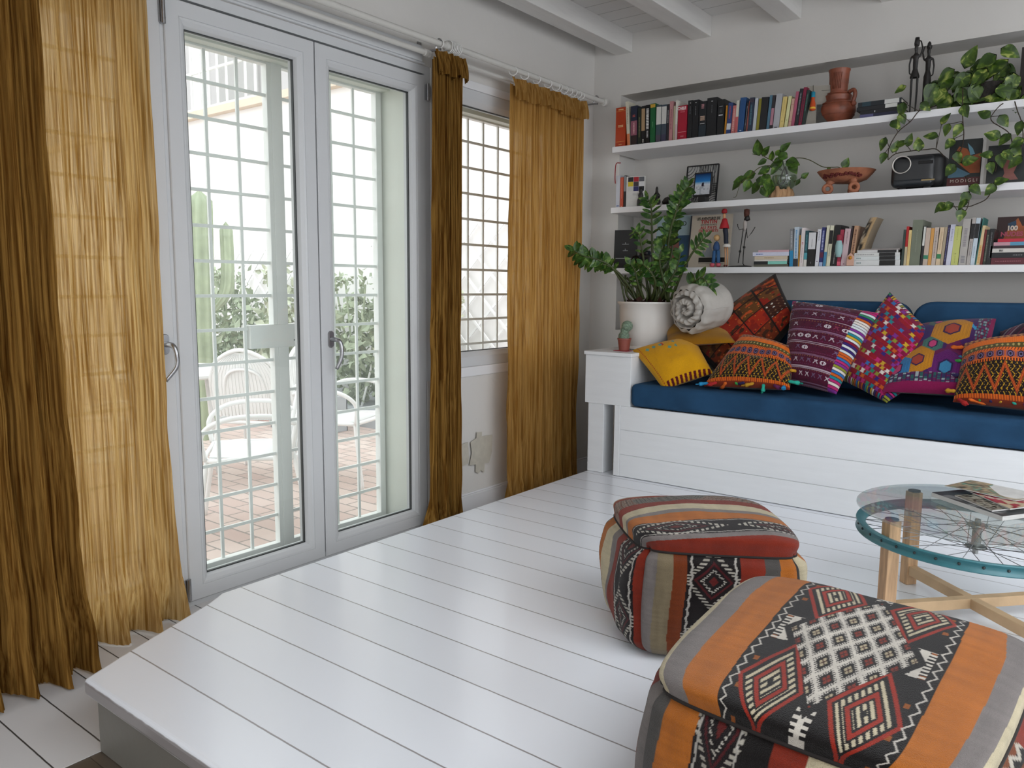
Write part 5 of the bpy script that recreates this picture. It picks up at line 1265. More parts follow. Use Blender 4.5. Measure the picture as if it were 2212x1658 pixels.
# line-drawing frame with the small digital picture in front
a, b = xat(1478, 4.19, T2), xat(1545, 4.19, T2); M = Matrix.Translation((a, 4.19, T2)) @ Matrix.Rotation(math.radians(-7), 4, 'X'); h = pY(1520, 355, 4.2).z-T2; w = b-a
t = thing('line_art_panel', 'white panel of flowing black lines in a thin black frame, behind the small picture', 'wall art', (a, 4.19, T2))
MB().box(0, w, .006, .010, 0, h, 0, M).build('panel', bmat('#b9b9b6'), t)
mb = MB()
for p_, q_ in (((0, 0), (w, 0)), ((w, 0), (w, h)), ((w, h), (0, h)), ((0, h), (0, 0))): mb.bar(M @ Vector((p_[0], .003, p_[1])), M @ Vector((q_[0], .003, q_[1])), .0065, .008, up=(0, 1, 0))
mb.build('frame', m_blackpl, t)
mb = MB()
for k in range(11):
    r = .03+.016*k; mb.tube([M @ Vector((x_, .002, z_)) for x_, z_ in [(r*math.cos(s), h-r*1.1*math.sin(s)) for s in [PI/2*j/9 for j in range(10)]] if x_ < w-.003], .0016, 4) if r < w else None
for k in range(9):
    xx = w*.42+k*w*.066; mb.tube([M @ Vector((xx+.012*math.sin(z*16+k*.2), .002, z)) for z in [h*(.30+.70*j/10) for j in range(11)]], .0016, 4)
for k in range(9):
    r = .025+.012*k; mb.tube([M @ Vector((w-x_, .002, z_)) for x_, z_ in [(r*math.cos(s)*1.2, r*math.sin(s)) for s in [PI/2*j/9 for j in range(10)]] if x_ < w-.003], .0016, 4)
for k in range(6): xx = .012+k*.014; mb.tube([M @ Vector((xx, .002, z)) for z in (0, h*.3)], .0016, 4)
mb.build('lines', m_blackpl, t)
a, b = xat(1496, 4.09, T2), xat(1530, 4.09, T2); z0 = pY(1500, 425, 4.09).z; M = Matrix.Translation((a, 4.09, z0)) @ Matrix.Rotation(math.radians(-6), 4, 'X') @ Matrix.Rotation(0, 4, 'Z'); w = b-a+.012; h = pY(1515, 371, 4.09).z-z0
t = thing('digital_frame', 'small black upright frame with a blue-sky snowboarder picture on a black foot', 'picture frame', (a, 4.09, T2))
MB().box(0, w, 0, .010, 0, h, 0, M).build('frame', m_blackpl, t, bevel=.002)
def sky(u, v):
    if .42 < u < .62 and .34 < v < .62 and math.hypot((u-.52)/.09, (v-.47)/.13)+.3*vn(u*20, v*20, 1) < .95: return '#2a2230'
    if v < .45: return '#c9cdd2' if vn(u*8, v*12, 2) > .3 else '#a8adb4'
    if v < .62: return lerpc('#d5dade', '#3d8fc4', (v-.45)/.17)
    return lerpc('#2f79c0', '#15294f', (v-.62)/.38)
mb = MB(); mb.grid(lambda u, v: M @ Vector((lerp(.008, w-.008, u), -.0008, lerp(.010, h-.008, v))), 40, 60, 0, lambda u, v: C3(sky(u, v)))
mb.build('photograph', painted('glossy_photo', .2, 0, 300), t)
MB().box(w*.28, w*.72, .002, .05, -.062, .004, 0, Matrix.Translation((a, 4.09, z0))).build('foot', m_blackpl, t, bevel=.003)
# black device + doll + wire figure, lower shelf
x = xat(1388, 4.07, T3); t = thing('camera', 'black camera lying behind the plant leaves on the lower shelf', 'camera', (x, 4.07, T3))
mb = MB(); rbox(mb, x-.062, x+.062, 4.05, 4.12, T3, T3+.075, .015, 3); rbox(mb, x-.025, x+.035, 4.06, 4.11, T3+.07, T3+.10, .012, 3); mb.build('body', m_blackpl, t, smooth=True)
MB().lathe([(.001, -.01), (.032, -.008), (.034, 0), (.032, .045), (.030, .05), (.024, .05), (.022, .035), (.001, .03)], (0, 0, 0), 28, M=Matrix.Translation((x-.01, 4.05, T3+.040)) @ Matrix.Rotation(PI/2, 4, 'X') @ Matrix.Rotation(0, 4, 'Z'), cap=False).build('lens', mat('dark_lens', (.01, .01, .012), .08), t, smooth=True, angle=.7)
x = xat(1560, 4.045, T3); H = pY(1560, 450, 4.045).z-T3; t = thing('painted_doll', 'painted wooden doll with red hat, red top and dark trousers sitting on thin legs', 'doll', (x, 4.045, T3))
def P(a, z, d=0): return (x+a*H, 4.045+d*H, T3+z*H)
m_dw = mat('doll_wood', (.50, .25, .12), .5, var=.1)
skin_body('body', [P(.02, .70), P(.01, .78), P(0, .82), P(0, .86), P(0, .92)], [(0, 1), (1, 2), (2, 3), (3, 4)], [.035*H, .040*H, .014*H, .034*H, .020*H], m_dw, t, 1)
MB().lathe([(.001, .0), (.035*H, .0), (.048*H, .012*H), (.046*H, .05*H), (.03*H, .075*H), (.001, .08*H)], P(0, .915), 14, cap=False).build('hat', bmat('#8e1119', .7), t, smooth=True)
MB().lathe([(.085*H, -.12*H), (.07*H, -.06*H), (.05*H, .0), (.04*H, .04*H), (.02*H, .05*H)], P(.01, .78), 14, cap=False).build('top', bmat('#a01620', .7), t, smooth=True)
skin_body('trousers', [P(.02, .68), P(.045, .56), P(.05, .44), P(.06, .38)], [(0, 1), (1, 2), (2, 3)], [.052*H, .048*H, .044*H, .05*H], bmat('#131a2c', .7), t, 1)
MB().lathe([(.060*H, -.02*H), (.068*H, .0), (.06*H, .03*H), (.03*H, .04*H)], P(.06, .36), 14, cap=False).build('frill', bmat('#c9c4bc', .8), t, smooth=True)
for s_ in (.035, .075): MB().tube([P(s_, .36), P(s_+.015, .2), P(s_+.015, .035)], .010*H, 8, rs=[.016*H, .013*H, .010*H]).build('leg', m_dw, t, smooth=True); MB().ball(P(s_+.012, .025, -.02), .016*H, sy=1.6, n=6).build('shoe', bmat('#5a1016'), t, smooth=True)
MB().lathe([(.001, 0), (.115*H, 0), (.112*H, .007*H), (.001, .008*H)], P(.02, 0), 24, cap=False).build('stand', m_blackpl, t)
p_ = pY(1545, 540, 4.04); t = thing('small_doll', 'tiny blue painted doll with pink shoes in front of the comic album', 'doll', (p_.x, 4.05, T3))
x2 = p_.x; q_ = lambda a, z: (x2+a, 4.055, T3+z)
skin_body('body', [q_(0, .085), q_(0, .115), q_(0, .142)], [(0, 1), (1, 2)], [.024, .021, .009], bmat('#33507c', .8), t, 1)
for s_ in (-1, 1): MB().tube([q_(s_*.010, .09), q_(s_*.013, .05), q_(s_*.014, .022)], .011, 8).build('trouser_leg', bmat('#2f5a86', .8), t, smooth=True); MB().ball((x2+s_*.017, 4.047, T3+.0125), .012, sx=1.3, n=6).build('shoe', bmat('#b8505c'), t, smooth=True)
MB().ball(q_(0, .158), .017, n=8).build('head', bmat('#c8a06c'), t, smooth=True)
x = xat(1608, 4.06, T3); H = pY(1608, 450, 4.06).z-T3; t = thing('wire_puppet', 'thin black wire figure with long legs and a bearded head on a wire foot', 'figurine', (x, 4.06, T3))
def P(a, z, d=0): return Vector((x+a*H, 4.06+d*H, T3+z*H))
MB().tube([P(-.05, .66), P(-.07, .45), P(-.09, .27), P(-.115, .07)], .0026, 6).build('leg', m_wood_dark, t); MB().tube([P(.01, .66), P(-.02, .40), P(-.03, .20), P(-.03, .06), P(.0, .02)], .0026, 6).build('leg', m_wood_dark, t)
MB().lathe([(.001, 0), (.028*H, .02*H), (.036*H, .12*H), (.022*H, .2*H), (.001, .205*H)], P(-.02, .62), 10, cap=False).build('torso', bmat('#a8a09a', .7), t, smooth=True)
MB().lathe([(.001, 0), (.042*H, .02*H), (.05*H, .08*H), (.047*H, .14*H), (.001, .15*H)], P(.0, .84), 10, cap=False).build('head', bmat('#4a2418', .8), t, smooth=True)
MB().lathe([(.001, 0), (.055*H, .02*H), (.035*H, .1*H), (.001, .11*H)], P(.01, .78), 10, cap=False).build('beard', m_wood_dark, t, smooth=True)
MB().tube([P(-.03, .66), P(-.12, .64), P(-.15, .70), P(-.155, .74)], .0020, 5).build('arm', m_wood_dark, t); MB().tube([P(.0, .66), P(.03, .50), P(.10, .58), P(.16, .68)], .0020, 5).build('arm', m_wood_dark, t)
MB().tube([P(.0, .02), P(-.25, .012), P(-.27, .006, -.05), P(.08, .004, -.06), P(.12, .008, .0), P(.0, .02)], .0030, 6).build('foot', m_wood_dark, t)
for z in (.27, .34): MB().ball(P(-.09+.07*(z-.27)/.07, z), .007, n=6).build('joint', m_wood_dark, t)
# tripod clay bowl
x, y = xat(1825, 4.10, T2), 4.10; t = thing('clay_bowl', 'shallow terracotta bowl on three ring feet on the middle shelf', 'bowl', (x, y, T2))
Hb = pY(1825, 370, y).z-T2
MB().lathe([(.001, Hb*.50), (.066, Hb*.52), (.096, Hb*.62), (.121, Hb*.86), (.131, Hb*.98), (.134, Hb), (.128, Hb), (.114, Hb*.88), (.090, Hb*.70), (.001, Hb*.60)], (x, y, T2), 56, cap=False).build('bowl', m_clay2, t, smooth=True, angle=1.0)
mb = MB(); q = random.Random(4)
for k in range(26):
    a = -PI/2-.9+k*.072; z_ = Hb*(.68+.12*q.random()); r_ = lerp(.100, .121, (z_/Hb-.62)/.24)+.0015; mb.ball((x+r_*math.cos(a), y+r_*math.sin(a), T2+z_), .0055+.003*q.random(), n=5)
mb.build('painted_frieze', bmat('#5a1a14', .8), t, smooth=True)
for a in (-2.45, -.85, 1.4):
    fx, fy = x+.088*math.cos(a), y+.088*math.sin(a)
    M = Matrix.Translation((fx, fy, T2+.027)) @ Matrix.Rotation(.25, 4, 'Z') @ Matrix.Rotation(PI/2, 4, 'X')
    mb = MB(); R0, r0 = .0185, .0085; mb.tube([M @ Vector((R0*math.cos(s), R0*math.sin(s), 0)) for s in [2*PI*k/22 for k in range(22)]], r0, 12, closed=True)
    mb.tube([M @ Vector((0, .02, 0)), (lerp(fx, x, .2), lerp(fy, y, .2), T2+Hb*.62)], .018, 10, rs=[.012, .024]); mb.build('foot', m_clay2, t, smooth=True)
# projector
y0 = 4.03; a, b = xat(1919, y0, T2), xat(2018, y0, T2); hh = pY(1960, 331, y0).z-T2-.006; w = b-a
t = thing('projector', 'black boxy projector with a silver-ringed round lens on the middle shelf', 'projector', (a, y0, T2))
mb = MB(); rbox(mb, a, b+.03, y0+.012, y0+.235, T2+.012, T2+hh, .030, 5); weld(mb.build('body', mat('matt_black_shell', (.010, .010, .011), .5), t, smooth=True))
mb = MB(); rbox(mb, a+.004, b-.002, y0, y0+.06, T2+.010, T2+hh-.006, .026, 5); weld(mb.build('front_panel', mat('satin_black_front', (.018, .019, .021), .32), t, smooth=True))
mb = MB(); rbox(mb, a+.012, b-.01, y0-.002, y0+.05, T2+.016, T2+hh*.32, .014, 4); weld(mb.build('lower_bezel', mat('satin_black_front', (.014, .018, .022), .25), t, smooth=True))
for sx in (.04, w-.05): MB().box(a+sx, a+sx+.03, y0+.03, y0+.20, T2, T2+.013).build('foot', m_blackpl, t)
lc = pY(1948, 356, y0)
LM = Matrix.Translation((lc.x, y0, lc.z)) @ Matrix.Rotation(PI/2, 4, 'X')
MB().lathe([(.036, -.002), (.0405, .004), (.041, .008), (.037, .009), (.035, .002)], (0, 0, 0), 48, M=LM, cap=False).build('lens_ring', mat('pale_metal_ring', (.55, .52, .48), .35, metal=.4), t, smooth=True)
MB().lathe([(.036, .004), (.032, -.012), (.027, -.020), (.001, -.024)], (0, 0, 0), 40, M=LM, cap=False).build('lens_barrel', m_blackpl, t, smooth=True)
MB().lathe([(.025, -.016), (.019, -.008), (.009, -.003), (.001, -.002)], (0, 0, 0), 40, M=LM, cap=False).build('lens', mat('coated_lens', (.006, .010, .016), .03, spec=1.), t, smooth=True)
pc = pY(2000, 350, y0); MB().box(pc.x-.03, pc.x+.03, y0-.0025, y0, pc.z-.007, pc.z+.007).build('sensor_window', mat('gloss_black', (.004, .004, .005), .05), t, bevel=.001)
pc = pY(2006, 388, y0); MB().box(pc.x-.030, pc.x+.024, y0-.0035, y0-.0015, pc.z-.003, pc.z+.003).build('nameplate', bmat('#9a8458'), t)

# ================================================================== PLANTS
def var_leaf_mat(name, c1, c2, c3):
    M = bpy.data.materials.new(name); M.use_nodes = True; nt = M.node_tree; N = nt.nodes; L = nt.links; b = N['Principled BSDF']
    tc = N.new('ShaderNodeTexCoord'); n = N.new('ShaderNodeTexNoise'); n.inputs['Scale'].default_value = 26; n.inputs['Detail'].default_value = 2; n.inputs['Distortion'].default_value = 1.2
    L.new(tc.outputs['Object'], n.inputs['Vector']); r = N.new('ShaderNodeValToRGB'); e = r.color_ramp.elements
    e[0].position = .42; e[0].color = (*C3(c1), 1); e[1].position = .58; e[1].color = (*C3(c2), 1); k = e.new(.72); k.color = (*C3(c3), 1)
    L.new(n.outputs['Fac'], r.inputs['Fac']); L.new(r.outputs['Color'], b.inputs['Base Color']); b.inputs['Roughness'].default_value = .35
    b.inputs['Subsurface Weight'].default_value = 0
    return M
m_pothos = var_leaf_mat('variegated_leaf', '#263f0c', '#4a6418', '#a0a858')
m_pothos2 = var_leaf_mat('green_heart_leaf', '#2a430f', '#3f6218', '#6f8a30')
m_stem = mat('green_stem', '#4a4a1c', .6, var=.2)
m_bstem = mat('brown_stem', '#33281a', .7, var=.2)
def heart(mb, base, direction, normal, L_, w=.74, curl=.18, cf=None):
    """heart shaped leaf: base notch, pointed tip, folded along the midrib"""
    d = Vector(direction).normalized(); n = Vector(normal); n = (n-d*n.dot(d)).normalized(); s = d.cross(n)
    nu, nv = 6, 9; base = Vector(base)
    def hw(t): return w*.5*(math.sin(PI*min(1, t*1.0)**.62)**.85)*(1-.12*t)
    def f(u, v):
        t = v; x = (u-.5)*2; wd = hw(t); y = t-.10*(1-abs(x))*(1-t)**6*0+(-.10*math.sin(PI*abs(x))*(1-t)**3)
        z = .10*abs(x)*wd*2-curl*t*t*.8
        return base+d*(y*L_)+s*(x*wd*L_)+n*(z*L_)
    mb.grid(f, nu, nv)
def oval(mb, base, direction, normal, L_, w=.5, curl=.1):
    d = Vector(direction).normalized(); n = Vector(normal); n = (n-d*n.dot(d)).normalized(); s = d.cross(n); base = Vector(base)
    def f(u, v): x = (u-.5)*2; wd = w*.5*math.sin(PI*(.03+.97*v)**.9)**.7; return base+d*(v*L_)+s*(x*wd*L_)+n*((.16*abs(x)*wd-curl*v*v)*L_)
    mb.grid(f, 4, 7)
def V3(d): return Vector(d)
# trailing pothos at the right end of the top shelf
t = thing('pothos_plant', 'trailing variegated pothos in a dark basket at the right end of the top shelf', 'plant', (xat(2133, 4.16, T1), 4.16, T1))
bx_, by_ = xat(2133, 4.16, T1), 4.16
MB().lathe([(.001, 0), (.085, 0), (.098, .03), (.105, .085), (.102, .10), (.090, .10), (.085, .085), (.001, .08)], (bx_, by_, T1), 36, cap=False).build('basket', mat('dark_woven_basket', '#1c1712', .8, var=.5, vscale=80, bump=.8, bscale=90), t, smooth=True, angle=.9)
MB().lathe([(.001, .082), (.088, .086)], (bx_, by_, T1), 20, cap=False).build('soil', m_soil, t)
lv = MB(); st = MB(); q = random.Random(17)
def pleaf(u, v, y, du, dv, size=.078, tilt=.2, n=None, mbx=None):
    """leaf whose base is at photo point (u,v) at depth y and that points along (du,dv)"""
    b = pY(u, v, y); e = pY(u+du, v+dv, y-.01); d = (e-b); d.y = q.uniform(-.25, .05)*d.length; nn = Vector((q.uniform(-.4, .4), -1, q.uniform(-.1, .6)))
    heart(mbx or lv, b, d, nn, size*q.uniform(.9, 1.15), w=q.uniform(.68, .84), curl=q.uniform(.05, .3))
# crown
for k in range(64):
    a = q.uniform(0, PI); rr = q.uniform(.25, 1)
    u = 2118+math.cos(a)*rr*98; v = 218-math.sin(a)*rr*92-8*(u > 2120); yy = q.uniform(4.05, 4.22)
    if v < 112 and u < 2085: continue
    if u < 2120 and v < 218-92*math.sin(a)*.9 and u < 2060 and v < 150: continue
    pleaf(u, v, yy, q.uniform(-22, 22), q.uniform(4, 26), .076)
for (u, v, du, dv) in ((2085, 145, 12, -24), (2165, 105, 26, 10), (2060, 170, -25, 12), (2040, 190, -18, 22), (2025, 212, 22, 16), (2050, 205, -12, 18), (2175, 130, -30, 24), (2150, 120, -28, 18), (2020, 180, -10, 22), (2190, 160, -6, 30), (2110, 175, 4, 28), (2070, 200, 26, 10), (2200, 195, -24, 16), (2175, 205, -24, 6), (2095, 160, -20, 14), (2130, 150, -16, 20)):
    pleaf(u, v, 4.06, du, dv, .084)
vines = [([(2085, 205, 4.1), (2000, 236, 4.05), (1985, 240, 4.0), (1966, 263, 4.0), (1940, 285, 4.0), (1921, 318, 4.0), (1918, 345, 4.0)],
          [(1956, 186, -16, 8), (1952, 222, -6, 16), (1990, 222, 20, 18), (1944, 246, 8, 18), (1926, 262, 18, 14), (1913, 298, -10, 22), (1912, 330, -8, 18), (1928, 328, 8, -20)]),
         ([(1918, 345, 4.0), (1935, 332, 4.02), (1968, 326, 4.02), (2000, 323, 4.02), (2022, 322, 4.02), (2040, 338, 4.05)],
          [(1938, 316, 22, -14), (1985, 325, -2, -22), (2025, 295, -22, -2), (1960, 315, 4, -14), (2034, 268, 12, -20)]),
         ([(2080, 190, 4.03), (2079, 225, 4.0), (2080, 262, 4.0), (2082, 290, 4.01), (2078, 318, 4.03), (2065, 345, 4.03)],
          [(2080, 228, 4, 12), (2076, 268, -10, 16), (2050, 268, -10, 20), (2060, 300, -14, 16), (2066, 328, 6, 26), (2062, 355, -16, 18), (2078, 350, 14, -4)]),
         ([(2180, 218, 4.06), (2160, 228, 4.0), (2141, 252, 4.0), (2145, 264, 4.0), (2158, 272, 4.0), (2180, 288, 4.0), (2186, 315, 4.0), (2176, 340, 4.02)],
          [(2138, 252, -16, -8), (2160, 250, 10, 14), (2160, 296, -24, -6), (2182, 290, -18, 16), (2190, 315, 8, 14), (2165, 330, -2, 20), (2145, 335, -20, -2)]),
         ([(2191, 215, 4.02), (2198, 240, 4.0), (2206, 262, 4.0), (2210, 300, 4.0), (2200, 340, 4.02)],
          [(2207, 262, -8, 18), (2210, 300, -18, 10), (2206, 338, -18, 14)]),
         ([(2085, 380, 4.03), (2092, 398, 4.0), (2094, 415, 4.0), (2092, 440, 4.0), (2085, 455, 4.0), (2070, 458, 4.0)],
          [(2097, 400, 16, 14), (2092, 415, -12, 18), (2088, 432, -12, 12), (2058, 440, -18, 8), (2078, 452, -4, 16)]),
         ([(2150, 392, 4.0), (2143, 410, 4.0), (2130, 430, 4.0), (2105, 442, 4.0), (2090, 446, 4.0), (2055, 446, 4.0), (2035, 440, 4.0)],
          [(2150, 398, -14, 14), (2148, 396, 18, -8), (2040, 438, -10, 8)]),
         ([(2150, 370, 4.02), (2155, 350, 4.02), (2165, 330, 4.0)], [(2138, 350, 4, 22), (2168, 325, 12, 14)])]
for path, lvs in vines:
    st.tube(smooth_path([pY(u, v, y) for u, v, y in path], 6), .0022, 6)
    for (u, v, du, dv) in lvs:
        pleaf(u, v, 3.995, du, dv, .057)
        # leaf stalk to the nearest vine point
        b = pY(u, v, 3.995); near = min((pY(a_, b_, c_) for a_, b_, c_ in path), key=lambda p: (p-b).length); 
        if (near-b).length < .12: st.tube([near, b], .0015, 5)
lv.build('foliage', m_pothos, t, smooth=True); st.build('vines', m_bstem, t, smooth=True)
# pothos cutting in a glass vase on driftwood
x, y = xat(1688, 4.12, T2), 4.12
t = thing('glass_vase_plant', 'pothos cutting in a round glass vase set on driftwood on the middle shelf', 'plant', (x, y, T2))
zc_ = pY(1692, 385, y).z
m_vg = glass_mat('clear_vase_glass', (.80, .88, .78), .95, haze=.10, fac=.08)
MB().lathe([(.001, -.068), (.03, -.064), (.055, -.04), (.064, 0), (.056, .038), (.038, .062), (.030, .072), (.036, .082)], (x+.01, y, zc_), 36, cap=False).build('vase', m_vg, t, smooth=True)
MB().lathe([(.001, -.064), (.029, -.060), (.052, -.038), (.060, 0), (.057, .012), (.001, .012)], (x+.01, y, zc_), 30, cap=False).build('water', glass_mat('green_water', (.55, .66, .42), .5, haze=.06), t, smooth=True)
mb = MB(); q = random.Random(8)
for k in range(15): a = q.uniform(0, 6.28); mb.tube(smooth_path([(x+.01, y, zc_+.06), (x+.01+.02*math.cos(a), y+.02*math.sin(a), zc_+.01), (x+.01+.035*math.cos(a+1), y+.035*math.sin(a+1), zc_-.03), (x+.01+.02*math.cos(a+2), y+.02*math.sin(a+2), zc_-.052)], 4), .0018, 4)
mb.build('roots', m_bstem, t)
m_drift = mat('driftwood', (.42, .25, .13), .8, var=.35, vscale=14, bump=.5, bscale=30)
mb = MB(); zt_ = zc_-.052
for k in range(11):
    a = k*.571; r = .045+.012*q.random(); px_, py_ = x+r*math.cos(a), y+r*math.sin(a)*.8; hgt = (zt_-T2)*q.uniform(.8, 1.2)
    mb.tube([(px_, py_, T2), (px_+.004, py_, T2+hgt*.5), (px_-.003, py_, T2+hgt)], .014, 7, rs=[.017, .014, .009])
mb.lathe([(.001, 0), (.055, 0), (.05, zt_-T2-.008), (.001, zt_-T2-.006)], (x, y, T2), 12, cap=False)
mb.build('driftwood_base', m_drift, t, smooth=True, angle=.9)
lv = MB(); st = MB()
def sp(path, n=6, r=.0020): st.tube(smooth_path([pY(u, v, yy) for u, v, yy in path], n), r, 6)
sp([(1690, 368, 4.12), (1672, 350, 4.12), (1655, 340, 4.11), (1640, 330, 4.1)]); sp([(1688, 368, 4.12), (1665, 358, 4.1), (1640, 362, 4.08), (1620, 380, 4.07), (1600, 395, 4.06)])
sp([(1694, 366, 4.12), (1690, 340, 4.12), (1687, 325, 4.12)]); sp([(1700, 352, 4.12), (1712, 343, 4.1), (1730, 341, 4.08), (1750, 346, 4.07), (1777, 360, 4.06), (1800, 361, 4.06), (1812, 361, 4.06), (1820, 368, 4.06)])
sp([(1600, 392, 4.06), (1596, 405, 4.06), (1590, 424, 4.06), (1584, 426, 4.06)], r=.0014); sp([(1715, 392, 4.1), (1728, 386, 4.09), (1732, 380, 4.09)]); sp([(1640, 330, 4.1), (1632, 334, 4.1), (1624, 332, 4.1)], r=.0013)
for (u, v, du, dv, s) in ((1640, 334, -6, -26, .10), (1648, 336, 14, -26, .07), (1668, 345, -4, -26, .06), (1687, 326, 14, -16, .075), (1672, 350, 22, -10, .07), (1655, 345, -18, 10, .06), (1700, 348, 22, 6, .09), (1710, 352, 10, 22, .08), (1690, 352, -26, 6, .085), (1662, 362, -22, 12, .08), (1680, 358, -18, 22, .07),
                        (1630, 375, -24, 8, .085), (1610, 385, -22, 6, .085), (1600, 390, -16, 14, .08), (1620, 390, -10, 20, .08), (1640, 395, -14, 16, .085), (1650, 400, 14, 14, .08), (1635, 388, 22, 8, .08), (1650, 378, 10, 20, .09), (1645, 405, 10, 16, .08), (1660, 385, -4, 26, .08), (1668, 400, -10, 16, .075), (1655, 392, 18, 18, .085),
                        (1732, 384, 8, -8, .05), (1728, 388, -10, 10, .045), (1822, 362, 8, -18, .062), (1790, 361, 0, 10, .03), (1676, 335, 8, -12, .05), (1700, 340, -10, -4, .07), (1680, 350, 10, -14, .06)):
    b = pY(u, v, 4.08); e = pY(u+du, v+dv, 4.07); d = e-b; d.y = q.uniform(-.3, .1)*d.length
    heart(lv, b, d, Vector((q.uniform(-.4, .4), -1, q.uniform(0, .6))), s*.82, w=q.uniform(.62, .85), curl=q.uniform(.05, .3))
lv.build('foliage', m_pothos2, t, smooth=True); st.build('stems', m_stem, t, smooth=True)
# big pot with the ZZ plant on the armrest
ZA = .6486; py0 = 3.83; pxx = xat(1397, py0, ZA+.1)
H = pY(1399, 651, py0).z-ZA; R = (pY(1457, 652, py0).x-pY(1341, 652, py0).x)/2
t = thing('potted_plant', 'large glossy green plant in a white ceramic pot on the armrest', 'potted plant', (pxx, py0, ZA))
m_cer = mat('white_glazed_ceramic', (.72, .69, .65), .18, var=.03, vscale=6)
MB().lathe([(.001, 0), (R*.66, 0), (R*.72, H*.02), (R*.72, H*.05), (R*.66, H*.075), (R*.68, H*.10), (R*.80, H*.22), (R*.88, H*.42), (R*.915, H*.70), (R*.925, H*.92), (R*.99, H*.955), (R, H*.98), (R*.99, H), (R*.93, H), (R*.90, H*.94), (R*.88, H*.88), (.001, H*.86)], (pxx, py0, ZA), 64, cap=False).build('pot', m_cer, t, smooth=True, angle=1.0)
MB().lathe([(.001, H*.92), (R*.6, H*.915), (R*.90, H*.90)], (pxx, py0, ZA), 30, cap=False).build('soil', m_soil, t)
m_zz = var_leaf_mat('glossy_dark_leaf', '#28481e', '#47692c', '#7d984e'); m_zz.node_tree.nodes['Principled BSDF'].inputs['Roughness'].default_value = .25
m_zzstem = mat('olive_plant_stem', '#3c4620', .5, var=.2)
lv = MB(); st = MB(); q = random.Random(5)
def zz(path, nl, L_, r0=.009, w=.46, start=.28, tip=True):
    P = smooth_path([pY(u, v, y) for u, v, y in path], 8); m_ = len(P); st.tube(P, r0, 8, rs=[r0*(1-.72*i/m_) for i in range(m_)])
    for k in range(nl):
        t_ = start+(1-start)*k/(nl-1); i = min(m_-2, int(t_*(m_-1))); p = P[i].lerp(P[i+1], t_*(m_-1)-i); d = (P[i+1]-P[i]).normalized()
        side = d.cross(Vector((0, -1, .15))).normalized()
        for s_ in (-1, 1):
            if k == nl-1 and s_ > 0 and tip: dd = d
            else: dd = (side*s_+d*q.uniform(.3, .75)+Vector((0, q.uniform(-.3, .2), 0))).normalized()
            nn = Vector((q.uniform(-.5, .5), -1, q.uniform(.1, 1.0)))
            oval(lv, p, dd, nn, L_*q.uniform(.85, 1.15)*(1-.25*abs(t_-.6)), w=w*q.uniform(.85, 1.1), curl=q.uniform(0, .18))
Y0 = py0
zz([(1375, 648, Y0), (1345, 610, Y0-.04), (1320, 575, Y0-.09), (1290, 560, Y0-.14), (1262, 553, Y0-.18), (1240, 541, Y0-.20)], 13, .062, w=.62, start=.35)
zz([(1380, 648, Y0), (1352, 608, Y0-.05), (1325, 580, Y0-.08), (1300, 570, Y0-.12), (1270, 568, Y0-.15), (1252, 562, Y0-.16)], 9, .052, w=.6, start=.45)
zz([(1418, 646, Y0), (1410, 560, Y0+.01), (1408, 490, Y0+.02), (1407, 450, Y0+.03), (1400, 430, Y0+.03)], 9, .070, w=.36, start=.36)
zz([(1430, 646, Y0), (1440, 560, Y0-.02), (1448, 500, Y0-.04), (1460, 460, Y0-.05), (1472, 425, Y0-.06), (1486, 403, Y0-.07)], 13, .070, w=.52, start=.30)
zz([(1402, 646, Y0), (1395, 590, Y0-.02), (1388, 545, Y0-.03), (1382, 510, Y0-.04), (1373, 500, Y0-.04)], 6, .055, w=.42, start=.5)
zz([(1450, 646, Y0), (1468, 600, Y0-.02), (1490, 555, Y0-.04), (1508, 530, Y0-.05), (1524, 512, Y0-.06)], 5, .060, w=.36, start=.62)
zz([(1455, 650, Y0-.02), (1478, 652, Y0-.06), (1490, 625, Y0-.09), (1500, 608, Y0-.11), (1518, 600, Y0-.12), (1532, 618, Y0-.13)], 7, .064, w=.56, start=.5)
zz([(1390, 646, Y0-.02), (1378, 610, Y0-.06), (1372, 585, Y0-.08), (1362, 570, Y0-.09)], 7, .050, w=.62, start=.3)
zz([(1440, 648, Y0-.02), (1432, 600, Y0-.06), (1425, 560, Y0-.09), (1432, 530, Y0-.10)], 8, .062, w=.55, start=.25)
zz([(1408, 648, Y0-.02), (1416, 610, Y0-.08), (1404, 585, Y0-.10), (1388, 570, Y0-.11)], 7, .048, w=.6, start=.3)
zz([(1425, 648, Y0-.02), (1445, 610, Y0-.06), (1462, 580, Y0-.07), (1470, 545, Y0-.08)], 8, .058, w=.55, start=.2)
zz([(1436, 648, Y0), (1440, 590, Y0+.03), (1452, 540, Y0+.04), (1450, 500, Y0+.05), (1462, 470, Y0+.05)], 9, .060, w=.5, start=.3)
zz([(1412, 648, Y0), (1425, 600, Y0+.03), (1430, 560, Y0+.05), (1440, 500, Y0+.06)], 8, .060, w=.5, start=.3)
for k in range(16):
    a = q.uniform(1350, 1450); st.tube(smooth_path([pY(a, 652, Y0-.02), pY(a+q.uniform(-12, 12), 630, Y0-.03), pY(a+q.uniform(-22, 22), q.uniform(585, 610), Y0-.04)], 4), .006, 6, rs=None)
lv.build('leaves', m_zz, t, smooth=True); st.build('stems', m_zzstem, t, smooth=True)
mb = MB()
for k in range(26): a = q.uniform(0, 6.28); r = q.uniform(.02, R*.8); leaf_cloud(mb, (pxx+r*math.cos(a), py0+r*math.sin(a)*.8, ZA+H*.95), (.02, .02, .015), 2, .05, k)
mb.build('dry_leaves', bmat('#3a1c12', .8), t)
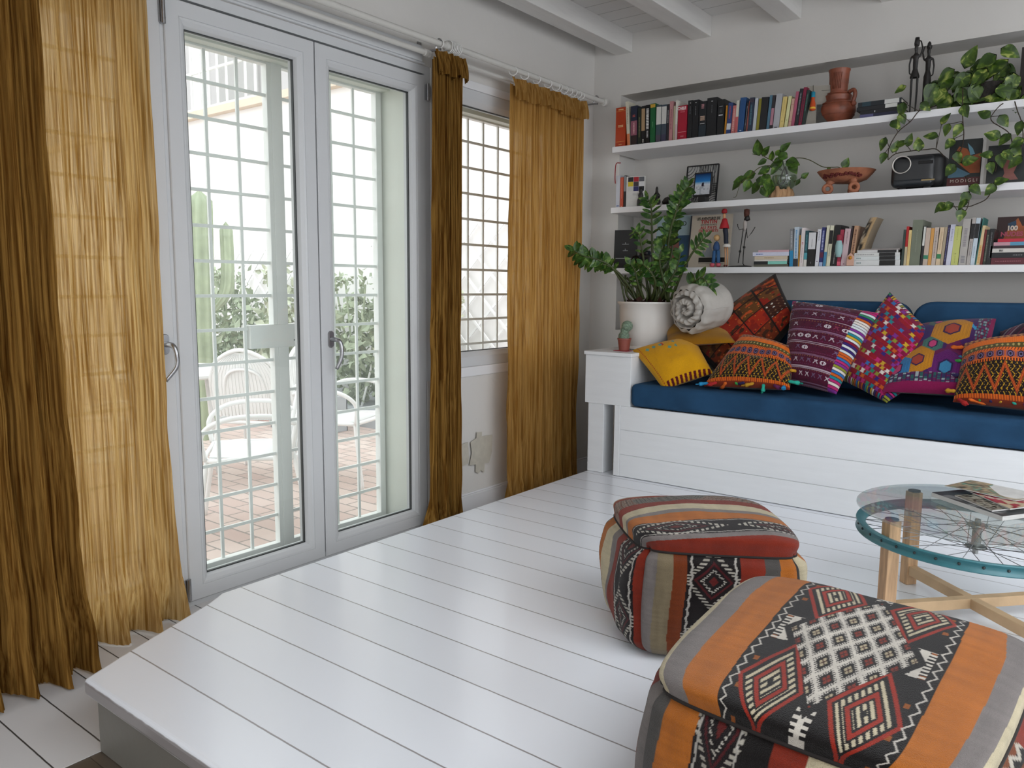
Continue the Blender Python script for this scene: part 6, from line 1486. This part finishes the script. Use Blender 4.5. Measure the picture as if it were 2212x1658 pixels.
# small cactus
cy = 3.62; cx = xat(1348, cy, ZA)
t = thing('potted_cactus', 'tiny round cactus in a small brown plastic pot in front of the white pot', 'cactus', (cx, cy, ZA))
m_bp = mat('brown_plastic_pot', (.26, .065, .045), .45)
MB().lathe([(.001, .003), (.027, .003), (.0345, .060), (.0375, .061), (.0375, .068), (.033, .068), (.032, .058), (.001, .056)], (cx, cy, ZA), 30, cap=False).build('pot', m_bp, t, smooth=True, angle=.6)
MB().box(cx-.048, cx+.035, cy-.03, cy+.03, ZA, ZA+.0025).build('coaster', bmat('#a0263a'), t)
m_cacti = mat('grey_green_cactus', (.17, .24, .17), .75, var=.45, vscale=120, bump=.6, bscale=150)
mb = MB(); mb.ball((cx-.003, cy, ZA+.078), .029, sz=.95, n=16); mb.ball((cx+.004, cy-.004, ZA+.108), .023, n=14); mb.ball((cx+.016, cy-.002, ZA+.132), .030, sz=.95, n=16); mb.build('body', m_cacti, t, smooth=True)
mb = MB(); q = random.Random(3)
for (bx0, by0, bz0, br) in ((cx-.003, cy, ZA+.078, .029), (cx+.004, cy-.004, ZA+.108, .023), (cx+.016, cy-.002, ZA+.132, .030)):
    for k in range(46):
        d = Vector((q.gauss(0, 1), q.gauss(0, 1), q.gauss(0, 1))).normalized(); p = Vector((bx0, by0, bz0))+d*br*.97; mb.tube([p, p+d*.0045], .0005, 3, cap=False)
mb.build('spines', bmat('#a8a890'), t)

# ================================================================== KILIM POUFS
m_kilim = painted('kilim_wool', .95, .75, 700, .15, .1)
CR, GR, OR, RD_, BL, DG = '#b9ad90', '#77706d', '#a8601e', '#7a2614', '#120e0d', '#4a4744'
def comb(a, b, p=.5, w=.12):
    """white line with comb teeth along direction b at distance a from the line"""
    return abs(a) < w*.35 or (abs(a) < w and fr_(b) < p)
def kil_dense(p, q_):
    """p across (-1..1), q along; the large embroidered centre field"""
    if abs(abs(p)-.93-.035*(tri(q_*9)-.5)*2) < .012: return '#b9b2a8'
    if abs(p) > .90: return BL
    qq = q_*.95; d = abs(p)*.86+abs(qq)*.92
    a, b = (p+qq)*3.6, (p-qq)*3.6
    if d < .62:
        fa, fb = fr_(a)-.5, fr_(b)-.5
        if max(abs(fa), abs(fb)) < .17: return (RD_ if (math.floor(a)+math.floor(b)) % 2 else '#a79a7e') if min(abs(abs(fa)-.0), abs(abs(fb)-.0)) > .025 else '#3a1410'
        la, lb = .5-abs(fa), .5-abs(fb)
        if comb(la, b*9, .5, .20) or comb(lb, a*9, .5, .20): return '#c4bdb2'
        return BL
    cx, cy = abs(p)-.52, abs(qq)-.58; dd = abs(cx)+abs(cy)*.9
    for r0, c in ((.36, 'r'), (.27, 'w'), (.17, 'r'), (.09, 'w')):
        if c == 'r' and abs(dd-r0) < .026: return '#8e2412'
        if c == 'w' and -.05 < dd-r0 < .03 and fr_((cx-cy*.9)*13) < .55: return '#b9ad92'
    if d < .70: return BL
    if abs(p) < .12 and abs(q_) > .5 and comb(p, q_*16, .5, .10): return '#c4bdb2'
    if (abs(q_) < .16 and abs(p) > .62 and comb(abs(p)-.74, q_*26, .5, .13)): return '#c4bdb2'
    if abs(p) > .78 and abs(fr_(q_*3.5)-.5) < .07 and abs(abs(p)-.83) < .03: return '#8a4a14'
    return BL
def kil_zz(u, v, s=1.):
    """dark band with a small white zigzag and combed diamonds, u across 0..1, v along"""
    if abs(u-.07-.03*tri(v*11*s)) < .022 or abs(u-.93+.03*tri(v*11*s+.5)) < .022: return '#a9a49c'
    p = u*2-1; q2 = fr_(v*1.7*s)*2-1; d = abs(p)*.8+abs(q2)
    if abs(d-.85) < .10 and fr_(v*34*s) < .55: return '#aaa498'
    if abs(d-.55) < .045: return '#4a1216'
    if abs(d-.36) < .05 and fr_(v*46*s+u*6) < .45: return '#b5afa4'
    if d < .15: return '#5a1714'
    return '#140d0e'
def kil_fish(u, v):
    r = v*16; f = fr_(u*7+.5*(int(r) % 2)); g = fr_(r)
    if abs(g-.25-.35*abs(f-.5)*2) < .13: return '#aca598'
    return '#6e3714' if (vn(u*3, v*2.2, 9) > .56 and g > .5) else '#120f0e'
def stripes(seq, t_, other):
    tot = sum(w for w, _ in seq); x_ = t_*tot
    for w, c in seq:
        if x_ <= w: return c(x_/w, other) if callable(c) else c
        x_ -= w
    c = seq[-1][1]; return c(1, other) if callable(c) else c
def wool(c, u, v, seed): 
    k = vn(u*40, v*6, seed)*.5+vn(u*9, v*60, seed+3)*.5; c = C3(c) if isinstance(c, str) else c; return tuple(x*(.80+.36*k) for x in c)
def pouf(label, base, h, crown, top_cf, side_cfs, seed, bulge=.03, nt=200, ns=150, top_shift=(0, 0), tilt=(0, 0), inset=.0, topsc=1.0):
    """base: four ground corners counter-clockwise; soft stuffed cube with a seamed lid"""
    B_ = [Vector((x, y, 0)) for x, y in base]; ctr = sum(B_, Vector())/4
    t = thing('pouf', label, 'pouf', tuple(ctr), 'kilim floor poufs')
    def hc(k): return h+tilt[0]*(B_[k].x-ctr.x)+tilt[1]*(B_[k].y-ctr.y)
    T_ = [ctr+(p-ctr)*topsc+Vector((top_shift[0], top_shift[1], hc(k))) for k, p in enumerate(B_)]
    def edge_pt(k, s, z):
        """outline at height fraction z on side k"""
        a, b = B_[k].lerp(T_[k], z), B_[(k+1) % 4].lerp(T_[(k+1) % 4], z); p = a.lerp(b, s); out = (b-a).cross(Vector((0, 0, 1))); out.z = 0; out.normalize()
        # round the corners, belly out in the middle
        c = 4*s*(1-s); rnd_ = -.030*(1-c)**5
        dg = p-ctr; dg.z = 0; out = out.lerp(dg.normalized(), (1-c)**3).normalized()
        bl = bulge*math.sin(PI*min(1, z*1.0)**.8)*(.55+.45*c)+.012*c*z
        foot = -.035*max(0, 1-z/.14)**2
        lip = -.020*math.exp(-((z-1)/.05)**2)
        wv = min(1, c*3)*.010*(vn(s*4+k*7, z*3, seed)-.5)*2+min(1, c*3)*.006*(vn(s*13+k*7, z*2.2, seed+4)-.5)*2
        q_ = p+out*(bl+foot+lip+wv*math.sin(PI*min(1, max(0, z)))**.5)
        q_ += (ctr+Vector((0, 0, p.z))-p).normalized()*(.038*(1-c)**4)
        q_.z = p.z-.0; return q_
    for k in range(4):
        mb = MB(); mb.grid(lambda u, v: edge_pt(k, u, v), ns, int(ns*.75), 0, lambda u, v, k=k: wool(side_cfs[k](u, v), u, v, seed+k))
        mb.build('side_panel', m_kilim, t, smooth=True)
    def topf(u, v):
        # u along side 0 direction, v towards side 2
        e0 = edge_pt(0, u, 1.0); e2 = edge_pt(2, 1-u, 1.0); e1 = edge_pt(1, v, 1.0); e3 = edge_pt(3, 1-v, 1.0)
        c00, c10, c11, c01 = edge_pt(0, 0, 1), edge_pt(0, 1, 1), edge_pt(2, 0, 1), edge_pt(2, 1, 1)
        p = e0*(1-v)+e2*v+e3*(1-u)+e1*u-(c00*(1-u)*(1-v)+c10*u*(1-v)+c11*u*v+c01*(1-u)*v)
        a, b = 1-abs(2*u-1)**3.2, 1-abs(2*v-1)**3.2; f = max(0, a*b)
        p.z += crown*f**.42+.010*(vn(u*4, v*4, seed+9)-.5)*f+.006*(vn(u*9, v*7, seed+2)-.5)*f
        o = p-ctr; o.z = 0; edge = (1-f)**3
        p += o*(.045*math.sin(PI*min(1, (1-f)**.7)))*.9
        return p
    mb = MB(); mb.grid(topf, nt, nt, 0, lambda u, v: wool(top_cf(u, v), u, v, seed+7))
    mb.build('top_panel', m_kilim, t, smooth=True)
    mb = MB()
    ring_ = [edge_pt(k, s/24, 1.0)+Vector((0, 0, .001)) for k in range(4) for s in range(24)]
    mb.tube(ring_, .0035, 6, closed=True); mb.build('seam', bmat('#1c1614', .9), t, smooth=True)
    return t
S_TOP2 = [(.085, CR), (.085, GR), (.115, OR), (.47, lambda a, b: kil_dense(a*2-1, b*2-1)), (.105, OR), (.075, GR), (.065, CR)]
def top2(u, v):
    w = .010*(vn(u*3, v*6, 3)-.5)*2; return stripes(S_TOP2, min(1, max(0, u+w)), v)
F2 = [(.10, DG), (.13, OR), (.17, lambda a, b: kil_zz(a, b, .9)), (.09, BL), (.11, RD_), (.10, CR), (.10, GR), (.08, OR), (.16, lambda a, b: kil_zz(a, b, .8)), (.06, RD_)]
S2 = [(.12, lambda a, b: kil_fish(a*.3, b)), (.05, RD_), (.08, OR), (.06, GR), (.10, BL), (.07, CR), (.14, lambda a, b: kil_zz(a, b)), (.08, RD_), (.07, GR)]
R2 = [(.07, CR), (.07, OR), (.12, lambda a, b: kil_fish(a*.4, b)), (.09, RD_), (.09, GR), (.12, lambda a, b: kil_zz(a, b)), (.07, CR)]
def ws(seq, ph): return lambda u, v: stripes(seq, min(1, max(0, u+.014*math.sin(v*5+ph)+.010*(vn(u*2+ph, v*5, 2)-.5))), v)
pouf('large kilim pouf in the foreground with an embroidered lattice field on its lid', [(-.580, 1.085), (-.075, 1.065), (-.045, 1.675), (-.620, 1.700)], .325, .048, top2,
     [ws(F2, 0), ws(R2, 1), ws(S2, 2), ws(S2, 3)], 5, nt=380, ns=220)
T1_ = [(.07, RD_), (.05, GR), (.17, lambda a, b: kil_zz(a, b)), (.12, OR), (.05, GR), (.11, CR), (.12, '#7c2713'), (.19, lambda a, b: kil_fish(b, a*.9)), (.07, '#84331a'), (.05, CR), (.09, BL)]
def top1(u, v):
    w = .045*math.sin(u*4.2+1.1)+.03*(vn(u*3, v*2, 5)-.5)*2; return stripes(T1_, min(1, max(0, v+w)), u)
F1 = [(.10, GR), (.10, '#7d7058'), (.08, '#6e3110'), (.30, lambda a, b: kil_zz(a, b, 1.1)), (.14, RD_), (.09, DG), (.11, OR), (.08, BL)]
L1 = [(.06, CR), (.14, lambda a, b: kil_fish(a*.3, b)), (.16, OR), (.15, CR), (.12, GR), (.14, RD_), (.32, lambda a, b: kil_zz(a, b, .9)), (.06, RD_)]
pouf('smaller striped kilim pouf farther back with a checkered band on its lid', [(-.945, 1.765), (-.565, 1.985), (-.840, 2.330), (-1.215, 2.050)], .292, .072, top1,
     [ws(F1, 0), ws(R2, 1), ws(S2, 2), ws(L1, 3)], 13, nt=260, ns=200)

# ================================================================== BICYCLE-WHEEL TABLE
C_ = Vector((-.279, 2.632, 0))
t = thing('coffee_table', 'low table made of a teal bicycle wheel, wooden legs and a round glass top', 'coffee table', tuple(C_))
m_wood = mat('pale_planed_wood', (.50, .31, .17), .6, var=.28, vscale=9, bump=.15, bscale=25, stretch=(9, 9, 1))
m_woodx = mat('pale_planed_wood_rail', (.56, .38, .22), .6, var=.2, vscale=7, bump=.12, bscale=25)
m_teal = mat('teal_enamel', (.035, .155, .18), .35, var=.15, vscale=12)
m_spoke = mat('steel_spoke', (.25, .25, .26), .35, metal=.9)
m_hub = mat('dull_metal_hub', (.30, .31, .30), .4, metal=.8)
zr = .262
prof = [(.302, .0), (.306, -.010), (.318, -.015), (.330, -.016), (.3315, -.013), (.328, -.008), (.3235, -.003), (.3235, .003), (.328, .008), (.3315, .013), (.330, .016), (.318, .015), (.306, .010), (.302, 0)]
MB().lathe(prof, (C_.x, C_.y, zr), 128, cap=False).build('rim', m_teal, t, smooth=True, angle=.9)
for k in range(36):
    a = 2*PI*k/36; MB().ball((C_.x+.3240*math.cos(a), C_.y+.3240*math.sin(a), zr), .0042, n=5).build('spoke_hole', m_gasket, t)
for k in range(4):
    a = PI/4+k*PI/2+.04; lx, ly = C_.x+.283*math.cos(a), C_.y+.283*math.sin(a); M = Matrix.Translation((lx, ly, 0)) @ Matrix.Rotation(a, 4, 'Z')
    MB().box(-.0185, .0185, -.0185, .0185, .0005, .316, 0, M).build('leg', m_wood, t, bevel=.0015)
    MB().lathe([(.001, 0), (.017, 0), (.019, .002), (.019, .005), (.001, .005)], (lx, ly, .3162), 18, cap=False).build('felt_pad', bmat('#2a2826', .9), t)
for j, zz_ in ((0, .052), (1, .052)):
    a = PI/4+.04+j*PI/2; M = Matrix.Translation((C_.x, C_.y, 0)) @ Matrix.Rotation(a, 4, 'Z')
    if j == 0: MB().box(-.2645, .2645, -.014, .014, .035, .066, 0, M).build('cross_rail', m_woodx, t, bevel=.0012)
    else:
        for s_ in (-1, 1): MB().box(*sorted((s_*.0145, s_*.2645)), -.014, .014, .035, .066, 0, M).build('cross_rail', m_woodx, t, bevel=.0012)
MB().lathe([(.001, -.060), (.008, -.060), (.008, -.042), (.028, -.042), (.030, -.039), (.028, -.036), (.013, -.034), (.012, .022), (.026, .024), (.028, .027), (.026, .030), (.008, .030), (.008, .045), (.001, .045)], (C_.x, C_.y, zr), 32, cap=False).build('hub', m_hub, t, smooth=True, angle=.7)
for k in range(36):
    top_ = k % 2; a = 2*PI*k/36; off = (1 if (k//2) % 2 else -1)*1.15; hz = zr+(.027 if top_ else -.039)
    sp_ = MB().tube([(C_.x+.304*math.cos(a), C_.y+.304*math.sin(a), zr), (C_.x+.024*math.cos(a+off), C_.y+.024*math.sin(a+off), hz)], .0011, 6).build('spoke', m_spoke, t, smooth=True)
m_tab = glass_mat('table_glass', (.90, .93, .92), .85, haze=.05, fac=.05)
MB().lathe([(.001, .3215), (.331, .3215), (.3325, .323), (.3325, .3275), (.331, .329), (.001, .329)], (C_.x, C_.y, 0), 128, cap=False).build('glass_top', m_tab, t, smooth=True, angle=.5)
ZT = .3296
def mag(name, label, c4, z, th, cover_cf, edge, wavy=0., n=30):
    """flat publication: c4 = four photo points of its outline, projected on the table top"""
    P = [pZ(u, v, z) for u, v in c4]; ctr = sum(P, Vector())/4; t = thing(name, label, 'magazine' if name == 'magazine' else 'book', tuple(ctr), 'reading matter on the glass table')
    def f(u, v, dz=0): p = P[0]*(1-u)*(1-v)+P[1]*u*(1-v)+P[2]*u*v+P[3]*(1-u)*v; p.z = z+dz+wavy*(math.sin(u*5+v)*.5+.5)*(.3+.7*v); return p
    m0 = MB(); m0.grid(lambda u, v: f(u, v, th), n, n, 0, lambda u, v: C3(cover_cf(u, v))); m0.grid(lambda u, v: f(u, v, th-.001), 6, 6, 0, lambda u, v: C3('#c0bcb0'), flip=True); m0.build('cover', painted('printed_cover', .35, 0, 200, spec=.4), t, smooth=False)
    m1 = MB(); K = 24
    loop = [(i/K, 0) for i in range(K)]+[(1, i/K) for i in range(K)]+[(1-i/K, 1) for i in range(K)]+[(0, 1-i/K) for i in range(K)]
    vs = [f(a, b, .0004) for a, b in loop]+[f(a, b, th-.0006) for a, b in loop]; L_ = len(loop)
    m1._add(vs, [(i, (i+1) % L_, L_+(i+1) % L_, L_+i) for i in range(L_)]+[tuple(range(L_))[::-1], tuple(range(L_, 2*L_))]); m1.build('pages', edge, t)
    return t
grey_edge = mat('white_page_edge', (.55, .54, .52), .7, var=.1, vscale=300, stretch=(.1, .1, 1))
def c_tray(u, v): return '#2f3030'
mag('book', 'large flat book with thick white page edges lying on the glass table', [(2012, 1072), (2165, 1125), (2260, 1112), (2120, 1062)], ZT, .014, lambda u, v: '#34383a' if vn(u*9, v*9, 1) > .35 else '#6a6c6c', grey_edge)
mag('magazine', 'patterned magazine lying second on the big book', [(2062, 1072), (2143, 1105), (2212, 1098), (2150, 1068)], ZT+.0146, .005, lambda u, v: '#8d8a7c' if vn(u*30, v*20, 2) > .5 else '#20241f', grey_edge)
mag('magazine', 'magazine with pink and red cover print sticking out to the right', [(2088, 1060), (2182, 1101), (2260, 1090), (2170, 1058)], ZT+.0202, .004, lambda u, v: pick(['#9c3a48', '#b8a88c', '#8a2a34', '#bfb4a4'], int(vn(u*9, v*7, 4)*6)), grey_edge)
mag('magazine', 'open curling magazine with turquoise and beige pages on the very top of the pile', [(2040, 1051), (2194, 1082), (2270, 1074), (2095, 1043)], ZT+.0252, .003, lambda u, v: pick(['#b3a488', '#5f9a88', '#a8987c', '#8a7c68', '#4a4a40', '#c8bca4', '#b8ac94'], int(vn(u*17, v*9, 6)*9+(1 if u < .35 else 3))), grey_edge, wavy=.008)
# ================================================================== LIGHT
W = bpy.data.worlds.new('world'); SC.world = W; W.use_nodes = True
nt = W.node_tree; bg = nt.nodes['Background']; bg.inputs['Color'].default_value = (.93, .96, 1, 1); bg.inputs['Strength'].default_value = 2.5
tcw = nt.nodes.new('ShaderNodeTexCoord'); nz = nt.nodes.new('ShaderNodeTexNoise'); nz.inputs['Scale'].default_value = 2.2; nz.inputs['Detail'].default_value = 5
rp = nt.nodes.new('ShaderNodeValToRGB'); rp.color_ramp.elements[0].color = (.86, .90, .96, 1); rp.color_ramp.elements[1].color = (1, 1, 1, 1)
nt.links.new(tcw.outputs['Generated'], nz.inputs['Vector']); nt.links.new(nz.outputs['Fac'], rp.inputs['Fac']); nt.links.new(rp.outputs['Color'], bg.inputs['Color'])
def area(name, loc, rot, sx, sy, power, color=(1, 1, 1)):
    l = bpy.data.lights.new(name, 'AREA'); l.shape = 'RECTANGLE'; l.size = sx; l.size_y = sy; l.energy = power; l.color = color
    o = bpy.data.objects.new(name, l); COL.objects.link(o); o.location = loc; o.rotation_euler = rot; return o
# area lights added outside the unseen openings to boost the indoor daylight
area('added_fill_east_window', (2.85, 1.95, 1.42), (0, PI/2, 0), 1.6, 3.2, 34, (.90, .95, 1))
area('added_fill_east_door', (2.85, -1.35, 1.2), (0, PI/2, 0), 2.1, 2.0, 8, (.92, .96, 1))
area('added_fill_skylight', (1.2, .6, 2.86), (0, 0, 0), 2.0, 3.6, 68, (.90, .95, 1))
